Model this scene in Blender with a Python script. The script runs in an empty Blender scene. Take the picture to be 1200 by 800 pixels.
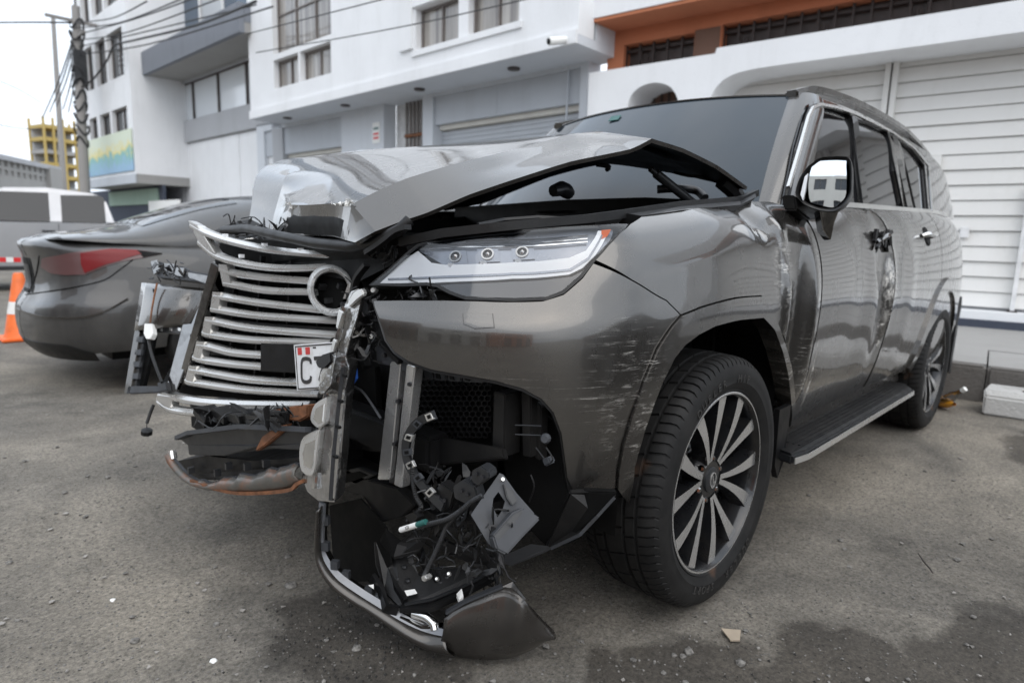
import bpy, bmesh, math, random
import numpy as np
from mathutils import Vector, Matrix, noise
from mathutils.geometry import delaunay_2d_cdt
random.seed(7)
rng = np.random.default_rng(7)
S = bpy.context.scene
COL = S.collection
PI = math.pi

# ------------------------------------------------------------------ camera
CAM_POS = np.array([1.7904, 1.7852, 1.1217])
YAW, PITCH, ROLL, FOC = 3.91528, -0.160703, 0.0269445, 741.78   # focal length in pixels of a 1200 px wide frame
_f = np.array([math.cos(YAW)*math.cos(PITCH), math.sin(YAW)*math.cos(PITCH), math.sin(PITCH)])
_r = np.array([math.sin(YAW), -math.cos(YAW), 0.0]); _u = np.cross(_r, _f)
CR = math.cos(ROLL)*_r+math.sin(ROLL)*_u; CU = -math.sin(ROLL)*_r+math.cos(ROLL)*_u; CF = _f
cd = bpy.data.cameras.new('camera'); cam = bpy.data.objects.new('camera', cd); COL.objects.link(cam)
m = Matrix.Identity(4)
for i in range(3):
    m[i][0] = CR[i]; m[i][1] = CU[i]; m[i][2] = -CF[i]; m[i][3] = CAM_POS[i]
cam.matrix_world = m
cd.sensor_width = 36; cd.lens = FOC/1200*36; cd.clip_start = 0.05; cd.clip_end = 3000
cd.dof.use_dof = True; cd.dof.focus_distance = 1.62; cd.dof.aperture_fstop = 2.8
S.camera = cam
# ------------------------------------------------------------------ light
SUN_EL, SUN_AZ = math.radians(52), math.radians(62)      # azimuth of the sun, measured from +X towards +Y
W = bpy.data.worlds.new('World'); S.world = W; W.use_nodes = True
nt = W.node_tree; nt.nodes.clear()
sky = nt.nodes.new('ShaderNodeTexSky'); sky.sky_type = 'NISHITA'; sky.sun_disc = False
sky.sun_elevation = SUN_EL; sky.sun_rotation = PI/2-SUN_AZ; sky.dust_density = 5; sky.air_density = 1.2; sky.ozone_density = 1.0
mul = nt.nodes.new('ShaderNodeVectorMath'); mul.operation = 'SCALE'; mul.inputs[3].default_value = 1.0
# an overcast veil: the clear sky is mixed with an even, faintly mottled white cloud layer over the whole dome
tc = nt.nodes.new('ShaderNodeTexCoord'); mp = nt.nodes.new('ShaderNodeMapping'); mp.inputs['Scale'].default_value = (1.0, 1.0, 2.6)
cn = nt.nodes.new('ShaderNodeTexNoise'); cn.inputs['Scale'].default_value = 2.1; cn.inputs['Detail'].default_value = 5
cr = nt.nodes.new('ShaderNodeValToRGB'); cr.color_ramp.elements[0].position = .32; cr.color_ramp.elements[1].position = .7
cr.color_ramp.elements[0].color = (7.0, 7.9, 9.1, 1); cr.color_ramp.elements[1].color = (10.0, 10.5, 11.2, 1)
mix = nt.nodes.new('ShaderNodeMixRGB'); mix.inputs[0].default_value = .88
bg = nt.nodes.new('ShaderNodeBackground'); bg.inputs[1].default_value = 0.1
out = nt.nodes.new('ShaderNodeOutputWorld')
L = nt.links.new
L(tc.outputs['Generated'], mp.inputs[0]); L(mp.outputs[0], cn.inputs['Vector']); L(cn.outputs[0], cr.inputs[0])
L(sky.outputs[0], mix.inputs[1]); L(cr.outputs[0], mix.inputs[2]); L(mix.outputs[0], bg.inputs[0]); L(bg.outputs[0], out.inputs[0])
sd = bpy.data.lights.new('sun', 'SUN'); sd.energy = 0.8; sd.angle = math.radians(70); sd.color = (1, .95, .88)
so = bpy.data.objects.new('sun', sd); COL.objects.link(so)
so.rotation_euler = Vector((math.cos(SUN_EL)*math.cos(SUN_AZ), math.cos(SUN_EL)*math.sin(SUN_AZ), math.sin(SUN_EL))).to_track_quat('Z', 'Y').to_euler()
S.view_settings.view_transform = 'Standard'; S.view_settings.look = 'None'; S.view_settings.gamma = 1; S.view_settings.exposure = 0.86
S.render.engine = 'CYCLES'
S.cycles.max_bounces = 6; S.cycles.caustics_reflective = False; S.cycles.caustics_refractive = False

# ------------------------------------------------------------------ geometry helpers
def ray(px, py):
    d = np.array([(px-600)/FOC, (400-py)/FOC, 1.0])
    return d[0]*CR+d[1]*CU+d[2]*CF
def at(px, py, x=None, y=None, z=None, d=None):
    """the point of the place seen at a photo pixel, given one of its metric coordinates"""
    v = ray(px, py)
    for k, val in ((0, x), (1, y), (2, z)):
        if val is not None: return CAM_POS+(val-CAM_POS[k])/v[k]*v
    return CAM_POS+d*v
def at_plane(px, py, p0, n):
    v = ray(px, py); return CAM_POS+((np.array(p0)-CAM_POS)@np.array(n))/(v@np.array(n))*v
def proj(P):
    d = np.asarray(P, float)-CAM_POS
    w = d@CF
    return np.stack([600+FOC*(d@CR)/w, 400-FOC*(d@CU)/w], -1)
def catmull(pts, n=8, closed=False):
    P = np.array(pts, float); N = len(P); out = []
    rngN = N if closed else N-1
    for i in range(rngN):
        if closed: a, b, c, d = P[(i-1) % N], P[i], P[(i+1) % N], P[(i+2) % N]
        else: a, b, c, d = P[max(i-1, 0)], P[i], P[i+1], P[min(i+2, N-1)]
        for k in range(n):
            t = k/n
            out.append(.5*((2*b)+(-a+c)*t+(2*a-5*b+4*c-d)*t*t+(-a+3*b-3*c+d)*t**3))
    if not closed: out.append(P[-1])
    return np.array(out)
def resample(P, step, closed=True):
    P = np.array(P, float)
    Q = np.vstack([P, P[:1]]) if closed else P
    out = []
    for a, b in zip(Q[:-1], Q[1:]):
        k = max(1, int(math.ceil(np.linalg.norm(b-a)/step)))
        for j in range(k): out.append(a+(b-a)*j/k)
    if not closed: out.append(Q[-1])
    return np.array(out)
def new_obj(name, mesh, parent=None):
    o = bpy.data.objects.new(name, mesh); COL.objects.link(o)
    if parent: o.parent = parent
    return o
def mesh_obj(name, verts, faces, mat, parent=None, smooth=None, normals=None):
    me = bpy.data.meshes.new(name)
    me.from_pydata([tuple(map(float, v)) for v in verts], [], faces); me.update()
    if mat is not None:
        for mm in (mat if isinstance(mat, (list, tuple)) else [mat]): me.materials.append(mm)
    if smooth is not None:
        me.polygons.foreach_set('use_smooth', [True]*len(me.polygons))
        if smooth < 179: me.set_sharp_from_angle(angle=math.radians(smooth))
    if normals is not None:
        me.normals_split_custom_set_from_vertices([tuple(n) for n in normals])
    return new_obj(name, me, parent)
class MB:
    """collects shapes into one mesh"""
    def __init__(s): s.v = []; s.f = []
    def add(s, v, f):
        o = len(s.v); s.v += [tuple(map(float, p)) for p in v]; s.f += [tuple(i+o for i in q) for q in f]; return s
    def box(s, x0, x1, y0, y1, z0, z1, M=None):
        v = [(x, y, z) for z in (z0, z1) for x, y in ((x0, y0), (x1, y0), (x1, y1), (x0, y1))]
        if M is not None: v = [tuple(M @ Vector(p)) for p in v]
        return s.add(v, [(3, 2, 1, 0), (4, 5, 6, 7), (0, 1, 5, 4), (1, 2, 6, 5), (2, 3, 7, 6), (3, 0, 4, 7)])
    def bar(s, a, b, w, h=None, up=(0, 0, 1)):
        return s.sweep([a, b], w, h or w, up)
    def sweep(s, path, w, h, up=(0, 0, 1), closed=False):
        """rectangular section along a path: w sideways, h along up"""
        P = np.array(path, float); n = len(P); v = []; up = np.array(up, float)
        for i in range(n):
            if closed: t = P[(i+1) % n]-P[(i-1) % n]
            else: t = P[min(i+1, n-1)]-P[max(i-1, 0)]
            t = t/np.linalg.norm(t); sd = np.cross(t, up); sd /= (np.linalg.norm(sd)+1e-9); u = np.cross(sd, t)
            for a, b in ((-.5, -.5), (.5, -.5), (.5, .5), (-.5, .5)): v.append(P[i]+sd*a*w+u*b*h)
        f = []
        for i in range(n if closed else n-1):
            j = (i+1) % n
            for k in range(4): f.append((i*4+k, i*4+(k+1) % 4, j*4+(k+1) % 4, j*4+k))
        if not closed: f += [(3, 2, 1, 0), tuple((n-1)*4+k for k in range(4))]
        return s.add(v, f)
    def tube(s, path, r, n=8, cap=True):
        P = np.array(path, float); R = np.broadcast_to(np.array(r, float), (len(P),)); v = []; ref = None
        for i in range(len(P)):
            t = P[min(i+1, len(P)-1)]-P[max(i-1, 0)]; t = t/(np.linalg.norm(t)+1e-12)
            if ref is None: ref = np.array([0, 0, 1.]) if abs(t[2]) < .9 else np.array([1., 0, 0])
            a = np.cross(t, ref); a /= np.linalg.norm(a); b = np.cross(t, a); ref = np.cross(a, t)
            for k in range(n):
                th = 2*PI*k/n; v.append(P[i]+R[i]*(math.cos(th)*a+math.sin(th)*b))
        f = [(i*n+k, i*n+(k+1) % n, (i+1)*n+(k+1) % n, (i+1)*n+k) for i in range(len(P)-1) for k in range(n)]
        if cap: f += [tuple(range(n))[::-1], tuple((len(P)-1)*n+k for k in range(n))]
        return s.add(v, f)
    def lathe(s, prof, c=(0, 0, 0), axis=(0, 1, 0), n=48, close=False):
        """prof: (radius, along axis)"""
        ax = Vector(axis).normalized(); a = ax.orthogonal().normalized(); b = ax.cross(a); c = Vector(c); v = []
        for k in range(n):
            th = 2*PI*k/n; e = a*math.cos(th)+b*math.sin(th)
            for r, h in prof: v.append(tuple(c+e*r+ax*h))
        m = len(prof); f = []
        for k in range(n):
            k2 = (k+1) % n
            for i in range(m if close else m-1):
                j = (i+1) % m; f.append((k*m+i, k*m+j, k2*m+j, k2*m+i))
        return s.add(v, f)
    def prism(s, poly, off):
        """polygon (3D points) given thickness along the vector off"""
        P = [np.array(p, float) for p in poly]; n = len(P); o = np.array(off, float)
        v = P+[p+o for p in P]
        return s.add(v, [tuple(range(n)), tuple(range(2*n-1, n-1, -1))]+[(i+n, (i+1) % n+n, (i+1) % n, i) for i in range(n)])
    def build(s, name, mat, parent=None, smooth=None, recalc=True, bevel=0):
        me = bpy.data.meshes.new(name); me.from_pydata(s.v, [], s.f); me.update()
        bm = bmesh.new(); bm.from_mesh(me)
        if bevel: bmesh.ops.bevel(bm, geom=[e for e in bm.edges if len(e.link_faces) == 2 and e.calc_face_angle(0) > .5], offset=bevel, segments=2, affect='EDGES', clamp_overlap=True)
        if recalc: bmesh.ops.recalc_face_normals(bm, faces=bm.faces)
        bm.to_mesh(me); bm.free()
        if mat is not None: me.materials.append(mat)
        if smooth is not None:
            me.polygons.foreach_set('use_smooth', [True]*len(me.polygons))
            if smooth < 179: me.set_sharp_from_angle(angle=math.radians(smooth))
        return new_obj(name, me, parent)
def tag(o, label=None, cat=None, group=None, kind=None):
    if label: o['label'] = label
    if cat: o['category'] = cat
    if group: o['group'] = group
    if kind: o['kind'] = kind
    return o
def empty(name, loc=(0, 0, 0), rz=0, label=None, cat=None, group=None):
    o = bpy.data.objects.new(name, None); COL.objects.link(o); o.location = loc; o.rotation_euler = (0, 0, rz); o.empty_display_size = .2
    return tag(o, label, cat, group)
def dup(o, parent=None):
    c = o.copy(); COL.objects.link(c)
    if parent: c.parent = parent
    for ch in o.children: dup(ch, c)
    return c
def text_mesh(txt, size, depth=0.0008, bold=0.0):
    cu = bpy.data.curves.new('text', 'FONT'); cu.body = txt; cu.size = size; cu.extrude = depth; cu.offset = bold; cu.align_x = 'CENTER'; cu.align_y = 'CENTER'; cu.resolution_u = 3
    o = bpy.data.objects.new('text', cu); COL.objects.link(o)
    bpy.context.view_layer.update()
    me = bpy.data.meshes.new_from_object(o.evaluated_get(bpy.context.evaluated_depsgraph_get()))
    bpy.data.objects.remove(o); bpy.data.curves.remove(cu)
    return me
# ------------------------------------------------------------------ smooth surfaces that panels are cut from
class Surf:
    """a smooth parametric surface P(a,b); panels are outlines cut out of it"""
    def __init__(s, fn, ar, br, na=160, nb=60, sa=1.0, sb=1.0):
        s.fn = fn; s.ar = ar; s.br = br; s.sa = sa; s.sb = sb
        A, B = np.meshgrid(np.linspace(*ar, na), np.linspace(*br, nb), indexing='ij')
        P = fn(A.ravel(), B.ravel()); s.A = A.ravel(); s.B = B.ravel()
        N = s.normal(s.A, s.B, P); s.px = proj(P)
        s.ok = ((CAM_POS-P)*N).sum(1) > 0
    def normal(s, a, b, P=None, h=1e-3):
        da = s.fn(a+h*s.ha(), b)-s.fn(a-h*s.ha(), b); db = s.fn(a, b+h*s.hb())-s.fn(a, b-h*s.hb())
        n = np.cross(da, db); n /= (np.linalg.norm(n, axis=1)[:, None]+1e-12)
        return n*s.sign()
    def ha(s): return max(1.0, abs(s.ar[1]-s.ar[0]))
    def hb(s): return max(1.0, abs(s.br[1]-s.br[0]))
    flip = False
    def sign(s): return -1.0 if s.flip else 1.0
    def inv(s, px, py, amin=None, amax=None):
        d = np.hypot(s.px[:, 0]-px, s.px[:, 1]-py)
        d = np.where(s.ok, d, 1e9)
        if amin is not None: d = np.where(s.A < amin, 1e9, d)
        if amax is not None: d = np.where(s.A > amax, 1e9, d)
        i = int(np.argmin(d)); x = np.array([s.A[i], s.B[i]]); t = np.array([px, py])
        for _ in range(12):
            q = proj(s.fn(np.array([x[0], x[0]+1e-4, x[0]]), np.array([x[1], x[1], x[1]+1e-4])))
            J = np.stack([(q[1]-q[0])/1e-4, (q[2]-q[0])/1e-4], 1); e = t-q[0]
            if np.hypot(*e) < .02: break
            try: dx = np.linalg.solve(J, e)
            except Exception: break
            dx = np.clip(dx, -.15*s.ha()/3, .15*s.ha()/3); x = x+dx
        x[0] = min(max(x[0], s.ar[0]), s.ar[1]); x[1] = min(max(x[1], s.br[0]), s.br[1])
        return x
    def invs(s, pts, **k): return np.array([s.inv(*p, **k) for p in pts])
def inset_poly(P, d):
    n = len(P); A = sum(P[i][0]*P[(i+1) % n][1]-P[(i+1) % n][0]*P[i][1] for i in range(n)); sg = 1 if A > 0 else -1
    out = []
    for i in range(n):
        a = P[i]-P[i-1]; b = P[(i+1) % n]-P[i]
        na = np.array([-a[1], a[0]])/(np.hypot(*a)+1e-9); nb = np.array([-b[1], b[0]])/(np.hypot(*b)+1e-9)
        v = na+nb; l = np.hypot(*v)
        v = v/l if l > 1e-6 else na
        out.append(P[i]+sg*v*d/max(.45, float(v@na)))
    return np.array(out)
def cut_panel(name, surf, outline, mat, parent=None, step=.03, thick=.018, gap=.0022, off=0.0, lip=True, holes=(), disp=None, round_edge=.0):
    """cut the outline (surface coordinates) out of the surface: a sheet with turned-in edges"""
    sc = np.array([surf.sa, surf.sb])
    O = np.array(outline, float)*sc
    if gap: O = inset_poly(O, gap)
    rings = [resample(O, step*.7)]+[resample(np.array(h, float)*sc, step*.7) for h in holes]
    pts = []; edges = []
    for R in rings:
        o = len(pts); pts += [tuple(p) for p in R]; edges += [(o+i, o+(i+1) % len(R)) for i in range(len(R))]
    nb = len(pts); lo = O.min(0); hi = O.max(0)
    bx = np.array([p for p in pts]); row = 0; y = lo[1]+step*.5
    def inside(R, x, y):
        xs = R[:, 0]; ys = R[:, 1]; x2 = np.roll(xs, -1); y2 = np.roll(ys, -1)
        c = (ys > y) != (y2 > y)
        return (np.sum(c & (x < (x2-xs)*(y-ys)/(y2-ys+1e-15)+xs)) % 2) == 1
    while y < hi[1]:
        x = lo[0]+step*(.5 if row % 2 else .25)
        while x < hi[0]:
            if inside(rings[0], x, y) and not any(inside(h, x, y) for h in rings[1:]) and np.min(np.abs(bx-(x, y)).sum(1)) > step*.6: pts.append((x, y))
            x += step
        y += step*.87; row += 1
    v, e, f, ov, oe, of = delaunay_2d_cdt([Vector(p) for p in pts], edges, [], 1, 1e-6)
    V2 = np.array([tuple(p) for p in v])
    cen = [V2[list(t)].mean(0) for t in f]
    f = [t for t, c in zip(f, cen) if inside(rings[0], *c) and not any(inside(h, *c) for h in rings[1:])]
    A = V2[:, 0]/sc[0]; B = V2[:, 1]/sc[1]
    P = surf.fn(A, B); Nn = surf.normal(A, B)
    P = P+Nn*off
    if disp is not None:
        P = P+Nn*disp(P)[:, None]
        h = .004
    faces = []
    for t in f:
        a, b, c = t[0], t[1], t[2]
        n = np.cross(P[b]-P[a], P[c]-P[a])
        faces.append(tuple(t) if n@Nn[a] > 0 else tuple(t[::-1]))
    if disp is not None:
        acc = np.zeros_like(P)
        for t in faces:
            n = np.cross(P[t[1]]-P[t[0]], P[t[2]]-P[t[0]])
            for i in t: acc[i] += n
        Nn = acc/(np.linalg.norm(acc, axis=1)[:, None]+1e-12)
    nf = len(faces); verts = list(P); norms = list(Nn)
    if lip and thick:
        cnt = {}
        for t in faces:
            for i in range(3):
                a, b = t[i], t[(i+1) % 3]
                if (b, a) in cnt: cnt.pop((b, a))
                else: cnt[(a, b)] = 1
        for a, b in cnt:
            o = len(verts); t = P[b]-P[a]; ln = np.cross(t, Nn[a]); ln /= (np.linalg.norm(ln)+1e-12)
            verts += [P[a], P[b], P[b]-Nn[b]*thick, P[a]-Nn[a]*thick]; norms += [ln]*4
            faces.append((o+1, o, o+3, o+2))
    return mesh_obj(name, verts, faces, mat, parent, smooth=180, normals=norms)
def grid_mesh(G):
    nu, nv, _ = G.shape
    return G.reshape(-1, 3), [(i*nv+j, (i+1)*nv+j, (i+1)*nv+j+1, i*nv+j+1) for i in range(nu-1) for j in range(nv-1)]
# ------------------------------------------------------------------ materials
class NT:
    def __init__(s, name):
        s.m = bpy.data.materials.new(name); s.m.use_nodes = True; s.t = s.m.node_tree; s.b = s.t.nodes['Principled BSDF']; s._co = None
    def n(s, typ, **k):
        x = s.t.nodes.new(typ)
        for a, b in k.items(): setattr(x, a, b)
        return x
    def l(s, a, b): s.t.links.new(a, b)
    def co(s, kind='Object'):
        if s._co is None: s._co = s.n('ShaderNodeTexCoord')
        return s._co.outputs[kind]
    def noise(s, scale, detail=4, rough=.55, stretch=None, kind='Object', dist=0):
        x = s.n('ShaderNodeTexNoise'); x.inputs['Scale'].default_value = scale; x.inputs['Detail'].default_value = detail
        x.inputs['Roughness'].default_value = rough; x.inputs['Distortion'].default_value = dist
        src = s.co(kind)
        if stretch:
            mp = s.n('ShaderNodeMapping'); mp.inputs['Scale'].default_value = stretch[:3]
            if len(stretch) > 3: mp.inputs['Rotation'].default_value = stretch[3]
            s.l(src, mp.inputs[0]); src = mp.outputs[0]
        s.l(src, x.inputs['Vector']); return x.outputs[0]
    def ramp(s, v, lo, hi, c0=(0, 0, 0), c1=(1, 1, 1)):
        x = s.n('ShaderNodeValToRGB'); e = x.color_ramp.elements; e[0].position = lo; e[1].position = hi
        e[0].color = (*c0, 1); e[1].color = (*c1, 1); s.l(v, x.inputs[0]); return x.outputs[0]
    def mix(s, f, a, b):
        x = s.n('ShaderNodeMixRGB')
        for i, v in enumerate((f, a, b)):
            if isinstance(v, (int, float)): x.inputs[i].default_value = v if i == 0 else (v, v, v, 1)
            elif isinstance(v, tuple): x.inputs[i].default_value = (*v, 1)
            else: s.l(v, x.inputs[i])
        return x.outputs[0]
    def math(s, op, a, b=0.0, c=None):
        x = s.n('ShaderNodeMath', operation=op)
        for i, v in enumerate((a, b) if c is None else (a, b, c)):
            if isinstance(v, (int, float)): x.inputs[i].default_value = v
            else: s.l(v, x.inputs[i])
        return x.outputs[0]
    def bump(s, h, strength=.3, dist=.01, prev=None):
        x = s.n('ShaderNodeBump'); x.inputs['Strength'].default_value = strength; x.inputs['Distance'].default_value = dist
        s.l(h, x.inputs['Height'])
        if prev is not None: s.l(prev, x.inputs['Normal'])
        return x.outputs[0]
    def set(s, **k):
        for a, v in k.items():
            i = s.b.inputs[a.replace('_', ' ')]
            if isinstance(v, (int, float)): i.default_value = v
            elif isinstance(v, tuple): i.default_value = (*v, 1) if len(v) == 3 else v
            else: s.l(v, i)
        return s
    def blob(s, c, r, soft=.4):
        """1 inside an ellipsoid, 0 outside"""
        mp = s.n('ShaderNodeMapping', vector_type='POINT')
        mp.inputs['Scale'].default_value = [1/x for x in r]; mp.inputs['Location'].default_value = [-a/b for a, b in zip(c, r)]
        s.l(s.co(), mp.inputs[0]); ln = s.n('ShaderNodeVectorMath', operation='LENGTH'); s.l(mp.outputs[0], ln.inputs[0])
        x = s.n('ShaderNodeMapRange'); x.inputs[1].default_value = 1; x.inputs[2].default_value = 1-soft; s.l(ln.outputs['Value'], x.inputs[0]); return x.outputs[0]
def simple(name, col, rough=.5, metal=0.0, coat=0.0, var=.15, scale=9, bump=0.0, bscale=60, spec=.5, dirt=None, dscale=3):
    k = NT(name); c2 = tuple(x*(1-var) for x in col); c1 = tuple(min(1, x*(1+var)) for x in col)
    c = k.ramp(k.noise(scale, 5, .6), .3, .7, c2, c1)
    if dirt: c = k.mix(k.ramp(k.noise(dscale, 6, .65), .5, .72), c, dirt)
    k.set(Base_Color=c, Metallic=metal, Coat_Weight=coat, Specular_IOR_Level=spec)
    k.set(Roughness=k.ramp(k.noise(scale*2.3, 3), .3, .7, (max(0, rough-.07),)*3, (min(1, rough+.07),)*3))
    if bump: k.set(Normal=k.bump(k.noise(bscale, 4), bump, .004))
    return k.m
M = {}
def paint(name, col, scratches=(), dust=0.0, rough=.26, dustcol=(.33, .31, .28), metal=.82):
    k = NT(name)
    fl = k.noise(900, 2)
    c = k.mix(k.ramp(fl, .35, .7), tuple(x*.85 for x in col), tuple(x*1.2 for x in col))
    grime = k.ramp(k.noise(5, 7, .68, stretch=(1, 1, .55)), .46, .74)
    mask = None
    for i, (cen, rad, st, thr) in enumerate(scratches):
        b = k.blob(cen, rad, .6)
        s = k.ramp(k.noise(1.0, 6, .78, stretch=st, dist=.6), thr-.03, thr+.05)
        s = k.math('MULTIPLY', s, k.ramp(k.noise(19, 5, .7), .42, .62))
        b = k.math('MULTIPLY', b, s)
        mask = b if mask is None else k.math('MAXIMUM', mask, b)
    met = metal
    if mask is not None:
        c = k.mix(mask, c, (.68, .66, .62)); met = k.math('MULTIPLY_ADD', mask, -metal, metal)
    r = k.mix(grime, rough, rough+.1)
    coat = 1.0
    if dust:
        d = k.math('MULTIPLY', k.ramp(k.noise(2.2, 8, .7, stretch=(1, 1, .35)), .28, .75), dust)
        c = k.mix(d, c, dustcol); r = k.mix(d, r, .85)
        coat = k.math('MULTIPLY_ADD', d, -.9, .9); met = k.math('MULTIPLY_ADD', d, -metal, metal)
    if mask is not None:
        coat = k.math('MULTIPLY_ADD', mask, -.8, 1.0); r = k.mix(mask, r, .55)
    k.set(Base_Color=c, Metallic=met, Roughness=r, Coat_Weight=coat, Coat_Roughness=k.mix(grime, .02, .09))
    pe = k.bump(k.noise(140, 2), .006, .0004)
    k.set(Normal=pe if mask is None else k.bump(mask, .06, .001, pe)); return k.m
SX = (2.0, 2.0, 95.0)
M['paint'] = paint('suv_paint', (.10, .0945, .088), scratches=[
    ((.52, .955, .86), (.17, .10, .10), (8, 8, 150, (0, .35, 0)), .575),
    ((.74, .85, .78), (.24, .3, .05), (1.3, 1.3, 240, (0, -.05, 0)), .62),
    ((.58, .95, .74), (.16, .2, .12), (2.5, 2.5, 200, (0, .12, 0)), .60),
    ((.58, .96, .68), (.13, .10, .14), (4, 4, 150, (0, .25, 0)), .64),
    ((.52, .99, .66), (.17, .10, .30), (12, 12, 70, (0, .6, 0)), .55),
    ((-.36, .97, 1.03), (.14, .16, .15), (12, 12, 80, (0, .15, 0)), .50),
    ((-.44, .97, .80), (.09, .16, .32), (10, 10, 80, (0, .2, 0)), .56),
    ((-.60, .97, .62), (.07, .12, .26), (12, 12, 80, (0, .1, 0)), .57),
    ((-1.62, .97, .92), (.10, .12, .22), (10, 10, 70, (0, -.5, 0)), .55),
    ((-1.55, .97, .72), (.06, .1, .16), (16, 10, 40, (0, -.6, 0)), .57),
    ((-.9, .97, .6), (.3, .12, .1), (3, 3, 150, (0, .1, 0)), .64),
    ((-1.57, .97, .95), (.055, .12, .20), (75, 10, 16, (0, -.35, 0)), .44), ((-.39, .97, .98), (.035, .12, .20), (22, 10, 26, (0, .3, 0)), .44), ((-.70, .97, .60), (.02, .1, .20), (30, 10, 30, (0, .2, 0)), .45)])
M['primer_paint'] = simple('dark_inner_paint', (.05, .046, .042), .3, .5, .6, dirt=(.035, .028, .024))
M['sedan'] = paint('sedan_paint', (.035, .035, .037), dust=.6, rough=.3, dustcol=(.115, .11, .10), metal=.5)
M['silver'] = paint('silver_paint', (.42, .42, .43), dust=.2, rough=.3)
M['white_paint'] = paint('white_car_paint', (.75, .75, .75), metal=0)
M['black'] = simple('black_plastic', (.007, .007, .0075), .42, bump=.12, bscale=220, var=.3, spec=.35, dirt=(.018, .017, .016))
M['void'] = simple('engine_black', (.004, .004, .004), .6, var=.4, spec=.18)
M['charcoal'] = simple('dark_grey_plastic', (.019, .020, .022), .36, bump=.1, bscale=300, var=.2, dirt=(.04, .04, .04))
M['chrome'] = simple('satin_chrome', (.72, .72, .71), .14, 1.0, var=.05, dirt=(.66, .65, .63), dscale=6)
M['satin'] = simple('satin_silver', (.66, .655, .64), .27, .75, var=.03, scale=3)
M['darkchrome'] = simple('smoked_chrome', (.30, .295, .29), .12, 1.0, var=.1, dirt=(.10, .095, .09), dscale=9)
M['alu'] = simple('machined_wheel', (.70, .70, .70), .24, .85, var=.04, scale=4)
M['wheel_dark'] = simple('wheel_dark_paint', (.012, .0125, .014), .3, .4, .6, dirt=(.03, .028, .026), dscale=12)
M['rust'] = simple('rusty_steel', (.20, .085, .04), .8, .2, var=.5, scale=30, bump=.4, bscale=90, dirt=(.07, .05, .04))
M['greybar'] = simple('grey_bracket_plastic', (.046, .049, .055), .48, var=.15, dirt=(.03, .03, .03), dscale=9, spec=.35)
M['white'] = simple('white_plastic', (.78, .78, .76), .5, var=.05)
M['plate'] = simple('plate_white', (.80, .81, .82), .35, var=.03, dirt=(.6, .6, .58), dscale=12)
M['red'] = simple('plate_red', (.6, .03, .03), .4)
M['ink'] = simple('plate_ink', (.015, .015, .017), .4)
M['orange_lens'] = simple('orange_reflector', (.65, .12, .02), .15, coat=1)
M['blue'] = simple('blue_connector', (.03, .12, .5), .4)
M['green'] = simple('green_tape', (.02, .10, .09), .4)
def rubber(name):
    k = NT(name)
    c = k.ramp(k.noise(14, 6, .65), .35, .75, (.006, .006, .0062), (.018, .0175, .017))
    c = k.mix(k.ramp(k.noise(5, 3, .5), .68, .78), c, (.08, .045, .028))
    k.set(Base_Color=c, Roughness=.7, Specular_IOR_Level=.3, Normal=k.bump(k.noise(160, 3), .15, .002)); return k.m
M['rubber'] = rubber('tyre_rubber')
def glass(name, base, rough=.02):
    k = NT(name); k.set(Base_Color=base, Roughness=rough, Specular_IOR_Level=.5, Coat_Weight=.15, Coat_Roughness=.01)
    d = k.ramp(k.noise(3, 6, .7), .45, .8); k.set(Roughness=k.mix(d, rough, rough+.05)); return k.m
M['tint'] = glass('tinted_glass', (.008, .008, .009))
M['screen'] = glass('windscreen_glass', (.018, .027, .036))
M['mirror'] = NT('mirror_glass').set(Base_Color=(.8, .82, .84), Metallic=1.0, Roughness=.015).m
def clear(name):
    k = NT(name); g = k.n('ShaderNodeBsdfGlossy'); g.inputs['Roughness'].default_value = .02
    t = k.n('ShaderNodeBsdfTransparent'); t.inputs[0].default_value = (.93, .94, .95, 1); fr = k.n('ShaderNodeFresnel'); fr.inputs[0].default_value = 1.55
    mx = k.n('ShaderNodeMixShader'); k.l(fr.outputs[0], mx.inputs[0]); k.l(t.outputs[0], mx.inputs[1]); k.l(g.outputs[0], mx.inputs[2])
    k.l(mx.outputs[0], k.t.nodes['Material Output'].inputs[0]); return k.m
M['clear'] = clear('clear_lens')
M['lamp_red'] = NT('red_lamp').set(Base_Color=(.15, .004, .006), Roughness=.4, Coat_Weight=.12, Specular_IOR_Level=.3).m
M['lamp_pale'] = NT('pale_lamp').set(Base_Color=(.10, .05, .05), Roughness=.3, Coat_Weight=.2).m
def wall_mat(name, col, stain=(.62, .61, .59), bump=.25, amt=.32):
    k = NT(name)
    c = k.ramp(k.noise(.9, 6, .6), .3, .7, tuple(x*.93 for x in col), col)
    st = k.math('MULTIPLY', k.ramp(k.noise(1.3, 8, .7, stretch=(1.4, 1.4, .22)), .5, .78), amt)
    c = k.mix(st, c, tuple(a*b for a, b in zip(col, stain)))
    c = k.mix(k.math('MULTIPLY', k.ramp(k.noise(14, 6, .7), .58, .75), .3), c, tuple(x*.72 for x in col))
    k.set(Base_Color=c, Roughness=.85, Normal=k.bump(k.noise(45, 5, .7), bump, .02)); return k.m
M['wwall'] = wall_mat('white_render', (.80, .81, .825))
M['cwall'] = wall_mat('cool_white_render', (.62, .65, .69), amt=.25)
M['gwall'] = wall_mat('grey_render', (.42, .43, .45))
M['pgrey'] = wall_mat('pale_grey_panel', (.50, .53, .57), amt=.3, bump=.08)
M['orange'] = wall_mat('orange_render', (.52, .19, .095), amt=.4)
M['cream'] = wall_mat('cream_render', (.62, .60, .55))
M['slate'] = wall_mat('slate_cladding', (.20, .215, .245), amt=.4)
M['sage'] = wall_mat('sage_panel', (.30, .40, .33), amt=.3)
M['brown'] = wall_mat('brown_render', (.15, .085, .06), amt=.4)
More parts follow.
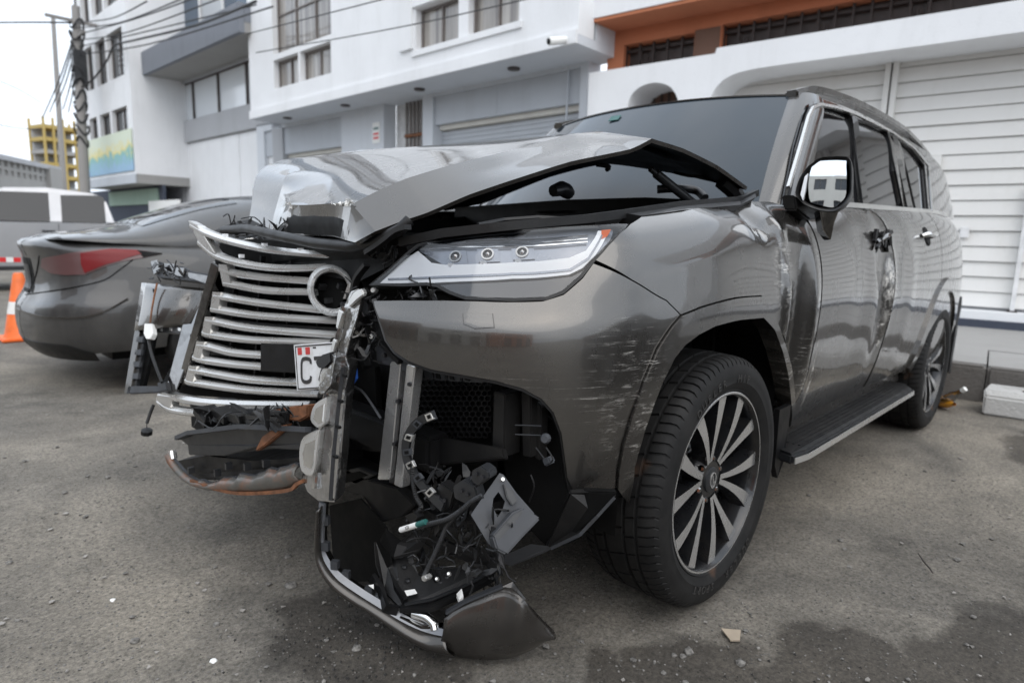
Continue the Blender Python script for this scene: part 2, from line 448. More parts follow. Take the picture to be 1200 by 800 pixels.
M['slat'] = wall_mat('painted_slats', (.76, .752, .73), stain=(.72, .70, .64), amt=.45, bump=.08)
M['navy'] = wall_mat('navy_plinth', (.05, .06, .085), bump=.2)
M['iron'] = simple('dark_iron', (.035, .025, .022), .6)
M['iron_panel'] = simple('dark_brown_panel', (.055, .042, .038), .55, var=.25)
M['winglass'] = glass('window_glass', (.035, .04, .045), .03)
M['blueglass'] = glass('blue_window_glass', (.03, .06, .10), .03)
M['mirrorglass'] = NT('mirrored_window_glass').set(Base_Color=(.62, .65, .68), Metallic=1.0, Roughness=.06).m
M['skyglass'] = NT('sky_toned_window_glass').set(Base_Color=(.72, .76, .80), Roughness=.12, Coat_Weight=.5).m  # pale base colour paints the sky's reflection into the balcony building's panes
def curtained():
    k = NT('curtained_window'); a = k.ramp(k.noise(1.0, 4, .6, stretch=(9, 9, .25)), .35, .65, (.13, .115, .105), (.40, .375, .34)); k.set(Base_Color=a, Roughness=.12, Coat_Weight=.6, Coat_Roughness=.02); return k.m
M['curtained'] = curtained()
M['crumple'] = NT('crumpled_chrome')
def _cr(k):
    k.set(Base_Color=k.ramp(k.noise(14, 5, .7), .4, .7, (.5, .5, .5), (.30, .29, .28)), Metallic=.95, Roughness=.16, Normal=k.bump(k.noise(16, 3, .5), .55, .012)); return k.m
M['crumple'] = _cr(M['crumple'])
M['curtain'] = simple('curtain_cloth', (.45, .40, .36), .9, var=.3, scale=3)
M['frame'] = simple('window_frame', (.16, .14, .13), .5)
M['wframe'] = simple('white_metal', (.7, .7, .7), .45)
M['concrete'] = wall_mat('concrete', (.33, .325, .315), bump=.5)
M['kerb'] = wall_mat('dirty_kerb', (.15, .14, .13), bump=.6, amt=.8)
M['pole'] = wall_mat('pole_concrete', (.26, .25, .24), bump=.3)
M['cable'] = simple('cable_black', (.02, .02, .021), .6)
M['yellow'] = simple('yellow_scaffold', (.42, .31, .10), .7)
M['cone'] = simple('orange_cone', (.8, .16, .03), .5)
M['glass_bottle'] = simple('amber_bottle', (.75, .33, .03), .15, coat=.6)
M['card'] = simple('cardboard', (.36, .30, .23), .85, bump=.3)
M['stone'] = simple('grit_stone', (.15, .143, .132), .9, var=.62, scale=75, bump=.4)
def banner():
    k = NT('banner_print'); s = k.n('ShaderNodeSeparateXYZ'); k.l(k.co('Generated'), s.inputs[0])
    x = k.n('ShaderNodeValToRGB'); e = x.color_ramp.elements; e[0].position = .1; e[0].color = (.28, .45, .62, 1); e[1].position = .75; e[1].color = (.62, .68, .55, 1)
    q = e.new(.42); q.color = (.22, .45, .42, 1); q = e.new(.55); q.color = (.7, .62, .25, 1)
    w = k.math('ADD', s.outputs[2], k.math('MULTIPLY', k.math('SUBTRACT', k.noise(3, 4), .5), .9)); k.l(w, x.inputs[0])
    k.set(Base_Color=x.outputs[0], Roughness=.6); return k.m
M['banner'] = banner()
def ground_mat():
    k = NT('dirt_asphalt')
    big = k.noise(.55, 6, .62); mid = k.noise(4.5, 9, .72); fine = k.noise(75, 8, .82); grit = k.noise(260, 4, .7)
    c = k.ramp(mid, .28, .72, (.132, .125, .114), (.28, .266, .245))
    c = k.mix(k.ramp(big, .42, .60), c, (.275, .256, .228))
    c = k.mix(k.ramp(fine, .30, .72), k.mix(1.0, c, c), c)
    pm = k.n('ShaderNodeMixRGB', blend_type='MULTIPLY'); pm.inputs[0].default_value = 1; k.l(c, pm.inputs[1]); k.l(k.ramp(k.noise(1.15, 7, .66, dist=.8), .34, .64, (.66, .655, .65), (1.22, 1.19, 1.14)), pm.inputs[2]); c = pm.outputs[0]
    dk = k.n('ShaderNodeMixRGB', blend_type='MULTIPLY'); dk.inputs[0].default_value = 1; k.l(c, dk.inputs[1])
    k.l(k.ramp(fine, .33, .68, (.34, .34, .335), (1.42, 1.40, 1.36)), dk.inputs[2]); c = dk.outputs[0]
    sp = k.n('ShaderNodeTexVoronoi'); sp.inputs['Scale'].default_value = 95; k.l(k.co(), sp.inputs['Vector'])
    rnd = k.n('ShaderNodeSeparateColor'); k.l(sp.outputs['Color'], rnd.inputs[0])
    peb = k.math('MULTIPLY', k.math('LESS_THAN', sp.outputs['Distance'], .33), k.math('GREATER_THAN', rnd.outputs[0], .74))
    c = k.mix(k.math('MULTIPLY', peb, .75), c, k.ramp(rnd.outputs[1], .2, 1, (.05, .048, .045), (.24, .23, .215)))
    # damp oil stains left on the dirt; last ellipse paints shade under the sedan
    stain_shade = None
    for cen, r in (((.12, 1.36, 0), (.30, .22, 1)), ((-.02, 1.62, 0), (.34, .22, 1)), ((.45, 1.32, 0), (.34, .24, 1)), ((.52, 1.08, 0), (.36, .18, 1)), ((1.02, .72, 0), (.24, .30, 1)), ((.9, .35, 0), (.26, .35, 1)),
                   ((-3.0, 1.55, 0), (.5, .22, 1)), ((-.3, 1.75, 0), (.42, .26, 1)), ((.2, 1.55, 0), (.3, .3, 1)), ((-.2, -3.4, 0), (.9, .5, 1))):
        d = k.n('ShaderNodeVectorMath', operation='MULTIPLY_ADD'); nn = k.n('ShaderNodeTexNoise'); nn.inputs['Scale'].default_value = 5; nn.inputs['Detail'].default_value = 5
        k.l(k.co(), nn.inputs['Vector']); k.l(nn.outputs['Color'], d.inputs[0]); d.inputs[1].default_value = (.42, .42, 0); k.l(k.co(), d.inputs[2])
        mp = k.n('ShaderNodeMapping'); mp.inputs['Scale'].default_value = (1/r[0], 1/r[1], 0); mp.inputs['Location'].default_value = (-(cen[0]+.21)/r[0], -(cen[1]+.21)/r[1], 0)
        k.l(d.outputs[0], mp.inputs[0]); ln = k.n('ShaderNodeVectorMath', operation='LENGTH'); k.l(mp.outputs[0], ln.inputs[0])
        x = k.n('ShaderNodeMapRange'); x.inputs[1].default_value = 1.08; x.inputs[2].default_value = .86; k.l(ln.outputs['Value'], x.inputs[0])
        stain_shade = x.outputs[0] if stain_shade is None else k.math('MAXIMUM', stain_shade, x.outputs[0])
    wm = k.n('ShaderNodeMixRGB', blend_type='MULTIPLY'); k.l(k.math('MULTIPLY', stain_shade, .85), wm.inputs[0]); k.l(c, wm.inputs[1]); wm.inputs[2].default_value = (.33, .315, .305, 1)
    k.set(Base_Color=wm.outputs[0], Roughness=k.mix(stain_shade, .93, .72), Specular_IOR_Level=.35)
    nb = k.bump(mid, .5, .035); nb = k.bump(fine, .8, .010, nb); nb = k.bump(grit, .6, .004, nb); nb = k.bump(peb, .5, .004, nb)
    k.set(Normal=nb); return k.m
M['ground'] = ground_mat()

# ------------------------------------------------------------------ ground, pavement
PHI0 = 1.69919                               # direction of the garage row along the street
D0 = np.array([math.cos(PHI0), math.sin(PHI0)]); N0 = np.array([D0[1], -D0[0]]); W0 = np.array([-7.72, .6])
def hgt(x, y): return .012*noise.noise(Vector((x*1.1, y*1.1, 0)))+.006*noise.noise(Vector((x*4, y*4, 3)))+.0035*noise.noise(Vector((x*13, y*13, 5)))
def ground():
    xs = list(np.concatenate([[-1500, -400, -100, -30, -14, -9], np.arange(-6, -2, .25), np.arange(-2, 2.0, .035), np.arange(2.0, 4, .2), [5, 8, 14, 30, 100, 400, 1500]]))
    ys = list(np.concatenate([[-1500, -400, -120, -50, -25, -15, -10], np.arange(-8, -2.5, .25), np.arange(-2.5, 2.6, .035), np.arange(2.8, 5, .3), [7, 12, 30, 100, 400, 1500]]))
    V = []
    for x in xs:
        for y in ys:
            near = max(0, min(1, 1.6-max(abs(x+.5), abs(y))/5))
            V.append((x, y, (hgt(x, y) if near else 0)*near-.004))
    ny = len(ys)
    F = [(i*ny+j, (i+1)*ny+j, (i+1)*ny+j+1, i*ny+j+1) for i in range(len(xs)-1) for j in range(ny-1)]
    return tag(mesh_obj('ground', V, F, M['ground'], smooth=180), kind='structure')
ground()
# loose grit on the dirt: nobody could count it
def grit():
    shapes = []
    for s in range(5):
        bm = bmesh.new(); bmesh.ops.create_icosphere(bm, subdivisions=1, radius=1)
        r = random.Random(s)
        for v in bm.verts: v.co *= r.uniform(.65, 1.15); v.co.z *= .62
        shapes.append(([tuple(v.co) for v in bm.verts], [tuple(v.index for v in f.verts) for f in bm.faces])); bm.free()
    mb = MB()
    for i in range(15000):
        a = rng.random(); d = .55+3.4*rng.random()**1.25
        th = YAW+(rng.random()-.5)*1.75
        x, y = CAM_POS[0]+d*math.cos(th), CAM_POS[1]+d*math.sin(th)
        r = .0013+.0040*rng.random()**3+(.011*rng.random() if rng.random() < .03 else 0)
        V, F = shapes[i % 5]; q = rng.random()*6.28; c, s = math.cos(q)*r, math.sin(q)*r
        z = hgt(x, y)-.004+r*.3
        mb.add([(x+c*v[0]-s*v[1], y+s*v[0]+c*v[1], z+v[2]*r) for v in V], F)
    tag(mb.build('gravel', M['stone'], recalc=False, smooth=50), 'loose grey grit scattered over the dirt', 'gravel', kind='stuff')
grit()
KERB = 3.72                                  # kerb face, metres in front of the garage wall line
def sidewalk():
    D1 = np.array([math.cos(math.radians(91.6)), math.sin(math.radians(91.6))]); N1 = np.array([D1[1], -D1[0]]); W1_ = W0-5.8*D0
    mb = MB(); P = lambda t, o: (W0+D0*t+N0*o) if t > -5.75 else (W1_+D1*(t+5.8)+N1*o)
    rise = lambda o: .19+.07*max(0, o)/KERB-.14
    def slab(t0, t1, o0, o1, z0, z1, mb):
        q = [P(t0, o0), P(t1, o0), P(t1, o1), P(t0, o1)]; oo = (o0, o0, o1, o1)
        v = [(a[0], a[1], -.2) for a in q]+[(a[0], a[1], z1+rise(o)) for a, o in zip(q, oo)]
        mb.add(v, [(3, 2, 1, 0), (4, 5, 6, 7), (0, 1, 5, 4), (1, 2, 6, 5), (2, 3, 7, 6), (3, 0, 4, 7)])
    slab(-70, 14, -.4, KERB-.16, -.2, .13, mb)
    o = tag(mb.build('sidewalk', M['concrete']), kind='structure')
    for i in range(-14, 12):                  # paving slabs with joints, and kerb stones
        t = i*1.9; s = MB(); slab(t+.006, t+1.894, -.05, KERB-.166, .1, .142+.004*(i % 3), s)
        s.build('paving_slab', M['concrete'], o)
        k = MB(); slab(t+.004, t+1.896, KERB-.16, KERB, -.2, .146+.003*(i % 2), k)
        k.build('kerb_stone', M['kerb'], o, bevel=.02)
sidewalk()

# ------------------------------------------------------------------ buildings
class Front:
    """a street front: t along the street, o outwards to the street, z up"""
    def __init__(s, w, phi, name, label, cat='building'):
        s.W = np.array(w, float); s.D = np.array([math.cos(phi), math.sin(phi)]); s.N = np.array([s.D[1], -s.D[0]])
        s.root = empty(name, (s.W[0], s.W[1], 0), phi, label, cat)
    def px(s, x, y, o=0.0):
        n = np.array([*s.N, 0]); P = at_plane(x, y, np.append(s.W+o*s.N, 0), n); return np.array([(P[:2]-s.W)@s.D, P[2]])
    def box(s, mb, t0, t1, o0, o1, z0, z1): mb.box(t0, t1, -o1, -o0, z0, z1); return mb
    def part(s, name, mat, t0, t1, o0, o1, z0, z1, parent=None, bevel=0):
        return s.box(MB(), t0, t1, o0, o1, z0, z1).build(name, mat, parent or s.root, bevel=bevel)
    def holed(s, name, mat, t0, t1, z0, z1, holes, o0, o1, parent=None):
        """a wall slab with rectangular openings"""
        ts = sorted({t0, t1}|{v for h in holes for v in h[:2]}); zs = sorted({z0, z1}|{v for h in holes for v in h[2:]})
        ts = [v for v in ts if t0 <= v <= t1]; zs = [v for v in zs if z0 <= v <= z1]
        mb = MB(); nt_, nz = len(ts), len(zs)
        solid = [[not any(h[0] < (ts[i]+ts[i+1])/2 < h[1] and h[2] < (zs[j]+zs[j+1])/2 < h[3] for h in holes) for j in range(nz-1)] for i in range(nt_-1)]
        for i in range(nt_-1):
            for j in range(nz-1):
                if not solid[i][j]: continue
                a, b, c, d = ts[i], ts[i+1], zs[j], zs[j+1]
                mb.add([(a, -o1, c), (b, -o1, c), (b, -o1, d), (a, -o1, d)], [(0, 1, 2, 3)])
                for di, dj, e in ((-1, 0, [(a, c), (a, d)]), (1, 0, [(b, d), (b, c)]), (0, -1, [(b, c), (a, c)]), (0, 1, [(a, d), (b, d)])):
                    ii, jj = i+di, j+dj
                    if not (0 <= ii < nt_-1 and 0 <= jj < nz-1) or not solid[ii][jj]:
                        p, q = e; mb.add([(p[0], -o1, p[1]), (q[0], -o1, q[1]), (q[0], -o0, q[1]), (p[0], -o0, p[1])], [(0, 1, 2, 3)])
        bm = None
        return mb.build(name, mat, parent or s.root)
    def window(s, t0, t1, z0, z1, o, nv=1, glass_=None, fr=None, depth=.14, nh=0, curtain=False, lines=0):
        """frame with its pane and bars set back in an opening"""
        fw = .045; mb = MB()
        for a, b, c, d in ((t0, t1, z0, z0+fw), (t0, t1, z1-fw, z1), (t0, t0+fw, z0+fw, z1-fw), (t1-fw, t1, z0+fw, z1-fw)): s.box(mb, a, b, o-depth-.04, o-depth+.02, c, d)
        for i in range(1, nv): x = t0+(t1-t0)*i/nv; s.box(mb, x-.02, x+.02, o-depth-.035, o-depth+.015, z0+fw, z1-fw)
        for i in range(nh): z = z0+(z1-z0)*(i+1)/(nh+1); s.box(mb, t0+fw, t1-fw, o-depth-.033, o-depth+.012, z-.015, z+.015)
        w = mb.build('window', fr or M['frame'], s.root)
        for i in range(nv):
            a = t0+(t1-t0)*i/nv; b = t0+(t1-t0)*(i+1)/nv
            s.part('pane', glass_ or M['winglass'], a+.03, b-.03, o-depth-.03, o-depth-.02, z0+.03, z1-.03, w)
        for i in range(lines):
            z = z0+(z1-z0)*(i+.7)/(lines+.4); s.part('blind_slat', M['pgrey'], t0+.05, t1-.05, o-depth-.019, o-depth-.012, z-.015, z+.02, w)
        return w
# the orange and white house with the slatted garage door
def garage_house():
    h = Front(W0, PHI0, 'garage_house', 'orange and white house with arched white ground floor and wide slatted garage door')
    p = h.px; OF = .40
    zt = float(p(1000, 31, OF)[1]); zs = float(p(1000, 64, OF)[1])
    T0, T1 = float(p(690, 90, OF)[0]), 7.0
    # arched ground floor front: two arches cut out of one thick wall
    sm = [tuple(p(*q, OF)) for q in catmull([(735, 128), (739, 113), (750, 102), (767, 97), (783, 100.5), (792, 111), (796, 126)], 3)]
    bg_ = [tuple(p(*q, OF)) for q in catmull([(831, 122), (834, 112), (841, 100.5), (854, 90), (876, 82.5), (912, 76.5)], 4)]
    poly = [(T0, .13), (sm[0][0], .13)]+sm+[(sm[-1][0], .13), (bg_[0][0], .13)]+bg_+[(6.4, zs), (6.4, .13), (T1, .13), (T1, zt), (float(p(840, 58, OF)[0]), zt), (float(p(838, 62, OF)[0]), zt-.07), (T0, zt-.07)]
    v = [Vector((q[0], q[1])) for q in poly]
    mb = MB(); n = len(poly)
    vv, ee, ff, *_ = delaunay_2d_cdt(v, [(i, (i+1) % n) for i in range(n)], [], 1, 1e-6)
    def ins(x, y):
        c = False
        for i in range(n):
            (x1, y1), (x2, y2) = poly[i], poly[(i+1) % n]
            if (y1 > y) != (y2 > y) and x < (x2-x1)*(y-y1)/(y2-y1)+x1: c = not c
        return c
    keep = [f for f in ff if ins(sum(vv[i].x for i in f)/len(f), sum(vv[i].y for i in f)/len(f))]
    mb.add([(q.x, -OF, q.y) for q in vv], keep)
    for i in range(n):
        a, b = poly[i], poly[(i+1) % n]
        mb.add([(a[0], -OF, a[1]), (b[0], -OF, b[1]), (b[0], .30, b[1]), (a[0], .30, a[1])], [(0, 1, 2, 3)])
    mb.build('wall', M['wwall'], h.root)
    # slatted garage door behind the big opening
    dtop = float(h.px(1000, 77, -.28)[1])-.02
    gd = MB(); h.box(gd, -3.95, 6.5, -.36, -.32, .1, dtop+.3); door = gd.build('garage_door', M['gwall'], h.root)
    edges = [-3.9, float(h.px(1043, 110, -.28)[0]), 2.1, 6.4]
    for a, b in zip(edges[:-1], edges[1:]):
        z = .44; k = 0
        while z < dtop+.15:
            z1 = z+.187; s = MB(); q = .004*math.sin(k*2.1+a)
            s.add([(a+.07, .272+q, z), (b-.07, .272+q, z), (b-.07, .30+q, z1-.009), (a+.07, .30+q, z1-.009), (a+.07, .33, z), (b-.07, .33, z), (b-.07, .33, z1-.009), (a+.07, .33, z1-.009)],
                  [(0, 1, 2, 3), (0, 4, 5, 1), (3, 2, 6, 7), (0, 3, 7, 4), (1, 5, 6, 2)])
            s.build('slat', M['slat'], door); z += .187; k += 1
    for e in edges:
        h.part('door_post', M['slat'], e-.075, e-.012, -.30, -.2, .3, dtop+.2); h.part('door_post', M['slat'], e+.012, e+.075, -.30, -.205, .3, dtop+.2)
    lt = h.px(1187, 362)[0]
    for t in (.16,): h.part('door_bolt', M['wframe'], t, t+.045, -.27, -.19, .42, 1.9)
    h.part('bolt_catch', M['iron'], .13, .235, -.27, -.18, .33, .43, bevel=.015)
    h.part('lock_plate', M['wframe'], -.45, -.35, -.27, -.235, 1.28, 1.42, bevel=.01)
    h.part('lock_bar', M['slat'], -.86, -.74, -.27, -.215, 1.62, 2.3)
    h.part('door_back', M['gwall'], -3.95, 6.5, -.42, -.365, .1, dtop+.5); h.part('door_sill', M['wwall'], -3.62, 6.4, -.3, .01, .302, .40)
    h.part('plinth', M['navy'], -3.62, 6.4, -.25, .03, .1, .30)
    # arched doorway
    da, db = sm[0][0]-.2, sm[-1][0]+.25
    h.part('arched_door', M['brown'], da, db, -.34, -.29, .13, zs+.25)
    for i in range(9): h.part('door_bar', M['iron'], da+.06+.125*i, da+.085+.125*i, -.288, -.26, .15, zs+.2)
    # orange wall with the grilled strip windows above
    w1 = (float(p(731, 60, -.03)[0]), float(p(813, 60, -.03)[0])); w2a = float(p(845, 50, -.03)[0]); z1 = float(p(815, 38, -.03)[1]); z2 = float(p(846, 29, -.03)[1]); zb = zt-.12
    ztop = float(p(750, 32, -.03)[1])+.2
    h.holed('upper_wall', M['orange'], T0+.08, T1, zt-.3, ztop, [(w1[0], w1[1], zb, z1), (w2a, 6.6, zb, z2)], -.35, -.03)
    h.part('corner_pier', M['brown'], w1[1]+.01, w2a-.02, -.3, -.015, zb, z2-.02)
    bz = float(p(750, 32, -.03)[1]); OB = float(min(np.linspace(.2, 2.5, 93), key=lambda o: abs(float(p(678, 29, o)[1])-bz)))
    TB = float(p(678, 29, OB)[0]); h.part('balcony', M['wwall'], TB, T1, -.1, OB, bz+.05, bz+1.2)
    h.part('balcony_soffit', M['orange'], TB+.02, T1, -.03, OB-.02, bz, bz+.048)
    for t0, t1, zz in ((w1[0], w1[1], z1), (w2a, 6.6, z2)):
        w = h.part('strip_window', M['iron_panel'], t0, t1, -.3, -.25, zb, zz+.05)
        n = int((t1-t0)/.21)
        for i in range(n+1):
            t = t0+(t1-t0)*i/n; h.part('window_bar', M['iron'], t-.014, t+.014, -.16, -.12, zb, zz, w)
        h.part('window_rail', M['iron'], t0, t1, -.185, -.162, zz-.10, zz-.06, w)
        for i in range(1, n, 5):                    # scrollwork in the grille
            for sg in (-1, 1):
                t = t0+(t1-t0)*(i+.5)/n; zc = (zt+zz)/2
                pth = [(t+sg*(.02+.085*a*math.cos(a*7)), .135, zc+.13*a*math.sin(a*7)) for a in np.linspace(.15, 1, 16)]
                MB().tube(pth, .014, 5).build('scroll', M['iron'], w)
    return h
garage_house()
PHI1 = math.radians(91.6)
W1 = W0-5.80*D0
def white_building():
    h = Front(W1, PHI1, 'white_building', 'white two storey building with overhanging upper floor and grey shutters behind the bonnet')
    p = h.px
    za = 4.2; t0 = -12.0; t1 = -.02; OV = .9
    dl, dr = -5.75, -4.36; dz = 4.08
    sA = (-11.55, -7.5); sB = (-4.02, -.18)
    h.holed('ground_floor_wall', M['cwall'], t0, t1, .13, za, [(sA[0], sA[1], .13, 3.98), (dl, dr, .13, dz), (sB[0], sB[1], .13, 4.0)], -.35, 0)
    h.part('shutter_box', M['pgrey'], sA[0], sA[1], -.2, -.06, 3.28, 3.978); h.part('shutter_box', M['pgrey'], sB[0], -2.2, -.2, -.06, 3.44, 3.998); h.part('shutter_box', M['pgrey'], -2.193, sB[1], -.2, -.062, 3.44, 3.998)
    for (a, b), zt in ((sA, 3.28), (sB, 3.44)):
        q = h.part('roll_shutter', M['gwall'], a, b, -.34, -.30, .1, zt)
        h.part('shutter_rail', M['cream'], a+.05, b-.05, -.3, -.16, zt-.10, zt-.004)
        for i in range(34): h.part('shutter_slat', M['pgrey'], a, b, -.297, -.262-.004*(i % 2), zt-.11-.09*(i+1), zt-.118-.09*i, q)
    # barred doorway
    h.part('door_back', M['wframe'], dl, dr, -.42, -.36, .13, dz)
    gt = h.part('gate', M['iron'], dl+.5, dr-.02, -.3, -.27, 3.3, 3.36)
    for i in range(7): h.part('gate_bar', M['frame'], dl+.5+.13*i, dl+.56+.13*i, -.27, -.235, .2, dz-.02, gt)
    h.part('gate_rail', M['rust'], dl+.5, dr-.02, -.232, -.2, 3.3, 3.37, gt); h.part('gate_rail', M['rust'], dl+.5, dr-.02, -.232, -.2, 1.6, 1.67, gt)
    # small notice
    sg = h.part('notice', M['white'], -6.16, -5.88, .005, .02, 3.22, 3.68)
    for z, m_ in ((3.52, M['green']), (3.40, M['red']), (3.31, M['red'])): h.part('notice_print', m_, -6.12, -5.92, .021, .023, z, z+.05, sg)
    # upper floor
    w = []
    def pw(x0, y0, x1, y1): a = p(x0, y0, OV); b = p(x1, y1, OV); return [a[0], b[0], b[1], a[1]]
    W_ = [pw(318, 0, 388, 40), pw(316, 73, 350, 96), pw(351, 58, 388, 86), pw(487, 12, 537, 45), pw(549, -6, 608, 24)]
    W_[0][3] = 7.3; W_[1][3] = W_[2][3] = min(W_[1][3], W_[2][3]); W_[1][2] = W_[2][2] = (W_[1][2]+W_[2][2])/2
    W_[3][2] = W_[4][2] = (W_[3][2]+W_[4][2])/2; W_[3][3] = W_[4][3] = W_[3][3]+.02
    a = W_[0][0]; W_[1][0] = a
    h.holed('upper_wall', M['wwall'], t0+1.6, t1+.45, za, 8.2, W_, .5, OV)
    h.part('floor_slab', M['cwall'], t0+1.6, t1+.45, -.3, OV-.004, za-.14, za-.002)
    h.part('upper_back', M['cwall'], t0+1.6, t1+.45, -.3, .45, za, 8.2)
    h.part('ledge', M['wwall'], t0+1.6, t1+.45, OV, OV+.05, za-.14, za+.06)
    rl, rr = p(432, 62, OV)[0], p(470, 30, OV)[0]
    h.part('pilaster', M['wwall'], rr, W_[3][0]-.06, OV, OV+.06, za+.45, 8.0)
    for i, q in enumerate(W_): h.window(q[0], q[1], q[2], q[3], OV, nv=(3 if i == 0 else 2), glass_=M['curtained'], fr=M['frame'], depth=.16, nh=(1 if i == 0 else 0))
    h.part('surround', M['wwall'], W_[3][0]-.08, W_[4][1]+.08, OV, OV+.04, W_[3][2]-.12, W_[3][2]-.02); h.part('surround', M['wwall'], W_[3][0]-.08, W_[4][1]+.08, OV, OV+.04, W_[3][3]+.02, W_[3][3]+.12)
    for t in (-9.3, -6.6, -3.9, -1.3): MB().lathe([(0, 0), (.11, 0), (.11, -.03), (0, -.035)], (t, -.45, za-.141), (0, 0, 1), 16).build('downlight', M['iron_panel'], h.root)
    MB().tube([(-.45, .02, 4.3), (-.45, -.01, 2.2), (-.45, -.012, .2)], .02).build('conduit', M['pgrey'], h.root)
    return h
wb = white_building()
c_ = wb.px(660, 50, .9)
cc = empty('security_camera', (wb.W[0]+wb.D[0]*(c_[0]+.1)+wb.N[0]*.98, wb.W[1]+wb.D[1]*(c_[0]+.1)+wb.N[1]*.98, c_[1]), 0, 'white security camera under the edge of the white upper floor', 'camera')
MB().tube([(0, 0, 0), (.28, -.08, -.07)], [.055, .06], 12).build('camera_body', M['white'], cc, smooth=40)
MB().tube([(.28, -.08, -.07), (.29, -.083, -.0725)], .045, 12).build('lens', M['void'], cc)
MB().tube([(0, 0, 0), (-.08, 0, .07), (-.1, 0, .16)], .02, 8).build('bracket', M['white'], cc)
PHI2 = math.radians(91.6)
W2 = W1+np.array([math.cos(PHI1), math.sin(PHI1)])*(-10.45)
def balcony_building():
    h = Front(W2, PHI2, 'balcony_building', 'grey building with a projecting dark balcony over mirrored windows and white boards')
    p = h.px; t0, t1 = -11.2, -.02
    def r(x0, y0, x1, y1, o=0): a = p(x0, y0, o); b = p(x1, y1, o); return [min(a[0], b[0]), max(a[0], b[0]), min(a[1], b[1]), max(a[1], b[1])]
    win = r(197, 140, 289, 130); zb = p(240, 136)[1]; zt = p(240, 88)[1]
    L0 = p(197, 130)[0]
    bw = (p(183, 200)[0], -.6)
    wz = p(250, 160)[1]
    bz0 = float(p(288, 67, 0)[1]); oz = min(np.linspace(.5, 4, 71), key=lambda o: abs(float(p(281, 36, o)[1])-bz0)); bz1 = float(p(281, 1.5, oz)[1]); bzt = bz0+.3
    h.holed('wall', M['gwall'], t0, t1, .13, bzt, [(L0, t1-.25, zb, zt), (bw[0], bw[1], .13, wz)], -.4, 0)
    n = 4
    for i in range(n):
        a = L0+(t1-.25-L0)*i/n; b = L0+(t1-.25-L0)*(i+1)/n
        h.window(a+.02, b-.02, zb, zt, 0, nv=1, glass_=M['skyglass'], fr=M['iron_panel'], depth=.12)
    for i in range(4):
        a = bw[0]+(bw[1]-bw[0])*i/4; b = bw[0]+(bw[1]-bw[0])*(i+1)/4
        h.part('white_board', M['wwall'], a+.02, b-.02, -.16, -.10-.01*(i % 2), .13, wz-.05)
    bz0 = float(p(288, 67, 0)[1]); oz = min(np.linspace(.5, 4, 71), key=lambda o: abs(float(p(281, 36, o)[1])-bz0)); bz1 = float(p(281, 1.5, oz)[1])
    bl, br = float(p(155, 103, oz)[0]), float(p(281, 36, oz)[0])
    h.part('balcony_slab', M['concrete'], bl, br, 0, oz, bz0, bz0+.25)
    h.part('balcony_front', M['slate'], bl-.01, br+.01, oz-.12, oz+.02, bz0-.02, bz1); h.part('balcony_side', M['slate'], br-.1, br+.012, 0, oz-.13, bz0+.25, bz1)
    h.part('balcony_side', M['slate'], bl-.012, bl+.1, 0, oz-.13, bz0+.25, bz1)
    ua = min(bl, t0)+.3; n = 6
    for i in range(n):
        w = (t1-.4-ua)/n; h.window(ua+w*i+.02, ua+w*(i+1)-.02, bzt+.02, bz1+3.4, 0, nv=1, glass_=(M['blueglass'] if i % 3 else M['mirrorglass']), fr=M['wframe'], depth=.2)
    return h
balcony_building()
W3 = W2+np.array([math.cos(PHI2), math.sin(PHI2)])*(-11.25)
def corner_building():
    h = Front(W3, PHI2, 'banner_building', 'tall pale building with dark windows and a coloured banner, beside the utility pole', 'building')
    OV = 1.6; p = lambda x, y: h.px(x, y, OV)
    t1 = p(154, 120)[0]; t0 = p(97, 150)[0]; zb = p(150, 205)[1]
    z = lambda x, y: float(p(x, y)[1])
    r1 = (z(150, 173), z(150, 123)); r2 = (z(144, 88), z(144, 29)); dz_ = r2[0]-r1[0]; r3 = (r2[0]+dz_, r2[1]+dz_)
    T = lambda x, y: float(p(x, y)[0])
    cols = [(T(132, 150), T(150, 148)), (T(118, 155), T(130, 155)), (T(106, 160), T(115, 160))]
    holes = [(a, b, q[0], q[1]) for a, b in cols for q in (r1, r2, r3)]
    h.holed('wall', M['wwall'], t0, t1, zb, r3[1]+1.6, holes, .1, OV)
    h.part('side_wall', M['wwall'], t1-.3, t1+.004, -.6, OV-.004, zb+.002, r3[1]+1.6); h.part('floor_slab', M['concrete'], t0, t1, -.4, OV-.02, zb-.3, zb-.003)
    h.part('back_wall', M['gwall'], t0, t1, -.6, -.3, .1, r3[1]+1.5)
    for q in holes: h.window(q[0], q[1], q[2], q[3], OV, nv=2, glass_=M['winglass'], fr=M['frame'], depth=.15)
    h.part('shop_front', M['navy'], t0-3, t1, OV-.9, OV-.8, .13, zb-.3)
    h.part('shop_panel', M['sage'], t0, t1-.4, OV-.8, OV-.72, 2.0, zb-.4); h.part('shop_door', M['white'], t1-1.2, t1+1.6, OV-.78, OV-.7, .1, 2.1)
    h.part('fascia', M['pgrey'], t0, t1+.02, OV, OV+.05, zb-.3, zb+.0)
    b = h.part('banner', M['banner'], t0+.3, t1-.1, OV+.02, OV+.05, zb+.12, z(150, 152))
    return h
corner_building()
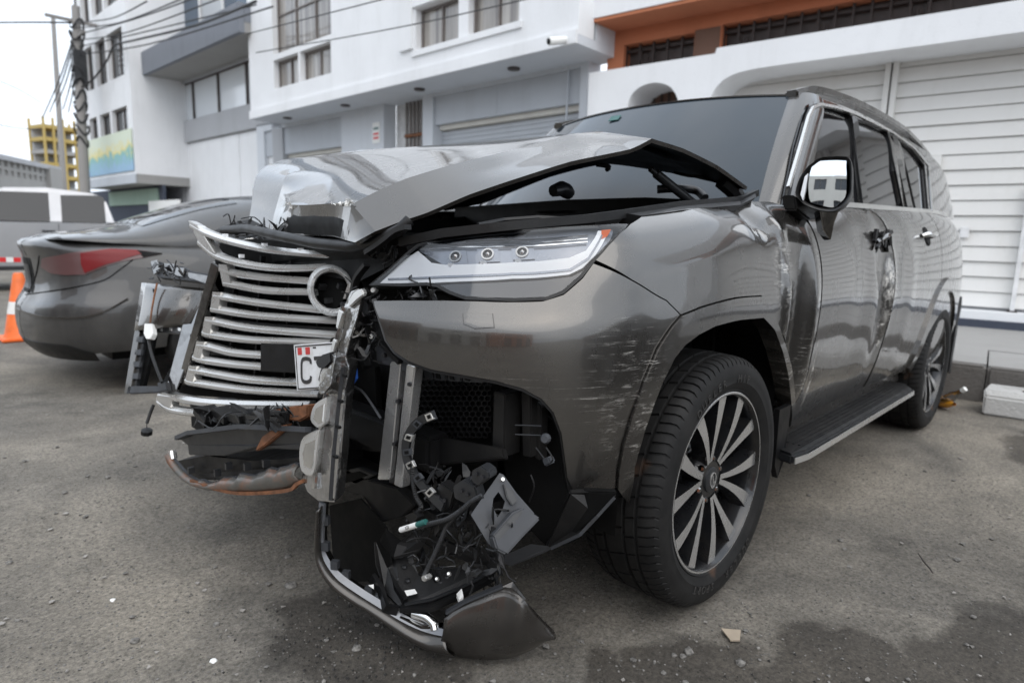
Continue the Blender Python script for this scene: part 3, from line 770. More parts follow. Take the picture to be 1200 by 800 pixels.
# opposite side of the street: only its reflection shows (bodywork, mirror, windows)
def far_side():
    specs = [((15, -26), 'cream_building', 12, 4.6, M['cream'], 'cream building across the street reflected in the bodywork'), ((15.5, -13), 'brick_building', 11, 7.5, M['brown'], 'brown brick building across the street reflected in the bumper'),
             ((15, -1.5), 'pale_building', 9, 5.5, M['cream'], 'pale two storey building across the street reflected in the paint'), ((15, 8), 'plain_house', 10, 6.0, M['orange'], 'terracotta house across the street reflected in the side windows')]
    for (x, y), nm, w, hh, mt, lab in specs:
        h = Front((x, y), math.radians(-90), nm, lab)
        holes = []
        for f in range(int(hh//2.7)):
            for i in range(int(w//2.6)): holes.append((-w+.8+2.6*i, -w+2.3+2.6*i, .9+2.8*f if f else .12, 2.3+2.8*f))
        h.holed('wall', mt, -w, 0, .1, hh, holes, -.4, 0)
        h.part('back_wall', mt, -w, 0, -5, -.4, .1, hh)
        for q in holes: h.window(*q, 0, nv=2)
far_side()
# ------------------------------------------------------------------ the wrecked SUV: origin under the front axle, +X forward, +Y its left side
suv = empty('suv', (0, 0, 0), 0, 'crashed bronze grey SUV with buckled bonnet, torn open front bumper and scraped side', 'car')
PLAN = catmull([(.985, -.1), (.98, .1), (.965, .28), (.935, .44), (.885, .60), (.81, .735), (.71, .845), (.59, .915), (.45, .95), (.2, .965), (0, .97), (-.6, .97), (-1.2, .97), (-1.8, .97), (-2.4, .97), (-3.0, .962), (-3.45, .935), (-3.8, .87), (-4.02, .74), (-4.12, .5), (-4.14, .1), (-4.14, -.1)], 10)
_d = np.linalg.norm(np.diff(PLAN, axis=0), axis=1); PS = np.concatenate([[0], np.cumsum(_d)])
def s_at_x(x): return float(np.interp(-x, -PLAN[:, 0], PS))
# section profiles (inset, height) for v = 0..8
KEYS = [(0.0, [(.10, .40), (.05, .50), (.02, .62), (.0, .76), (.0, .90), (.025, .955), (.07, 1.03), (.12, 1.11), (.22, 1.17)]),
        (s_at_x(.80), [(.10, .40), (.05, .50), (.02, .62), (.0, .76), (.0, .90), (.025, .955), (.065, 1.03), (.11, 1.11), (.19, 1.17)]),
        (s_at_x(.45), [(.08, .40), (.04, .50), (.012, .62), (.0, .76), (.002, .90), (.012, .98), (.03, 1.07), (.075, 1.15), (.17, 1.215)]),
        (s_at_x(.0), [(.06, .40), (.03, .50), (.008, .62), (.0, .78), (.0, .93), (.008, 1.03), (.025, 1.12), (.07, 1.195), (.165, 1.245)]),
        (s_at_x(-.55), [(.10, .40), (.05, .50), (.018, .62), (.004, .78), (.0, .93), (.012, 1.05), (.04, 1.15), (.085, 1.225), (.15, 1.28)]),
        (s_at_x(-1.2), [(.10, .40), (.06, .50), (.03, .62), (.006, .78), (.0, .93), (.012, 1.06), (.04, 1.17), (.08, 1.25), (.135, 1.30)]),
        (s_at_x(-2.9), [(.06, .40), (.03, .50), (.01, .62), (.0, .78), (.0, .95), (.010, 1.08), (.035, 1.20), (.075, 1.29), (.135, 1.352)]),
        (s_at_x(-4.0), [(.06, .40), (.03, .50), (.01, .62), (.0, .78), (.005, .95), (.02, 1.08), (.045, 1.20), (.085, 1.29), (.145, 1.352)]),
        (PS[-1], [(.06, .40), (.03, .50), (.01, .62), (.0, .78), (.005, .95), (.02, 1.08), (.045, 1.20), (.085, 1.29), (.145, 1.352)])]
KS = np.array([k[0] for k in KEYS]); KP = np.array([k[1] for k in KEYS])        # (nk, 9, 2)
# each section as a dense smooth curve over v
VD = np.linspace(0, 8, 81)
KD = np.array([catmull(k, 10) for k in KP])                                    # (nk, 81, 2)
_t = np.gradient(PLAN, axis=0); _t /= np.linalg.norm(_t, axis=1)[:, None]
def body_fn(s, v):
    s = np.asarray(s, float); v = np.asarray(v, float)
    x = np.interp(s, PS, PLAN[:, 0]); y = np.interp(s, PS, PLAN[:, 1])
    tx = np.interp(s, PS, _t[:, 0]); ty = np.interp(s, PS, _t[:, 1]); l = np.hypot(tx, ty); tx, ty = tx/l, ty/l
    nx, ny = -ty, tx                                # outward is to the right of travel: rotate
    nx, ny = ty, -tx
    i = np.clip(np.searchsorted(KS, s, side='right')-1, 0, len(KS)-2); f = np.clip((s-KS[i])/(KS[i+1]-KS[i]), 0, 1); f = f*f*(3-2*f)
    u = np.clip(v, 0, 8)*10; j = np.clip(u.astype(int), 0, 79); g = u-j
    def samp(kk): return KD[kk, j]*(1-g)[:, None]+KD[kk, j+1]*g[:, None]
    pz = samp(i)*(1-f)[:, None]+samp(i+1)*f[:, None]
    return np.stack([x-nx*pz[:, 0], y-ny*pz[:, 0], pz[:, 1]], 1)
_tmp = body_fn(np.array([s_at_x(-1.0)]), np.array([4.0]))[0]
_chk = body_fn(np.array([s_at_x(-1.0)]), np.array([0.0]))[0]
class BodySurf(Surf): pass
BODY = BodySurf(body_fn, (0.02, PS[-1]-.02), (0, 8), 520, 90, 1.0, .12)
BODY.flip = False
_n = BODY.normal(np.array([s_at_x(-1.0)]), np.array([3.0]))[0]
if _n[1] < 0: BODY.flip = True
BODY.__init__(body_fn, (0.02, PS[-1]-.02), (0, 8), 520, 90, 1.0, .12)
SX = s_at_x
# dents pressed into the left side
def dent(P):
    x, y, z = P[:, 0], P[:, 1], P[:, 2]
    def g(cx, cz, rx, rz): return np.exp(-((x-cx)/rx)**2-((z-cz)/rz)**2)
    q4 = np.exp(-np.abs((x+.485)/.085)**4-np.abs((z-.84)/.27)**4)
    d = -.042*q4-.012*g(-.40, 1.10, .10, .05)+.016*g(-.335, .98, .028, .22)+.010*g(-.60, .85, .04, .25)
    d += -.032*g(-1.50, .90, .06, .20)-.02*g(-1.42, 1.05, .05, .08)+.012*g(-1.60, .93, .035, .2)-.022*g(-.20, 1.215, .05, .06)+.008*g(-.33, 1.17, .05, .05)-.009*g(-1.0, .72, .3, .12)
    d += .006*g(-1.95, .9, .1, .3)-.006*g(-1.2, .95, .12, .25)
    return d
def bpx(pts, **k): return BODY.invs(pts, **k)
def panel(name, pts, mat='paint', off=0.0, dn=True, **k):
    return cut_panel(name, BODY, pts, M[mat], suv, off=off, disp=dent if dn else None, **k)
def xz(x, v): return (SX(x), v)
def vz(x, z, n=400):
    """v on the section at x with height z"""
    vv = np.linspace(0, 8, n); P = body_fn(np.full(n, SX(x)), vv); return float(np.interp(z, P[:, 2], vv))
# --- traced outlines
SEAM = [(697, 305), (740, 328), (781, 352), (797.5, 369)]
HL_REAR = [(697, 305), (713, 287), (726, 273), (738, 262)]
FL_OUT_F = [(797.5, 369), (787, 381), (769, 408), (753, 446), (738, 488), (728, 522), (723, 550), (721.5, 572)]
FL_OUT_R = [(797.5, 369), (820, 360), (850, 351.5), (875, 347.5), (892, 346.5), (899, 355), (907, 372), (916, 396), (925, 426), (929, 452), (930, 480)]
FL_IN = [(727, 580), (735, 588), (742, 545), (746, 530), (754, 502), (764, 474), (774, 448), (788, 420), (800, 405), (816, 393), (835, 383), (865, 375.5), (892, 373), (905, 387), (914, 411), (921, 440), (925, 477), (924, 500)]
smax = SX(-.95)
sea = bpx(SEAM, amax=smax); hlr = bpx(HL_REAR, amax=smax); fof = bpx(FL_OUT_F, amax=smax); forr = bpx(FL_OUT_R, amax=smax)
top = bpx([(752, 253), (780, 248), (820, 243.5), (868, 238.5)], amax=smax)
# fender
ftop = [(t[0], min(t[1], 7.9)) for t in top]
fender = list(map(tuple, sea[::-1]))[:-1]+[tuple(q) for q in hlr]+ftop+[xz(-.30, 7.95), xz(-.48, 7.9), xz(-.60, 7.6), xz(-.655, 6.6), xz(-.66, 5), xz(-.655, 3.2), xz(-.64, 2.2), xz(-.585, 1.0)]+[tuple(q) for q in forr[::-1]]
def dedup(P, e=.004):
    out = []
    for p in P:
        if not out or abs(p[0]-out[-1][0])+abs(p[1]-out[-1][1])*.12 > e: out.append(p)
    if abs(out[0][0]-out[-1][0])+abs(out[0][1]-out[-1][1])*.12 < e: out.pop()
    return out
panel('fender', dedup(fender), step=.02)
# flare round the arch, standing proud of the fender
fin = bpx(FL_IN, amax=smax)
flare = [tuple(q) for q in fof[::-1]]+[tuple(q) for q in forr[1:]]+[tuple(q) for q in fin[::-1]]
FLARE = dedup(flare)
panel('wheel_arch_flare', FLARE, off=.008, dn=False, step=.02, thick=.06)
# what is left of the bumper: its left corner
BUMP = [(437, 352), (470, 351.5), (520, 351.5), (560, 352.5), (600, 353.5), (636, 352.5), (660, 345), (682, 326), (695, 308)]+SEAM[1:]+FL_OUT_F[1:]+[(700, 576), (672, 577), (664, 560), (661, 535), (657, 508), (648, 484), (634, 468), (612, 456), (580, 447), (540, 440), (505, 434), (478, 424), (462, 413), (452, 399), (446, 380)]
bump = bpx(BUMP, amax=SX(.3))
panel('bumper_corner', dedup([tuple(b) for b in bump]), dn=False, step=.02, thick=.012)
# washer cap outline
wc = bpx([(542, 367), (578, 367.5), (580, 384), (556, 385.5), (543, 380)], amax=SX(.3))
panel('washer_cover', [tuple(q) for q in wc], 'primer_paint', off=.0012, dn=False, gap=0, step=.02, thick=.003)
panel('washer_cover', [tuple(q) for q in inset_poly(wc*np.array([1, .12]), .0025)/np.array([1, .12])], 'paint', off=.0026, dn=False, gap=0, step=.02, thick=.004)
# headlight
HL = [(432, 333), (455, 314), (474, 297), (489, 285), (520, 277), (560, 272), (600, 268.5), (650, 265), (700, 262.5), (738, 261), (727, 272), (714, 286), (697, 304), (681, 324), (660, 342), (640, 349), (600, 350), (545, 348), (527, 342), (512, 334), (500, 331.5), (470, 332.5)]
hl = bpx(HL, amax=SX(.3)); HLP = dedup([tuple(b) for b in hl])
def flat_panel(name, pts, mat, off, parent, thick=.004, gap=0.0, step=.03): 
    o = cut_panel(name, BODY, dedup([tuple(b) for b in bpx(pts, amax=SX(.3))]), M[mat], parent, off=off, thick=thick, gap=gap, step=step); return o
head = cut_panel('headlight', BODY, HLP, M['void'], suv, off=-.03, thick=.03, gap=0)
head['label'] = 'large slim headlight with a bright hooked light band, still intact'
E2 = lambda P: P
M['drl'] = NT('frosted_light_band').set(Base_Color=(.88, .9, .93), Roughness=.35, Coat_Weight=1.0, Coat_Roughness=.02, Specular_IOR_Level=.6).m
M['lamp_in'] = simple('lamp_housing', (.24, .26, .30), .24, .4, var=.1)
M['lamp_low'] = simple('lamp_lower_housing', (.02, .02, .023), .15, .3, .5, var=.1)
flat_panel('lamp_housing', [(482, 286), (520, 272.5), (600, 266), (700, 260), (722, 260), (704, 299), (520, 309)], 'lamp_in', -.020, head)
flat_panel('light_band', [(440, 331), (468, 304), (487, 291), (503, 305.5), (520, 308), (600, 305), (668, 299.5), (688, 291), (702, 266), (714, 266), (700, 296), (684, 312), (668, 319.5), (600, 324), (520, 328), (470, 330.5)], 'drl', -.012, head, .01)
flat_panel('lower_housing', [(505, 331), (530, 329), (600, 326), (672, 321), (690, 312), (680, 324), (658, 340), (640, 346), (600, 347), (546, 345), (528, 339)], 'lamp_low', -.018, head)
flat_panel('band_line', [(452, 324), (520, 321), (600, 317.5), (668, 313), (690, 300), (706, 272), (708, 272), (692, 302), (670, 315.5), (600, 320), (520, 323.5), (452, 326)], 'lamp_in', -.009, head, .002)
for _i, _y in enumerate((283, 279, 275)): flat_panel('lamp_fin', [(500+22*_i, _y+3), (600, _y), (690, _y-4), (690, _y-2.6), (600, _y+1.5), (500+22*_i, _y+4.5)], 'chrome', -.012, head, .003)
for _x, _y in ((531, 298), (570, 295), (611, 292)): flat_panel('bezel', [(_x-13, _y-8), (_x+13, _y-9), (_x+15, _y+8), (_x-11, _y+9)], 'lamp_in', -.016, head, .004)
flat_panel('side_marker', [(706, 266), (718, 265), (713, 274), (706, 277)], 'orange_lens', -.010, head)
for cx, cy in ((531, 297), (570, 294), (611, 291)):
    c = BODY.inv(cx, cy, amax=SX(.3)); P = body_fn(np.array([c[0]]), np.array([c[1]]))[0]; n = BODY.normal(np.array([c[0]]), np.array([c[1]]))[0]
    MB().lathe([(0, .007), (.008, .005), (.012, 0), (.016, 0), (.016, -.02)], P-n*.013, n, 20).build('projector', M['darkchrome'], head, smooth=50)
    MB().box(-.02, .02, -.004, .004, -.004, .004, Matrix.Translation(Vector(P-n*.016+np.array([0, 0, -.02])))).build('reflector', M['drl'], head)
cut_panel('lens', BODY, HLP, M['clear'], head, off=-.003, thick=0, gap=.002, lip=False)
rim = BODY.fn(np.array([p[0] for p in HLP]), np.array([p[1] for p in HLP]))
MB().sweep(list(rim-.012*BODY.normal(np.array([p[0] for p in HLP]), np.array([p[1] for p in HLP]))), .008, .02, up=(.6, .6, .3), closed=True).build('gasket', M['black'], head)
# doors: lower skins; the wheel arch cuts into the rear one
fd = [xz(-.665, 6.6), xz(-.69, 7.9), xz(-1.0, 7.93), xz(-1.55, 7.96), xz(-1.585, 7.4), xz(-1.60, 5), xz(-1.60, 2.0), xz(-1.59, .5), xz(-.72, .5), xz(-.60, .5), xz(-.59, 1.0), xz(-.645, 2.2), xz(-.665, 3.2), xz(-.67, 5)]
panel('front_door', fd, step=.022)
arch_c = (-2.85, .42)
def arch_pts(r, a0, a1, n=16, sq=.0):
    out = []
    for k in range(n+1):
        a = math.radians(a0+(a1-a0)*k/n); x = -2.85+r*math.cos(a)*(1-.0*sq); z = .42+r*math.sin(a)
        out.append((x, z))
    return [(SX(x), vz(x, max(z, .402))) for x, z in out]
rd = [xz(-1.605, 7.4), xz(-1.57, 7.96), xz(-2.0, 7.96), xz(-2.62, 7.97), xz(-2.66, 7.2), xz(-2.64, 6.2)]+arch_pts(.535, 66, 4, 10)+[xz(-2.315, .5), xz(-1.62, .5), xz(-1.62, 2), xz(-1.62, 5)]
rear_door = panel('rear_door', dedup(rd), step=.025)
qp = [xz(-2.645, 6.2), xz(-2.665, 7.2), xz(-2.63, 7.97), xz(-3.2, 7.99), (PS[-1]-.55, 7.99), (PS[-1]-.55, 6), (PS[-1]-.55, 3.4)]+[xz(-3.75, 3.2), xz(-3.45, 1.5), xz(-3.4, .4)]+arch_pts(.535, 0, 66, 10)
panel('quarter_panel', dedup(qp), step=.03, dn=False)
rf = arch_pts(.545, 4, 178, 20)+arch_pts(.455, 178, 0, 20)
panel('wheel_arch_flare', dedup(rf), off=.014, dn=False, step=.03, thick=.06)
tl = [(PS[-1]-1.05, 6.6), (PS[-1]-.555, 6.6), (PS[-1]-.555, 4.6), (PS[-1]-1.0, 4.8)]
panel('tail_lamp', tl, 'lamp_red', off=.006, dn=False, step=.05)
panel('rear_bumper', [xz(-3.44, .5), xz(-3.46, 1.5), xz(-3.76, 3.1), (PS[-1]-.3, 3.3), (PS[-1]-.03, 3.3), (PS[-1]-.03, .3), xz(-3.5, .3)], 'black', off=.02, dn=False, step=.05, thick=.04)
panel('tailgate', [(PS[-1]-.54, 7.9), (PS[-1]-.03, 7.9), (PS[-1]-.03, 3.35), (PS[-1]-.54, 3.35)], step=.06, dn=False)
# inner shell behind the panels so that gaps read dark
V = []
sh_s = np.linspace(SX(.30), PS[-1]-.02, 90)
G = np.array([[body_fn(np.array([a]), np.array([b]))[0]-BODY.normal(np.array([a]), np.array([b]))[0]*.05 for b in np.linspace(1.2, 7.95, 14)] for a in sh_s])
for i, a in enumerate(sh_s):
    for j in range(14):
        x, y, z = G[i, j]
        if abs(x) < .58: G[i, j, 1] = min(y, .64)
        if abs(x+2.85) < .58: G[i, j, 1] = min(y, .66)
v, f = grid_mesh(G); mesh_obj('inner_shell', v, f, M['void'], suv)

# ------------------------------------------------------------------ greenhouse
BELT = [(-.40, 1.262), (-1.2, 1.30), (-2.9, 1.352), (-4.2, 1.352)]
def belt_z(x): return np.interp(-np.asarray(x), [-b[0] for b in BELT], [b[1] for b in BELT])
def green_fn(x, z):
    x = np.asarray(x, float); z = np.asarray(z, float)
    base = .835-.03*np.clip((-x-2.6), 0, None)**2-.05*np.clip((-x-3.4), 0, None)**2
    y = base-(z-1.30)*.22-.35*np.clip(z-1.66, 0, None)**2*6-.05*np.clip(z-1.5, 0, None)**2
    return np.stack([x, y, z], 1)
GREEN = Surf(green_fn, (-4.15, -.2), (1.2, 1.84), 300, 70)
if GREEN.normal(np.array([-1.0]), np.array([1.5]))[0][1] < 0: GREEN.flip = True
GREEN.__init__(green_fn, (-4.15, -.2), (1.2, 1.84), 300, 70)
def gpx(pts): return [tuple(q) for q in GREEN.invs(pts)]
def gpanel(name, pts, mat, off=0.0, parent=None, **k): return cut_panel(name, GREEN, pts, M[mat], parent or suv, off=off, **k)
fw = gpx([(923, 219), (936, 175), (946, 139), (951, 128), (957, 125.5), (975, 128.5), (995, 135), (1003, 190), (1009.5, 246)])
rw = gpx([(1004, 142), (1020, 147.5), (1039, 155.5), (1048, 200), (1057.5, 246.5), (1016, 246)])
qw = gpx([(1053, 163), (1066, 174), (1082, 195), (1086.5, 247.5), (1073, 247.5), (1063, 203)])
fw[0] = (fw[0][0], float(belt_z(fw[0][0]))+.02); 
def grow(P, d): return [tuple(q) for q in inset_poly(np.array(P), -d)]
roof_e = [(-1.06, 1.742), (-1.3, 1.762), (-1.9, 1.772), (-2.6, 1.768), (-3.1, 1.745), (-3.45, 1.70), (-3.7, 1.62), (-3.95, 1.45), (-4.02, 1.355)]
side = [(-.60, float(belt_z(-.6)))]+roof_e+[(-3.6, 1.353), (-2.9, 1.353), (-2.0, float(belt_z(-2.0))), (-1.2, float(belt_z(-1.2)))]
ccw = lambda P: P if sum(P[i-1][0]*P[i][1]-P[i][0]*P[i-1][1] for i in range(len(P))) > 0 else P[::-1]
fw, rw, qw = ccw(fw), ccw(rw), ccw(qw)
gpanel('cab_side', side, 'paint', holes=[grow(fw, .012), grow(rw, .010), grow(qw, .010)], step=.025, thick=.03, gap=0)
for nm, P in (('front_side_window', fw), ('rear_side_window', rw), ('quarter_window', qw)):
    w = gpanel(nm, grow(P, .022), 'tint', off=-.010, gap=0, thick=.006, step=.04)
    R = green_fn(np.array([q[0] for q in grow(P, .008)]), np.array([q[1] for q in grow(P, .008)]))
    MB().sweep(list(R+np.array([0, .001, 0])), .012, .010, up=(0, 1, .25), closed=True).build('window_trim', M['black'], w)
# pillar strips between the panes and the bright trim round the glass
def strip(name, pts, w, mat, off=.004, h=.012):
    P = green_fn(np.array([p[0] for p in pts]), np.array([p[1] for p in pts]))+np.array([0, off, 0])
    MB().sweep(list(P), w, h, up=(0, 1, .25)).build(name, M[mat], suv, smooth=30)
f_t, f_b = gpx([(999.5, 138.5), (1013, 246.5)]); strip('pillar_trim', [f_t, f_b], .085, 'tint')
f_t, f_b = gpx([(1046, 159), (1065, 247.5)]); strip('pillar_trim', [f_t, f_b], .10, 'tint')
strip('belt_trim', [(fw_x, float(belt_z(fw_x))+.004) for fw_x in np.linspace(-.78, -3.35, 12)], .022, 'chrome', .012)
strip('window_surround', [(x, z-.002) for x, z in gpx([(920, 219), (934, 172), (944, 137), (949.5, 125.5), (957, 122.5), (976, 126), (997, 133), (1020, 144), (1045, 157), (1068, 174), (1084, 193)])], .012, 'satin', .012)
strip('window_surround', gpx([(1084, 193), (1086, 215), (1088.5, 247.5)]), .02, 'chrome', .014)
# windscreen, pillars, roof
WB, WT = np.array([-.50, .765, 1.215]), np.array([-1.035, .635, 1.752])
def screen_pt(u, t):
    """u -1..1 across, t 0 bottom..1 top"""
    e = WB+(WT-WB)*t; ye = e[1]
    x = e[0]+(.15-.04*t)*(1-abs(u)**2.2)+.03*math.sin(PI*t)*.6; z = e[2]+.018*(1-u*u)*t
    return np.array([x, ye*u, z])
G = np.array([[screen_pt(u, t) for t in np.linspace(0, 1, 12)] for u in np.linspace(-1, 1, 33)])
v, f = grid_mesh(G); mesh_obj('windscreen', v, f, M['screen'], suv, smooth=180)
MB().sweep([screen_pt(u, 1.0)+np.array([0, 0, .002]) for u in np.linspace(-.985, .985, 25)], .012, .006).build('windscreen_trim', M['primer_paint'], suv)
MB().sweep([screen_pt(u, -.01)+np.array([.01, 0, .0]) for u in np.linspace(-1, 1, 25)], .05, .02).build('cowl', M['black'], suv)
MB().box(-.028, .028, -.002, .002, -.018, .018, Matrix.Translation(Vector(screen_pt(-.22, .90)+np.array([.004, 0, .004])))@Matrix.Rotation(PI/2, 4, 'Z')@Matrix.Rotation(-.8, 4, 'X')).build('sticker', M['green'], suv)
def pillar(sg):
    rows = []
    for t in np.linspace(-.02, 1, 14):
        p0 = screen_pt(1, t)-np.array([0, .004, 0]); x2 = -.735+(-1.165+.735)*t; z2 = 1.262+(1.744-1.262)*t
        p2 = green_fn(np.array([x2]), np.array([z2]))[0]+np.array([0, .006, 0])
        c = np.array([p0[0]*.72+p2[0]*.28+.045, p2[1]+.012, p0[2]*.7+p2[2]*.3+.02])
        rows.append([(1-k)**2*p0+2*k*(1-k)*c+k*k*p2 for k in np.linspace(0, 1, 9)])
    G = np.array(rows)*np.array([1, sg, 1]); v, f = grid_mesh(G)
    if sg < 0: f = [q[::-1] for q in f]
    return mesh_obj('windscreen_pillar', v, f, M['paint'], suv, smooth=180)
pillar(1); pillar(-1)
def roof_z(x, y): 
    zc = np.interp(-x, [.9, 1.2, 1.6, 2.2, 2.8, 3.3, 3.7], [1.765, 1.792, 1.812, 1.815, 1.802, 1.765, 1.70])
    return zc-.052*abs(y/.70)**3
xs = np.linspace(0, 1, 40); G = []
for u in np.linspace(-1, 1, 25):
    row = []
    x0 = screen_pt(u, 1.0)
    for q in xs:
        x = x0[0]*(1-q)+(-3.72)*q; ye = .635+(.70-.635)*min(1, q*6)-.10*max(0, q-.8)*3; y = u*ye
        z = roof_z(x, y); b = max(0, 1-q*14); row.append((x, y, z*(1-b)+x0[2]*b))
    G.append(row)
v, f = grid_mesh(np.array(G)); mesh_obj('roof', v, f, M['paint'], suv, smooth=180)
G = []
for u in np.linspace(-1, 1, 13):
    G.append([(-3.72-.0*u, u*.65, 1.655-.03*u*u), (-3.86, u*.66, 1.55), (-4.0, u*.68, 1.42), (-4.08, u*.7, 1.34)])
v, f = grid_mesh(np.array(G)); mesh_obj('rear_window', v, f, M['tint'], suv, smooth=180)
rail = catmull([(-1.02, .645, 1.752), (-1.09, .655, 1.772), (-1.20, .662, 1.796), (-1.465, .664, 1.818), (-1.861, .666, 1.832), (-2.346, .666, 1.831), (-2.758, .664, 1.815), (-3.294, .66, 1.748), (-3.5, .655, 1.69)], 6)
def mirror_y(o):
    c = o.copy(); c.data = o.data.copy(); me = c.data
    co = np.zeros(len(me.vertices)*3); me.vertices.foreach_get('co', co); co = co.reshape(-1, 3); co[:, 1] *= -1; me.vertices.foreach_set('co', co.ravel())
    me.flip_normals(); COL.objects.link(c)
    for ch in o.children: k = mirror_y(ch); k.parent = c
    return c
MB().sweep(list(rail), .06, .034).build('roof_rail', M['paint'], suv, smooth=50, bevel=.009)
# ------------------------------------------------------------------ bonnet, folded up into a tent
HOOD = [[(292, 256, -.62), (318, 269, -.38), (341, 275, -.2), (389, 277, .12), (404, 281, .24), (416, 284, .33)],
 [(295, 238, -.67), (321, 252, -.42), (341, 257, -.18), (391, 258, .145), (408, 262, .27), (427, 278, .365)],
 [(296, 222, -.70), (327, 231, -.45), (342, 240, -.15), (392, 238.5, .17), (412, 239.5, .29), (440, 271, .40)],
 [(300, 207, -.74), (331, 217, -.46), (358, 224, -.13), (420, 218, .13), (447, 221.5, .325), (472, 258.7, .44)],
 [(306, 199, -.78), (335, 206, -.48), (385, 210, -.15), (452, 200, .1), (480, 208, .36), (501, 249, .48)],
 [(313, 194, -.79), (352, 198, -.50), (415, 197, -.18), (490, 187, .09), (530, 193, .385), (550, 228, .52)],
 [(320, 191, -.8), (375, 189, -.52), (455, 183, -.2), (540, 176, .07), (584, 180, .41), (600, 211, .56)],
 [(333, 187, -.8), (400, 178, -.55), (505, 171, -.25), (598, 165, .03), (645, 164.5, .36), (668, 189.5, .60)],
 [(340, 186, -.8), (418, 176, -.56), (520, 169, -.26), (612, 163, .02), (668, 157.5, .36), (738, 175, .65)],
 [(344, 186, -.8), (425, 175.5, -.56), (530, 168.5, -.27), (625, 161, .02), (700, 153.8, .38), (764, 162.5, .68)]]
Hd = np.array([[at(a, b, y=c) for a, b, c in r] for r in HOOD])
rear = []
for q, (xm, zm) in ((.3, (-.07, 1.43)), (.65, (-.25, 1.36)), (1.0, (-.40, 1.29))):
    base = np.array([(-.34, -.80, 1.265), (-.38, -.55, 1.30), at(645, 205, x=-.41), at(712, 189, x=-.42), at(800, 201, x=-.42), (-.40, .775, 1.322)])
    rear.append(Hd[-1]*(1-q)+base*q+np.array([0, 0, .022*math.sin(PI*q)]))
Hd = np.concatenate([Hd, np.array(rear)])
def build_hood():
    nr, nc = Hd.shape[:2]
    sub = 6
    # interpolate smoothly along and across, but keep the pressed creases sharp (columns 2, 4 and row 2)
    def spl(P, sharp, n=sub):
        out = []; N = len(P)
        for i in range(N-1):
            a = P[i-1] if i > 0 and i not in sharp else P[i]-(P[i+1]-P[i]); d = P[i+2] if i+2 < N and i+1 not in sharp else P[i+1]+(P[i+1]-P[i])
            b, c = P[i], P[i+1]
            for k in range(n):
                t = k/n; out.append(.5*((2*b)+(-a+c)*t+(2*a-5*b+4*c-d)*t*t+(-a+3*b-3*c+d)*t**3))
        out.append(P[-1]); return np.array(out)
    A = np.array([spl(Hd[:, j], {2, 9}) for j in range(nc)])          # nc x R
    def lin(P, n=sub): return np.array([P[i]+(P[i+1]-P[i])*k/n for i in range(len(P)-1) for k in range(n)]+[P[-1]])
    A = .45*A+.55*np.array([lin(Hd[:, j]) for j in range(nc)])
    B = np.array([.5*spl(A[:, i], {1, 4})+.5*lin(A[:, i]) for i in range(A.shape[1])])   # R x C
    R, C_, _ = B.shape
    for i in range(R):
        for j in range(C_):
            n = noise.noise(Vector(B[i, j])*2.6)*.0028+noise.noise(Vector(B[i, j])*7+Vector((5, 0, 0)))*.0004
            e = min(1, j/8, (C_-1-j)/6+.1); B[i, j, 2] += n*max(0, e)*(1 if i > 12 else i/12)
    keepB = B.copy(); pin = np.zeros((R, C_), bool); pin[:14] = True; pin[9*sub-1:] = True; pin[:, :2] = True; pin[:, 4*sub:] = True; pin[:26, sub] = True
    for _ in range(160):
        L4 = (np.roll(B, 1, 0)+np.roll(B, -1, 0)+np.roll(B, 1, 1)+np.roll(B, -1, 1))/4
        B = np.where(pin[:, :, None], keepB, B+.9*(L4-B))
    # pressed groove on the left flank and a kink near the fold
    for i in range(R):
        for j in range(C_):
            t = i/(R-1)
            if .42 < t < .74: B[i, j, 2] -= .010*math.exp(-((j-26.5)/1.1)**2)*math.sin(PI*(t-.42)/.32)
    v, f = grid_mesh(B)
    me = bpy.data.meshes.new('bonnet'); me.from_pydata([tuple(p) for p in v], [], f); me.update()
    bm = bmesh.new(); bm.from_mesh(me); bm.verts.ensure_lookup_table()
    up = sum((fc.normal for fc in bm.faces), Vector())
    if up.z < 0: bmesh.ops.reverse_faces(bm, faces=bm.faces)
    bm.to_mesh(me); bm.free()
    me.materials.append(M['paint']); me.materials.append(M['void'])
    me.polygons.foreach_set('use_smooth', [True]*len(me.polygons))
    o = new_obj('bonnet', me, suv); o['label'] = 'buckled bonnet folded up into a tent'
    sh = set()
    for i, e in enumerate(me.edges):
        a, b = e.vertices; ia, ja = divmod(a, C_); ib, jb = divmod(b, C_)
        if ia == ib and ia in (2*sub, 9*sub): sh.add(i)
        if ja == jb and ja == 4*sub and ia < 50: sh.add(i)
        if ja == jb and ja == 1*sub and ia < 26: sh.add(i)
        if ja == jb and ja == 2*sub and ia <= 12: sh.add(i)
        if ja == jb and ja == 3*sub+3 and ia <= 12: sh.add(i)
    at_ = me.attributes.new('sharp_edge', 'BOOLEAN', 'EDGE'); at_.data.foreach_set('value', [i in sh for i in range(len(me.edges))])
    du = np.gradient(B, axis=0); dv = np.gradient(B, axis=1); NB = np.cross(du, dv); NB /= np.linalg.norm(NB, axis=2)[:, :, None]+1e-9
    if NB[..., 2].mean() < 0: NB = -NB
    Un = B-NB*.012; v2, f2 = grid_mesh(Un); mesh_obj('bonnet_underside', v2, f2, M['void'], o, smooth=180)
    rm = MB(); loop = [(i, 0) for i in range(R)]+[(R-1, j) for j in range(1, C_)]+[(i, C_-1) for i in range(R-2, -1, -1)]+[(0, j) for j in range(C_-2, 0, -1)]; nl = len(loop)
    rm.add([B[q]-NB[q]*.0005 for q in loop]+[Un[q] for q in loop], [(k, (k+1) % nl, nl+(k+1) % nl, nl+k) for k in range(nl)]); rm.build('bonnet_hem', M['primer_paint'], o, smooth=30)
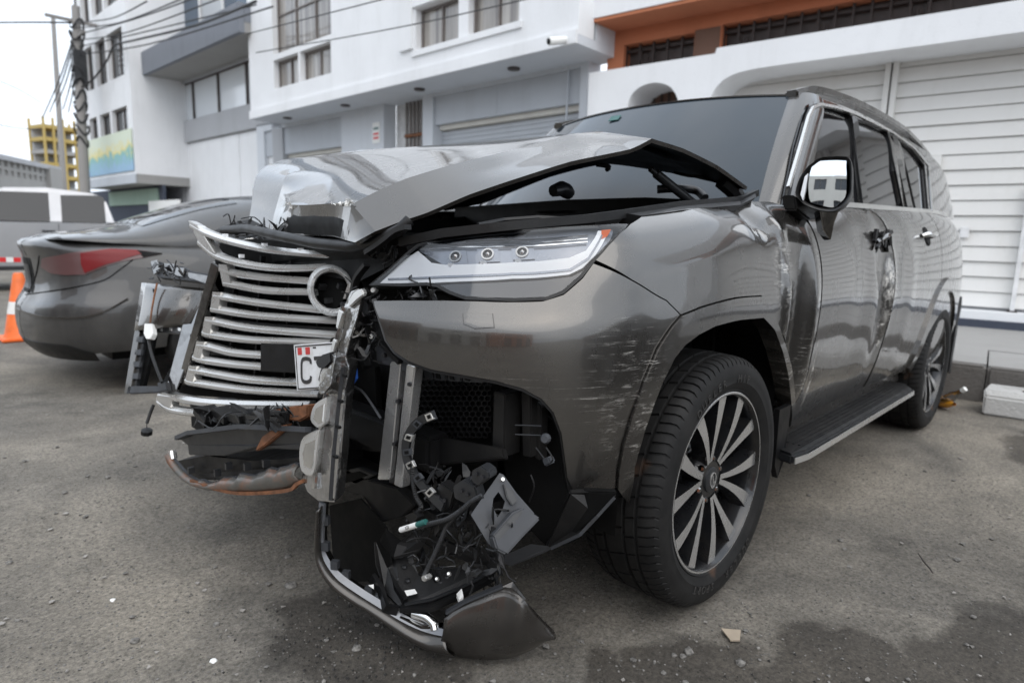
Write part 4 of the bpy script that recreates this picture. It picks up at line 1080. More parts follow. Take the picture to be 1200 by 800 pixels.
    # inner frame hanging under the skin
    In = B-np.array([0, 0, .028]); 
    G = In[4:-3:3, 3:-2:3]; v, f = grid_mesh(G); mesh_obj('bonnet_lining', v, f, M['void'], suv, smooth=180)
    w = [B[0, j]+np.array([.004, 0, .0]) for j in range(12, C_-5)]
    ch = MB()
    r = random.Random(4)
    for (i, j) in ((12, 12), (12, 18), (12, 20), (12, 21), (12, 23), (12, 24), (13, 22), (11, 12)):
        p = B[i, j]; 
        for _ in range(3):
            q = [p+np.array([r.uniform(-.004, .012), r.uniform(-.014, .014), r.uniform(-.008, .008)]) for _ in range(3)]; ch.prism(q, (.0015, .001, .002))
    ch.build('torn_edge', M['white'], o)
    return o
bonnet = build_hood()
# ------------------------------------------------------------------ wheels
def make_wheel():
    R, WD = .397, .135
    root = empty('wheel', (0, 0, 0)); root.parent = suv
    # tyre: tread ribs with lateral cuts, shoulders, sidewalls
    prof = [(.272, -.10, 0), (.30, -.128, 0), (.335, -.137, 0), (.365, -.132, 0), (.381, -.121, 1), (.3905, -.108, 1), (.394, -.085, 1), (.394, -.078, 1), (.386, -.076, 0), (.386, -.068, 0), (.395, -.066, 2), (.396, -.040, 2), (.387, -.038, 0), (.387, -.029, 0), (.3965, -.027, 3), (.397, 0, 3), (.3965, .027, 3), (.387, .029, 0), (.387, .038, 0), (.396, .040, 2), (.395, .066, 2), (.386, .068, 0), (.386, .076, 0), (.394, .078, 1), (.394, .085, 1), (.3905, .108, 1), (.381, .121, 1), (.368, .1305, 0), (.352, .1355, 0), (.335, .137, 0), (.318, .1345, 0), (.316, .1352, 0), (.302, .1285, 0), (.292, .122, 0), (.290, .1245, 0), (.284, .120, 0), (.278, .110, 0)]
    N = 84; per = 4; V = []; F = []; m_ = len(prof)
    for k in range(N*per):
        ph = k % per; base = k//per
        for i, (r, h, kind) in enumerate(prof):
            a = 2*PI*(base+(0, .74, .78, .96)[ph])/N
            sk = {1: .35*(abs(h)-.09)/.03, 2: .9*h/.05, 3: .6*h/.03}.get(kind, 0)
            a += sk*2*PI/N*.6
            cut = ph in (2, 3) and (kind == 1 or (kind == 2 and base % 2 == 0) or (kind == 3 and base % 3 == 0))
            rr = r-(.0075 if cut else 0)
            V.append((rr*math.cos(a), h, rr*math.sin(a)))
    T = N*per
    for k in range(T):
        k2 = (k+1) % T
        for i in range(m_-1): F.append((k*m_+i, k2*m_+i, k2*m_+i+1, k*m_+i+1))
    ty = root; mesh_obj('tyre', V, F, M['rubber'], root, smooth=32)
    # raised lettering on the sidewall
    ltr = simple('raised_rubber', (.03, .029, .028), .5)
    def arc_text(txt, a0, r=.327, size=.034, step=5.4):
        for i, ch in enumerate(txt):
            if ch == ' ': continue
            me = text_mesh(ch, size, .0012); a = math.radians(a0-i*step)
            Mx = Matrix.Rotation(0, 4, 'Y')
            e_r = Vector((-math.cos(a), 0, math.sin(a))); e_t = Vector((-math.sin(a), 0, -math.cos(a)))
            X = Matrix((( e_t.x, e_r.x, 0, e_r.x*r), (e_t.y, e_r.y, 1, .1372), (e_t.z, e_r.z, 0, e_r.z*r), (0, 0, 0, 1)))
            me.transform(X); me.materials.append(ltr); new_obj('letter', me, root)
    arc_text('DUELER', 128); arc_text('H/P', 84); arc_text('DUELER', -52); arc_text('SPORT', -96, step=5.2)
    rim = MB().lathe([(.283, .112), (.283, .119), (.277, .121), (.272, .116), (.268, .09), (.255, .03), (.248, -.06), (.262, -.1), (.27, -.12)], (0, 0, 0), (0, 1, 0), 72).build('rim', M['wheel_dark'], root, smooth=40)
    MB().lathe([(.2845, .1195), (.2795, .1215), (.2755, .119)], (0, 0, 0), (0, 1, 0), 72).build('rim_edge', M['alu'], root, smooth=60)
    MB().lathe([(.0, .02), (.235, .02), (.235, .012), (0, .012)], (0, 0, 0), (0, 1, 0), 48).build('brake_disc', M['alu'], root)
    MB().lathe([(.10, .03), (.10, -.05), (.0, -.05)], (0, 0, 0), (0, 1, 0), 32).build('hub', M['wheel_dark'], root, smooth=40)
    MB().box(.10, .23, .0, .05, -.10, .10).build('brake_caliper', M['charcoal'], root, bevel=.015)
    def pol(r, a, y): return np.array([-r*math.cos(a), y, r*math.sin(a)])
    yf = lambda r: .088+.020*((r-.06)/.22)**1.2+.006*math.sin(PI*(r-.06)/.22)
    bodies = []; 
    for k in range(6):
        a0 = math.radians(47+60*k)
        for sgn in (-1, 1):
            st = []
            for q in np.linspace(0, 1, 7):
                r = .062+(.2745-.062)*q; ac = a0+sgn*math.radians(6.5+9.5*q**.8); wd = .016+.031*q**1.4
                st.append((r, ac, wd))
            face = MB(); body = MB(); n = len(st)
            V = []; VB = []
            for r, ac, wd in st:
                da = wd/2/r
                for e in (-1, 1):
                    V.append(pol(r, ac+e*da, yf(r)+.0008)); 
                for e, y, ex in ((-1, yf(r), 0), (1, yf(r), 0), (1, yf(r)-.045, .006), (-1, yf(r)-.045, .006)): VB.append(pol(r, ac+e*(da+ex/r), y))
            F1 = [(2*i, 2*i+1, 2*i+3, 2*i+2) for i in range(n-1)]
            FB = [(4*i+j, 4*i+(j+1) % 4, 4*i+4+(j+1) % 4, 4*i+4+j) for i in range(n-1) for j in range(4)]+[(0, 3, 2, 1)]
            body.add(VB, FB); face.add(V, F1)
            b = body.build('spoke', M['wheel_dark'], root, smooth=35); face.build('machined_face', M['alu'], root, smooth=35)
    # dished web near the hub, lug nuts and cap
    MB().lathe([(.0, .086), (.058, .086), (.075, .070), (.082, .04), (.082, .0)], (0, 0, 0), (0, 1, 0), 36).build('centre_web', M['wheel_dark'], root, smooth=40)
    for k in range(6):
        a = math.radians(17+60*k); p = pol(.066, a, .062)
        MB().lathe([(.0, .026), (.007, .026), (.0105, .02), (.0105, 0)], p, (0, 1, 0), 6).build('lug_nut', M['darkchrome'], root)
    cap = MB().lathe([(.0, .094), (.033, .0935), (.0395, .091), (.0405, .085)], (0, 0, 0), (0, 1, 0), 36).build('hub_cap', M['charcoal'], root, smooth=50)
    el = [pol(.0, 0, .0955)+np.array([.024*math.cos(t), 0, .017*math.sin(t)]) for t in np.linspace(0, 2*PI, 28, endpoint=False)]
    em = MB().sweep([np.array([e[2], e[1], e[0]]) for e in el], .003, .003, up=(0, 1, 0), closed=True)
    em.sweep([(.006, .0955, .017), (-.002, .0955, -.010), (-.013, .0955, -.010)], .0032, .003, up=(0, 1, 0))
    em.build('cap_emblem', M['satin'], root)
    return root
wheel = make_wheel(); wheel.location = (0, .8325, .397)
w2 = dup(wheel, suv); w2.location = (-2.85, .8325, .397); w2.rotation_euler = (0, .35, 0)
for xx in (0, -2.85):
    w3 = dup(wheel, suv); w3.location = (xx, -.8325, .397); w3.rotation_euler = (0, 0, PI)
# wheel wells, sills, running board
def well(xc, sg):
    pr = [(-.50, .34), (-.49, .62), (-.40, .80), (-.2, .895), (.05, .905), (.28, .87), (.42, .75), (.47, .55), (.48, .36)]
    G = np.array([[(xc+a, sg*y, z) for a, z in pr] for y in (.56, .75, .90 if xc > -1 else .90)]); v, f = grid_mesh(G); mesh_obj('wheel_arch_liner', v, f, M['void'], suv, smooth=60)
    MB().box(xc-.5, xc+.5, sg*.55-.01, sg*.55+.01, .3, .95).build('inner_wing', M['void'], suv)
for xc in (0, -2.85):
    for sg in (1, -1): well(xc, sg)
MB().prism([at(919, 539, y=.95), at(924, 500, y=.95), at(927, 474, y=.955), at(914, 480, y=.95), at(908, 545, y=.94), at(911, 560, y=.94)], (0, -.02, 0)).build('mud_flap', M['black'], suv)
MB().prism([(-3.36, .95, .30), (-3.40, .95, .62), (-3.46, .95, .62), (-3.43, .95, .28)], (0, -.22, 0)).build('mud_flap', M['black'], suv)
def sill():
    mb = MB(); mb.box(-2.36, -.58, .70, .875, .37, .475); return mb.build('sill', M['primer_paint'], suv)
sill()
MB().box(-3.9, .55, -.62, .62, .28, .42).build('underbody', M['void'], suv)
def board():
    top = [(-.50, .87), (-.46, .995), (-.56, 1.01), (-2.08, 1.01), (-2.16, .96), (-2.18, .87)]
    mb = MB().prism([(x, y, .352) for x, y in top], (0, 0, .038)); b = mb.build('running_board', M['charcoal'], suv, bevel=.008)
    MB().prism([(x*.995-.008, min(y, .985), .3905) for x, y in top], (0, 0, .003)).build('tread_plate', M['black'], b)
    for i in range(5): MB().box(-2.1, -.58, .885+.021*i, .893+.021*i, .3937, .3965).build('tread_rib', M['black'], b)
    MB().sweep([(-.47, 1.002, .366), (-.565, 1.0165, .366), (-2.08, 1.0165, .366), (-2.165, .965, .366)], .004, .022).build('edge_trim', M['satin'], b)
    for x in (-.8, -1.4, -2.0): MB().bar((x, .6, .33), (x, .98, .35), .04, .03).build('bracket', M['black'], b)
board()
# ------------------------------------------------------------------ door mirror, knocked round so that its glass faces forward
P0 = at(968, 215, x=-.52); nm_ = (CAM_POS-P0)/np.linalg.norm(CAM_POS-P0); _rf = np.array([15, 1.5, 4.4])-P0; nm_ = nm_+_rf/np.linalg.norm(_rf); nm_ /= np.linalg.norm(nm_)
pm = lambda px, py, d=0.0: at_plane(px, py, P0-nm_*d, nm_)
house = [pm(*q) for q in ((952, 191), (961, 185), (975, 183.5), (990, 183.5), (996, 187), (998, 196), (998, 214), (997, 227), (990, 239), (981, 246), (972, 247.5), (958, 245.5), (944, 240), (936, 233), (932, 226), (937, 209), (946, 196))]
cen = sum(house)/len(house); mb = MB(); rings = [(1.0, 0), (1.02, -.02), (.98, -.07), (.72, -.12), (.3, -.135)]
V = []; n = len(house)
hs = catmull(house, 3, True); n = len(hs)
for sc_, dd in rings: V += [cen+(p-cen)*sc_+nm_*dd for p in hs]
mb.add(V, [(i*n+k, i*n+(k+1) % n, (i+1)*n+(k+1) % n, (i+1)*n+k) for i in range(len(rings)-1) for k in range(n)]+[tuple((len(rings)-1)*n+k for k in range(n))])
inner = [cen+(p-cen)*.90-nm_*.012 for p in hs]
mb.add(list(hs)+inner, [(k, (k+1) % n, n+(k+1) % n, n+k) for k in range(n)])
mir = mb.build('door_mirror', M['black'], suv, smooth=50); mir['label'] = 'door mirror knocked round so its glass faces the front'
gl = [pm(*q, .008) for q in ((953, 192), (962, 188.5), (989, 188), (991.5, 193), (991.5, 226), (986, 236), (977, 243), (960, 240), (950, 236.5), (947.5, 225), (948, 208))]
gl = catmull(gl, 3, True); gc = sum(gl)/len(gl); gn = len(gl); mg = MB(); mg.add([gc]+[gc+(p-gc)*q-nm_*(np.linalg.norm((p-gc)*q)**2/2.0) for q in (.2, .4, .6, .8, 1.0) for p in gl], [(0, 1+k, 1+(k+1) % gn) for k in range(gn)]+[(1+j*gn+k, 1+(j+1)*gn+k, 1+(j+1)*gn+(k+1) % gn, 1+j*gn+(k+1) % gn) for j in range(4) for k in range(gn)]); mg.build('mirror_glass', M['mirror'], mir, smooth=180)
sig = [pm(*q, -.001) for q in ((943, 207), (947, 203), (944, 222), (941, 235), (938, 228))]
MB().prism(sig, -nm_*.02).build('turn_signal', M['drl'], mir)
cov = [pm(*q, .03) for q in ((938, 214), (944, 200), (951, 192), (948, 206), (946, 222), (940, 234), (935, 228))]
MB().prism(cov, -nm_*.04).build('mirror_cover', M['paint'], mir, bevel=.004)
p_a = pm(972, 247, .05); 
st = MB().prism([pm(961, 246, .02), pm(984, 246, .02), pm(978, 262, .05), pm(974, 282, .09), pm(965, 270, .06)], -nm_*.05-np.array([0, .03, 0])).build('mirror_stalk', M['darkchrome'], mir, bevel=.004)
foot = MB().prism([at(930, 228, y=.90), at(944, 236, y=.92), at(961, 247, y=.94), at(964, 256, y=.94), at(950, 258, y=.93), at(934, 246, y=.91)], (-.01, -.05, 0)).build('mirror_foot', M['black'], mir, bevel=.006)
# ------------------------------------------------------------------ handles, scraped and torn
def handle(px, py, broken):
    s_, v_ = BODY.inv(px, py); P = body_fn(np.array([s_]), np.array([v_]))[0]; n = BODY.normal(np.array([s_]), np.array([v_]))[0]
    if broken: 
        P = P-np.array([0, .006, 0]); r = random.Random(3); mb = MB()
        mb.box(P[0]-.12, P[0]+.10, P[1]-.03, P[1]+.004, P[2]-.04, P[2]+.035)
        o = mb.build('door_handle', M['void'], suv, bevel=.01); o['label'] = 'smashed front door handle'
        k = MB()
        for i in range(16):
            c = P+np.array([r.uniform(-.10, .09), r.uniform(.0, .03), r.uniform(-.035, .035)]); k.box(-.022, .022, -.006, .006, -.008, .008, Matrix.Translation(Vector(c))@Matrix.Rotation(r.uniform(0, 3), 4, 'Y')@Matrix.Rotation(r.uniform(-.6, .6), 4, 'X'))
        k.build('broken_piece', M['black'], o); MB().tube(catmull([P+np.array([-.07, .01, .01]), P+np.array([0, .04, .02]), P+np.array([.06, .015, -.01])], 5), .011, 8).build('handle_bar', M['darkchrome'], o)
        return
    o = MB().tube(catmull([P+n*.0+np.array([.11, 0, 0]), P+n*.028+np.array([.075, 0, .003]), P+n*.034, P+n*.028+np.array([-.075, 0, .004]), P+np.array([-.115, 0, 0])], 5), [.012]*3+[.014]*15+[.012]*3, 10).build('door_handle', M['chrome'], suv, smooth=60)
    MB().lathe([(0, .004), (.05, .004), (.055, 0)], P, n, 20).build('handle_recess', M['void'], o)
handle(1030, 281, True); handle(1086, 277, False)
# right hand side of the body mirrors the left
for o in [c for c in list(suv.children) if c.name.split('.')[0] in ('fender', 'front_door', 'rear_door', 'quarter_panel', 'cab_side', 'front_side_window', 'rear_side_window', 'quarter_window', 'tail_lamp', 'rear_bumper', 'tailgate', 'inner_shell', 'running_board', 'sill', 'roof_rail', 'wheel_arch_flare', 'belt_trim')]:
    mirror_y(o)
# ------------------------------------------------------------------ the torn open front of the SUV
A_ = np.array([.95, -.70, 1.154]); B_ = at(389, 340, y=.02); C_ = at(395, 480, y=.07)
GN = np.cross(B_-A_, C_-A_); GN /= np.linalg.norm(GN)
if GN[0] < 0: GN = -GN
gp = lambda px, py, off=0.0: at_plane(px, py, A_+GN*off, GN)
def gpath(pts, off=0.0, n=4): return [gp(*p, off) for p in catmull(pts, n)]
# black backing with its honeycomb ribs
back = MB().prism([gp(*q, -.07) for q in ((258, 285), (300, 290), (400, 296), (420, 340), (412, 420), (400, 470), (330, 470), (205, 462), (222, 405))], -GN*.03).build('grille', M['void'], suv)
back['label'] = 'wide grille of satin bars, torn loose on one side'
for y_ in (320, 352, 376, 396, 414, 438): MB().sweep([gp(258-(y_-310)*.36, y_-3, -.045), gp(330, y_+6, -.045), gp(404, y_+10, -.045)], .012, .03, up=GN).build('backing_rib', M['black'], back)
for x_ in (270, 300, 335, 370): MB().sweep([gp(x_+8, 300, -.05), gp(x_, 455, -.05)], .008, .02, up=GN).build('backing_rib', M['black'], back)
def bar(up, lo, w=.0225, h=.032, off=0.0, end=True):
    U = [np.array(p, float) for p in catmull(up, 5)]; Lo = [np.array(p, float) for p in catmull(lo, 5)]
    def band(line, th):
        mb = MB(); n = len(line); V = []
        for p in line:
            a, b = gp(p[0], p[1]-th/2, off), gp(p[0], p[1]+th/2, off)
            m1 = gp(p[0], p[1]+th*.02, off+.006); m2 = gp(p[0], p[1]+th*.34, off+.006)
            V += [a-GN*h, a-GN*.007, m1, m2, b, b-GN*h]
        F = [(6*i+j, 6*i+(j+1) % 6, 6*i+6+(j+1) % 6, 6*i+6+j) for i in range(n-1) for j in range(6)]+[(5, 4, 3, 2, 1, 0), tuple(6*(n-1)+j for j in range(6))]
        return V, F
    m = MB(); V, F = band(U, 8.2); m.add(V, F); V, F = band(Lo, 8.2); m.add(V, F)
    if end:
        a, b, c, d = U[0]+(0, -4.1), U[0]+(9.5, -3.4), Lo[0]+(9.5, 4.4), Lo[0]+(0, 4.1)
        m.prism([gp(*a, off+.0045), gp(*b, off+.0045), gp(*c, off+.0045), gp(*d, off+.0045)], -GN*h)
    return m.build('grille_bar', M['satin'], back, smooth=28)
bar([(256, 313.5), (268, 319), (309, 325), (361, 329), (366, 329.5)], [(261, 331), (309, 340), (361, 342), (372, 342.5)])
bar([(249, 346), (262, 348), (305, 355), (373, 362.5), (384, 363.5)], [(246, 361), (256, 363), (305, 370), (395, 375.8)])
bar([(240, 375), (250, 376.5), (297, 385), (393, 392.5)], [(236, 389), (246, 392), (297, 398.5), (386, 401)])
bar([(230, 404), (241, 405.5), (271, 413), (305, 416), (320, 417)], [(225, 418), (236, 421.5), (271, 426.5), (305, 429.5), (330, 431)])
bar([(221, 432.5), (232, 434.5), (290, 444.5), (346, 448), (352, 448)], [(216, 445), (228, 448.5), (290, 457), (372, 462)])
b1 = bar([(222, 263), (240, 273), (268, 282.5), (312, 292), (360, 297), (399, 299.5)], [(231, 283), (250, 298.5), (275, 307), (312, 313), (350, 314), (385, 312)], off=.012, end=False)
mt = MB().prism([gp(220, 258, .016), gp(231, 264, .016), gp(252, 297, .016), gp(245, 298, .016), gp(232, 283, .016)], -GN*.035); mt.build('grille_bar', M['satin'], back, bevel=.002)
b2 = bar([(184, 462.5), (195, 464), (234, 471), (290, 474), (361, 474.5)], [(183, 470), (200, 480), (238, 484), (290, 480), (361, 476)], off=.02, end=False)
MB().prism([gp(181, 467, .024), gp(190, 459.5, .024), (gp(203, 463, .024)), gp(199, 478, .024), gp(192, 477, .024)], -GN*.035).build('grille_bar', M['satin'], back, bevel=.002)
bb = bar([(393, 291), (410, 293.5), (432, 290), (474, 277)], [(418, 309), (432, 307), (450, 296), (470, 280)], off=.02, end=False)
for x_, y_ in ((264, 276), (310, 287), (352, 293), (283, 300)): MB().box(-.008, .008, -.006, .006, -.006, .006, Matrix.Translation(Vector(gp(x_, y_, .0)))).build('bar_clip', M['drl'], back)
# side trim of the grille at the far end, dark and folded
MB().prism([gp(247, 306, .0), gp(257, 312, .0), gp(214, 452, .0), (gp(206, 452, .0)), gp(222, 395, .0)], -GN*.05).build('grille_surround', M['darkchrome'], back, bevel=.004)
# the broken badge ring
M['ring'] = simple('badge_silver', (.80, .80, .79), .3, .55, var=.03)
def ring():
    c = np.array([389, 340.5]); V = []; N = 44; a0, a1 = math.radians(-8), math.radians(338)
    mb = MB(); sec = [(1.0, .018), (.965, .044), (.86, .056), (.74, .046), (.69, .012), (.96, .0)]
    for k in range(N+1):
        a = a0+(a1-a0)*k/N; d = np.array([29*math.cos(a)-3.0*math.sin(a), -30.5*math.sin(a)])
        for sc_, off in sec: V.append(gp(*(c+d*sc_), off))
    m = len(sec); F = [(k*m+i, k*m+(i+1) % m, (k+1)*m+(i+1) % m, (k+1)*m+i) for k in range(N) for i in range(m)]
    return mb.add(V, F).build('badge_ring', M['ring'], back, smooth=40)
rg = ring()
MB().prism([gp(372, 322, .0), gp(400, 318, .0), gp(408, 345, .0), gp(392, 364, .0), gp(372, 356, .0)], -GN*.06).build('badge_hole', M['void'], rg)
MB().prism([gp(413, 316, .045), gp(417, 319, .045), gp(406, 350, .045), gp(402, 350, .045)], -GN*.012).build('badge_piece', M['satin'], rg)
for q in ((378, 336), (400, 335), (385, 352), (395, 322), (404, 357)): MB().box(-.012, .012, -.008, .008, -.006, .006, Matrix.Translation(Vector(gp(*q, .01)))@Matrix.Rotation(q[0], 4, 'X')).build('broken_piece', M['charcoal'], rg)
# number plate on its dark bracket
MB().prism([gp(305, 402, .03), gp(346, 404, .03), gp(346, 437, .03), gp(305, 435, .03)], -GN*.01).build('plate_bracket', M['black'], suv, bevel=.002)
PN = np.cross(at(386, 401, x=.935)-at(344, 404, x=.91), at(348, 457, x=.92)-at(344, 404, x=.91)); PN /= np.linalg.norm(PN); PN = PN if PN[0] > 0 else -PN
P0p = at(344, 404, x=.91); pp = lambda px, py, off=0.0: at_plane(px, py, P0p+PN*off, PN)
plate = MB().prism([pp(344, 404), pp(392, 400.5), pp(396, 454), pp(348, 457.5)], -PN*.003).build('number_plate', M['plate'], suv, bevel=.001)
MB().sweep([pp(346, 406, .001), pp(391, 402.5, .001), pp(394.5, 452.5, .001), pp(349.5, 455.5, .001)], .0035, .002, up=PN, closed=True).build('plate_rim', M['ink'], plate)
def quadp(name, q, mat, off, par, p=pp): return MB().prism([p(*a, off) for a in q], -PN*.0008).build(name, mat, par)
quadp('flag_stripe', [(348.5, 407.5), (353, 407.2), (353.6, 415.6), (349, 416)], M['red'], .0012, plate); quadp('flag_stripe', [(357.6, 407), (362.6, 406.6), (363, 415), (358.2, 415.4)], M['red'], .0012, plate)
quadp('plate_hole', [(366.5, 406.4), (369.8, 406.2), (369.8, 408), (366.5, 408.2)], M['ink'], .0012, plate)
MB().sweep([pp(*q, .0015) for q in catmull([(364, 426), (363.2, 421.5), (358, 420), (353.8, 422.5), (353.2, 434), (354, 444.5), (358.6, 447.6), (363.4, 445.6), (364.2, 440.5)], 4)], .0105, .0015, up=PN).build('plate_character', M['ink'], plate)
MB().sweep([pp(368, 419.8, .0015), pp(385, 418.6, .0015)], .0105, .0015, up=PN).build('plate_character', M['ink'], plate); MB().sweep([pp(381, 419, .0015), pp(374, 446, .0015)], .0105, .0015, up=PN).build('plate_character', M['ink'], plate)
# torn side trim of the grille, standing upright beside the plate
tx = lambda py: .905+.105*(py-338)/250
T_ = lambda px, py, dx=0.0: at(px, py, x=tx(py)+dx)
trim = MB().prism([T_(*q) for q in ((402, 362), (397, 386), (388, 420), (380, 455), (372, 490), (361, 530), (353, 560), (360, 577), (372, 587), (392, 589), (396, 550), (399, 515), (404, 457), (409, 430), (405, 419), (412, 392), (419, 372), (425, 345), (420, 338), (410, 342))], (-.05, -.035, 0)).build('grille_side_trim', M['crumple'], suv, bevel=.003)
trim['label'] = 'torn smoked chrome side trim of the grille, hanging upright'
MB().sweep([T_(*q, .006) for q in catmull([(404, 360), (398, 388), (390, 420), (384, 452), (378, 492), (371, 535), (368, 572)], 4)], .010, .008, up=(1, .3, 0)).build('trim_edge', M['chrome'], trim)
MB().prism([T_(*q, .004) for q in ((404, 428), (409, 432), (404, 457), (399, 515), (396, 550), (392, 586), (386, 580), (389, 530), (394, 480), (398, 445))], (-.01, -.004, 0)).build('trim_face', M['crumple'], trim, bevel=.002)
MB().sweep([T_(*q, .004) for q in catmull([(403, 430), (399, 462), (395, 500), (391, 540), (388, 586)], 4)], .012, .006, up=(1, .3, 0)).build('trim_edge', M['charcoal'], trim)
for q in (((396, 362), (393, 384), (396, 386), (402, 366)), ((390, 396), (385, 418), (389, 420), (394, 400))): MB().prism([T_(*p, .015) for p in q], (-.03, -.02, 0)).build('trim_clip', M['satin'], trim, bevel=.003)
for a in ([(388, 427), (376, 434), (374, 452), (383, 462)], [(383, 465), (368, 474), (363, 492), (372, 502), (380, 498)], [(375, 503), (355, 512), (350, 530), (353, 553), (366, 558), (370, 545)]):
    MB().prism([T_(*p, .02) for p in catmull(a, 3)], (-.075, -.045, 0)).build('bar_end', M['satin'], trim, smooth=35, bevel=.004); cq = np.mean(a, 0)
    MB().prism([T_(*(cq+(np.array(p)-cq)*.62), .0215) for p in a], (-.004, 0, 0)).build('bar_end_face', M['chrome'], trim)
MB().prism([T_(*q, .01) for q in ((408, 352), (414, 342), (424, 338), (426, 346), (418, 352), (408, 362))], (-.02, -.01, 0)).build('trim_tip', M['satin'], trim, bevel=.004)
for q in ((399, 470), (396, 500), (404, 440), (393, 535)): MB().box(-.003, .003, -.009, .009, -.003, .003, Matrix.Translation(Vector(T_(*q, .008)))).build('trim_slot', M['void'], trim)
MB().prism([T_(*q, .03) for q in ((369, 424), (377, 416), (387, 413), (388, 424), (380, 432), (372, 431))], (-.03, -.02, 0)).build('broken_clip', M['black'], trim, bevel=.003)
MB().prism([T_(*q, .025) for q in ((383, 432), (389, 414), (394, 418), (388, 452), (380, 462), (374, 462), (372, 452), (378, 446))], (-.03, -.02, 0)).build('broken_clip', M['crumple'], trim, bevel=.003)
# shards and clips between the trim and the lamp
r = random.Random(11)
def shards(name, n, box, x0, x1, mats, smin=.006, smax=.028, kind='stuff', parent=None, seed=1):
    """ragged torn plates, slivers and strands of plastic"""
    r = random.Random(seed); groups = [MB() for _ in mats]
    for i in range(n):
        px, py = r.uniform(box[0], box[2]), r.uniform(box[1], box[3]); P = at(px, py, x=r.uniform(x0, x1)); L_ = r.uniform(smin, smax)*1.25; w_ = L_*r.uniform(.12, .55)
        Mx = Matrix.Translation(Vector(P))@Matrix.Rotation(r.uniform(0, 6), 4, 'X')@Matrix.Rotation(r.uniform(0, 6), 4, 'Y')@Matrix.Rotation(r.uniform(0, 6), 4, 'Z')
        g = groups[r.choices(range(len(mats)), weights=[6, 3, 1][:len(mats)])[0]]
        if i % 5 == 4:
            pts = [Mx@Vector((L_*1.6*t, w_*math.sin(5*t+i), w_*math.cos(4*t+i))) for t in (-1, -.5, 0, .5, 1)]; g.tube(catmull([tuple(p) for p in pts], 3), .0022, 5); continue
        k = r.randint(5, 8); th = r.uniform(.001, .003); bend = r.uniform(-.3, .3)
        out = []
        for j in range(k):
            a_ = 2*PI*j/k+r.uniform(-.3, .3); q = r.uniform(.45, 1.0); u, v_ = L_*q*math.cos(a_), w_*q*math.sin(a_); out.append((u, v_, bend*u*u/L_))
        m_ = len(out); c0 = (0, 0, 0); V = [c0]+out+[(0, 0, -th)]+[(p[0], p[1], p[2]-th) for p in out]
        g.add([tuple(Mx@Vector(p)) for p in V], [(0, 1+j, 1+(j+1) % m_) for j in range(m_)]+[(m_+1, m_+2+(j+1) % m_, m_+2+j) for j in range(m_)]+[(1+j, m_+2+j, m_+2+(j+1) % m_, 1+(j+1) % m_) for j in range(m_)])
    for g, m_ in zip(groups, mats):
        if g.v: o = g.build(name, m_, parent or suv); o['kind'] = kind
shards('broken_plastic', 110, (405, 345, 446, 420), .80, .90, [M['black'], M['charcoal'], M['satin']], seed=2)
shards('broken_plastic', 30, (430, 280, 466, 304), .76, .82, [M['black'], M['charcoal'], M['charcoal']], .008, .035, seed=3)
shards('broken_plastic', 46, (268, 258, 330, 282), .70, .84, [M['black'], M['charcoal'], M['satin']], .01, .04, seed=4)
shards('broken_plastic', 40, (465, 332, 510, 350), .80, .86, [M['black'], M['charcoal'], M['charcoal']], .006, .025, seed=5)
shards('broken_plastic', 70, (228, 480, 350, 498), .92, 1.05, [M['black'], M['charcoal'], M['charcoal']], .01, .05, seed=6)
for pts, w in (([(446, 330), (440, 345), (440, 372), (450, 402), (470, 424)], .012), ([(408, 372), (404, 392), (408, 412)], .016), ([(430, 310), (418, 326), (414, 345)], .010), ([(430, 296), (448, 284), (466, 270), (478, 266)], .012), ([(425, 355), (428, 380), (424, 410), (430, 430)], .018)):
    MB().sweep([at(*p, x=.86) for p in catmull(pts, 4)], w, .02, up=(1, 0, 0)).build('broken_bracket', M['black'], suv)
for q in ((412, 366), (424, 352), (436, 394), (420, 384), (438, 340)): MB().lathe([(0, .006), (.006, .006), (.008, 0), (.008, -.01)], at(*q, x=.885), (1, .5, .1), 8).build('bolt', M['satin'], suv)
MB().box(-.02, .03, -.004, .004, -.004, .004, Matrix.Translation(Vector(at(418, 391.5, x=.88)))@Matrix.Rotation(.3, 4, 'Z')@Matrix.Rotation(PI/2, 4, 'Z')).build('metal_tab', M['satin'], suv)
# sealing strip and slam panel under the bonnet lip
MB().tube([at(*q, x=xx) for q, xx in (((262, 270), .86), ((290, 268), .86), ((330, 277), .86), ((370, 285), .86), ((410, 289), .86), ((440, 284), .85), ((470, 268), .84), ((480, 258), .82))], .016, 8).build('bonnet_seal', M['black'], suv, smooth=60)
MB().prism([at(255, 285, x=.80), at(300, 280, x=.80), at(420, 292, x=.80), at(470, 272, x=.78), at(480, 300, x=.78), at(420, 330, x=.80), at(300, 310, x=.80)], (-.25, 0, .0)).build('slam_panel', M['void'], suv)
# seal along the wing edge above the headlight
MB().sweep([at(*q, y=yy) for q, yy in (((470, 284), .42), ((520, 273), .55), ((600, 264), .68), ((690, 256), .76), ((735, 250), .79), ((800, 240), .80), ((868, 234), .79), ((886, 226), .79))], .022, .022).build('wing_seal', M['black'], suv, smooth=50)
MB().tube([at(*q, y=yy) for q, yy in (((560, 264), .60), ((590, 258), .60), ((630, 255), .64), ((668, 257), .7))], .007, 6).build('bonnet_cable', M['black'], suv)
MB().prism([at(735, 250, y=.80), at(800, 241, y=.81), at(868, 235, y=.80), at(885, 226, y=.80), at(886, 231, y=.84), at(868, 240, y=.84), at(800, 246, y=.85), at(752, 253, y=.84)], (0, -.03, -.03)).build('wing_channel', M['black'], suv)
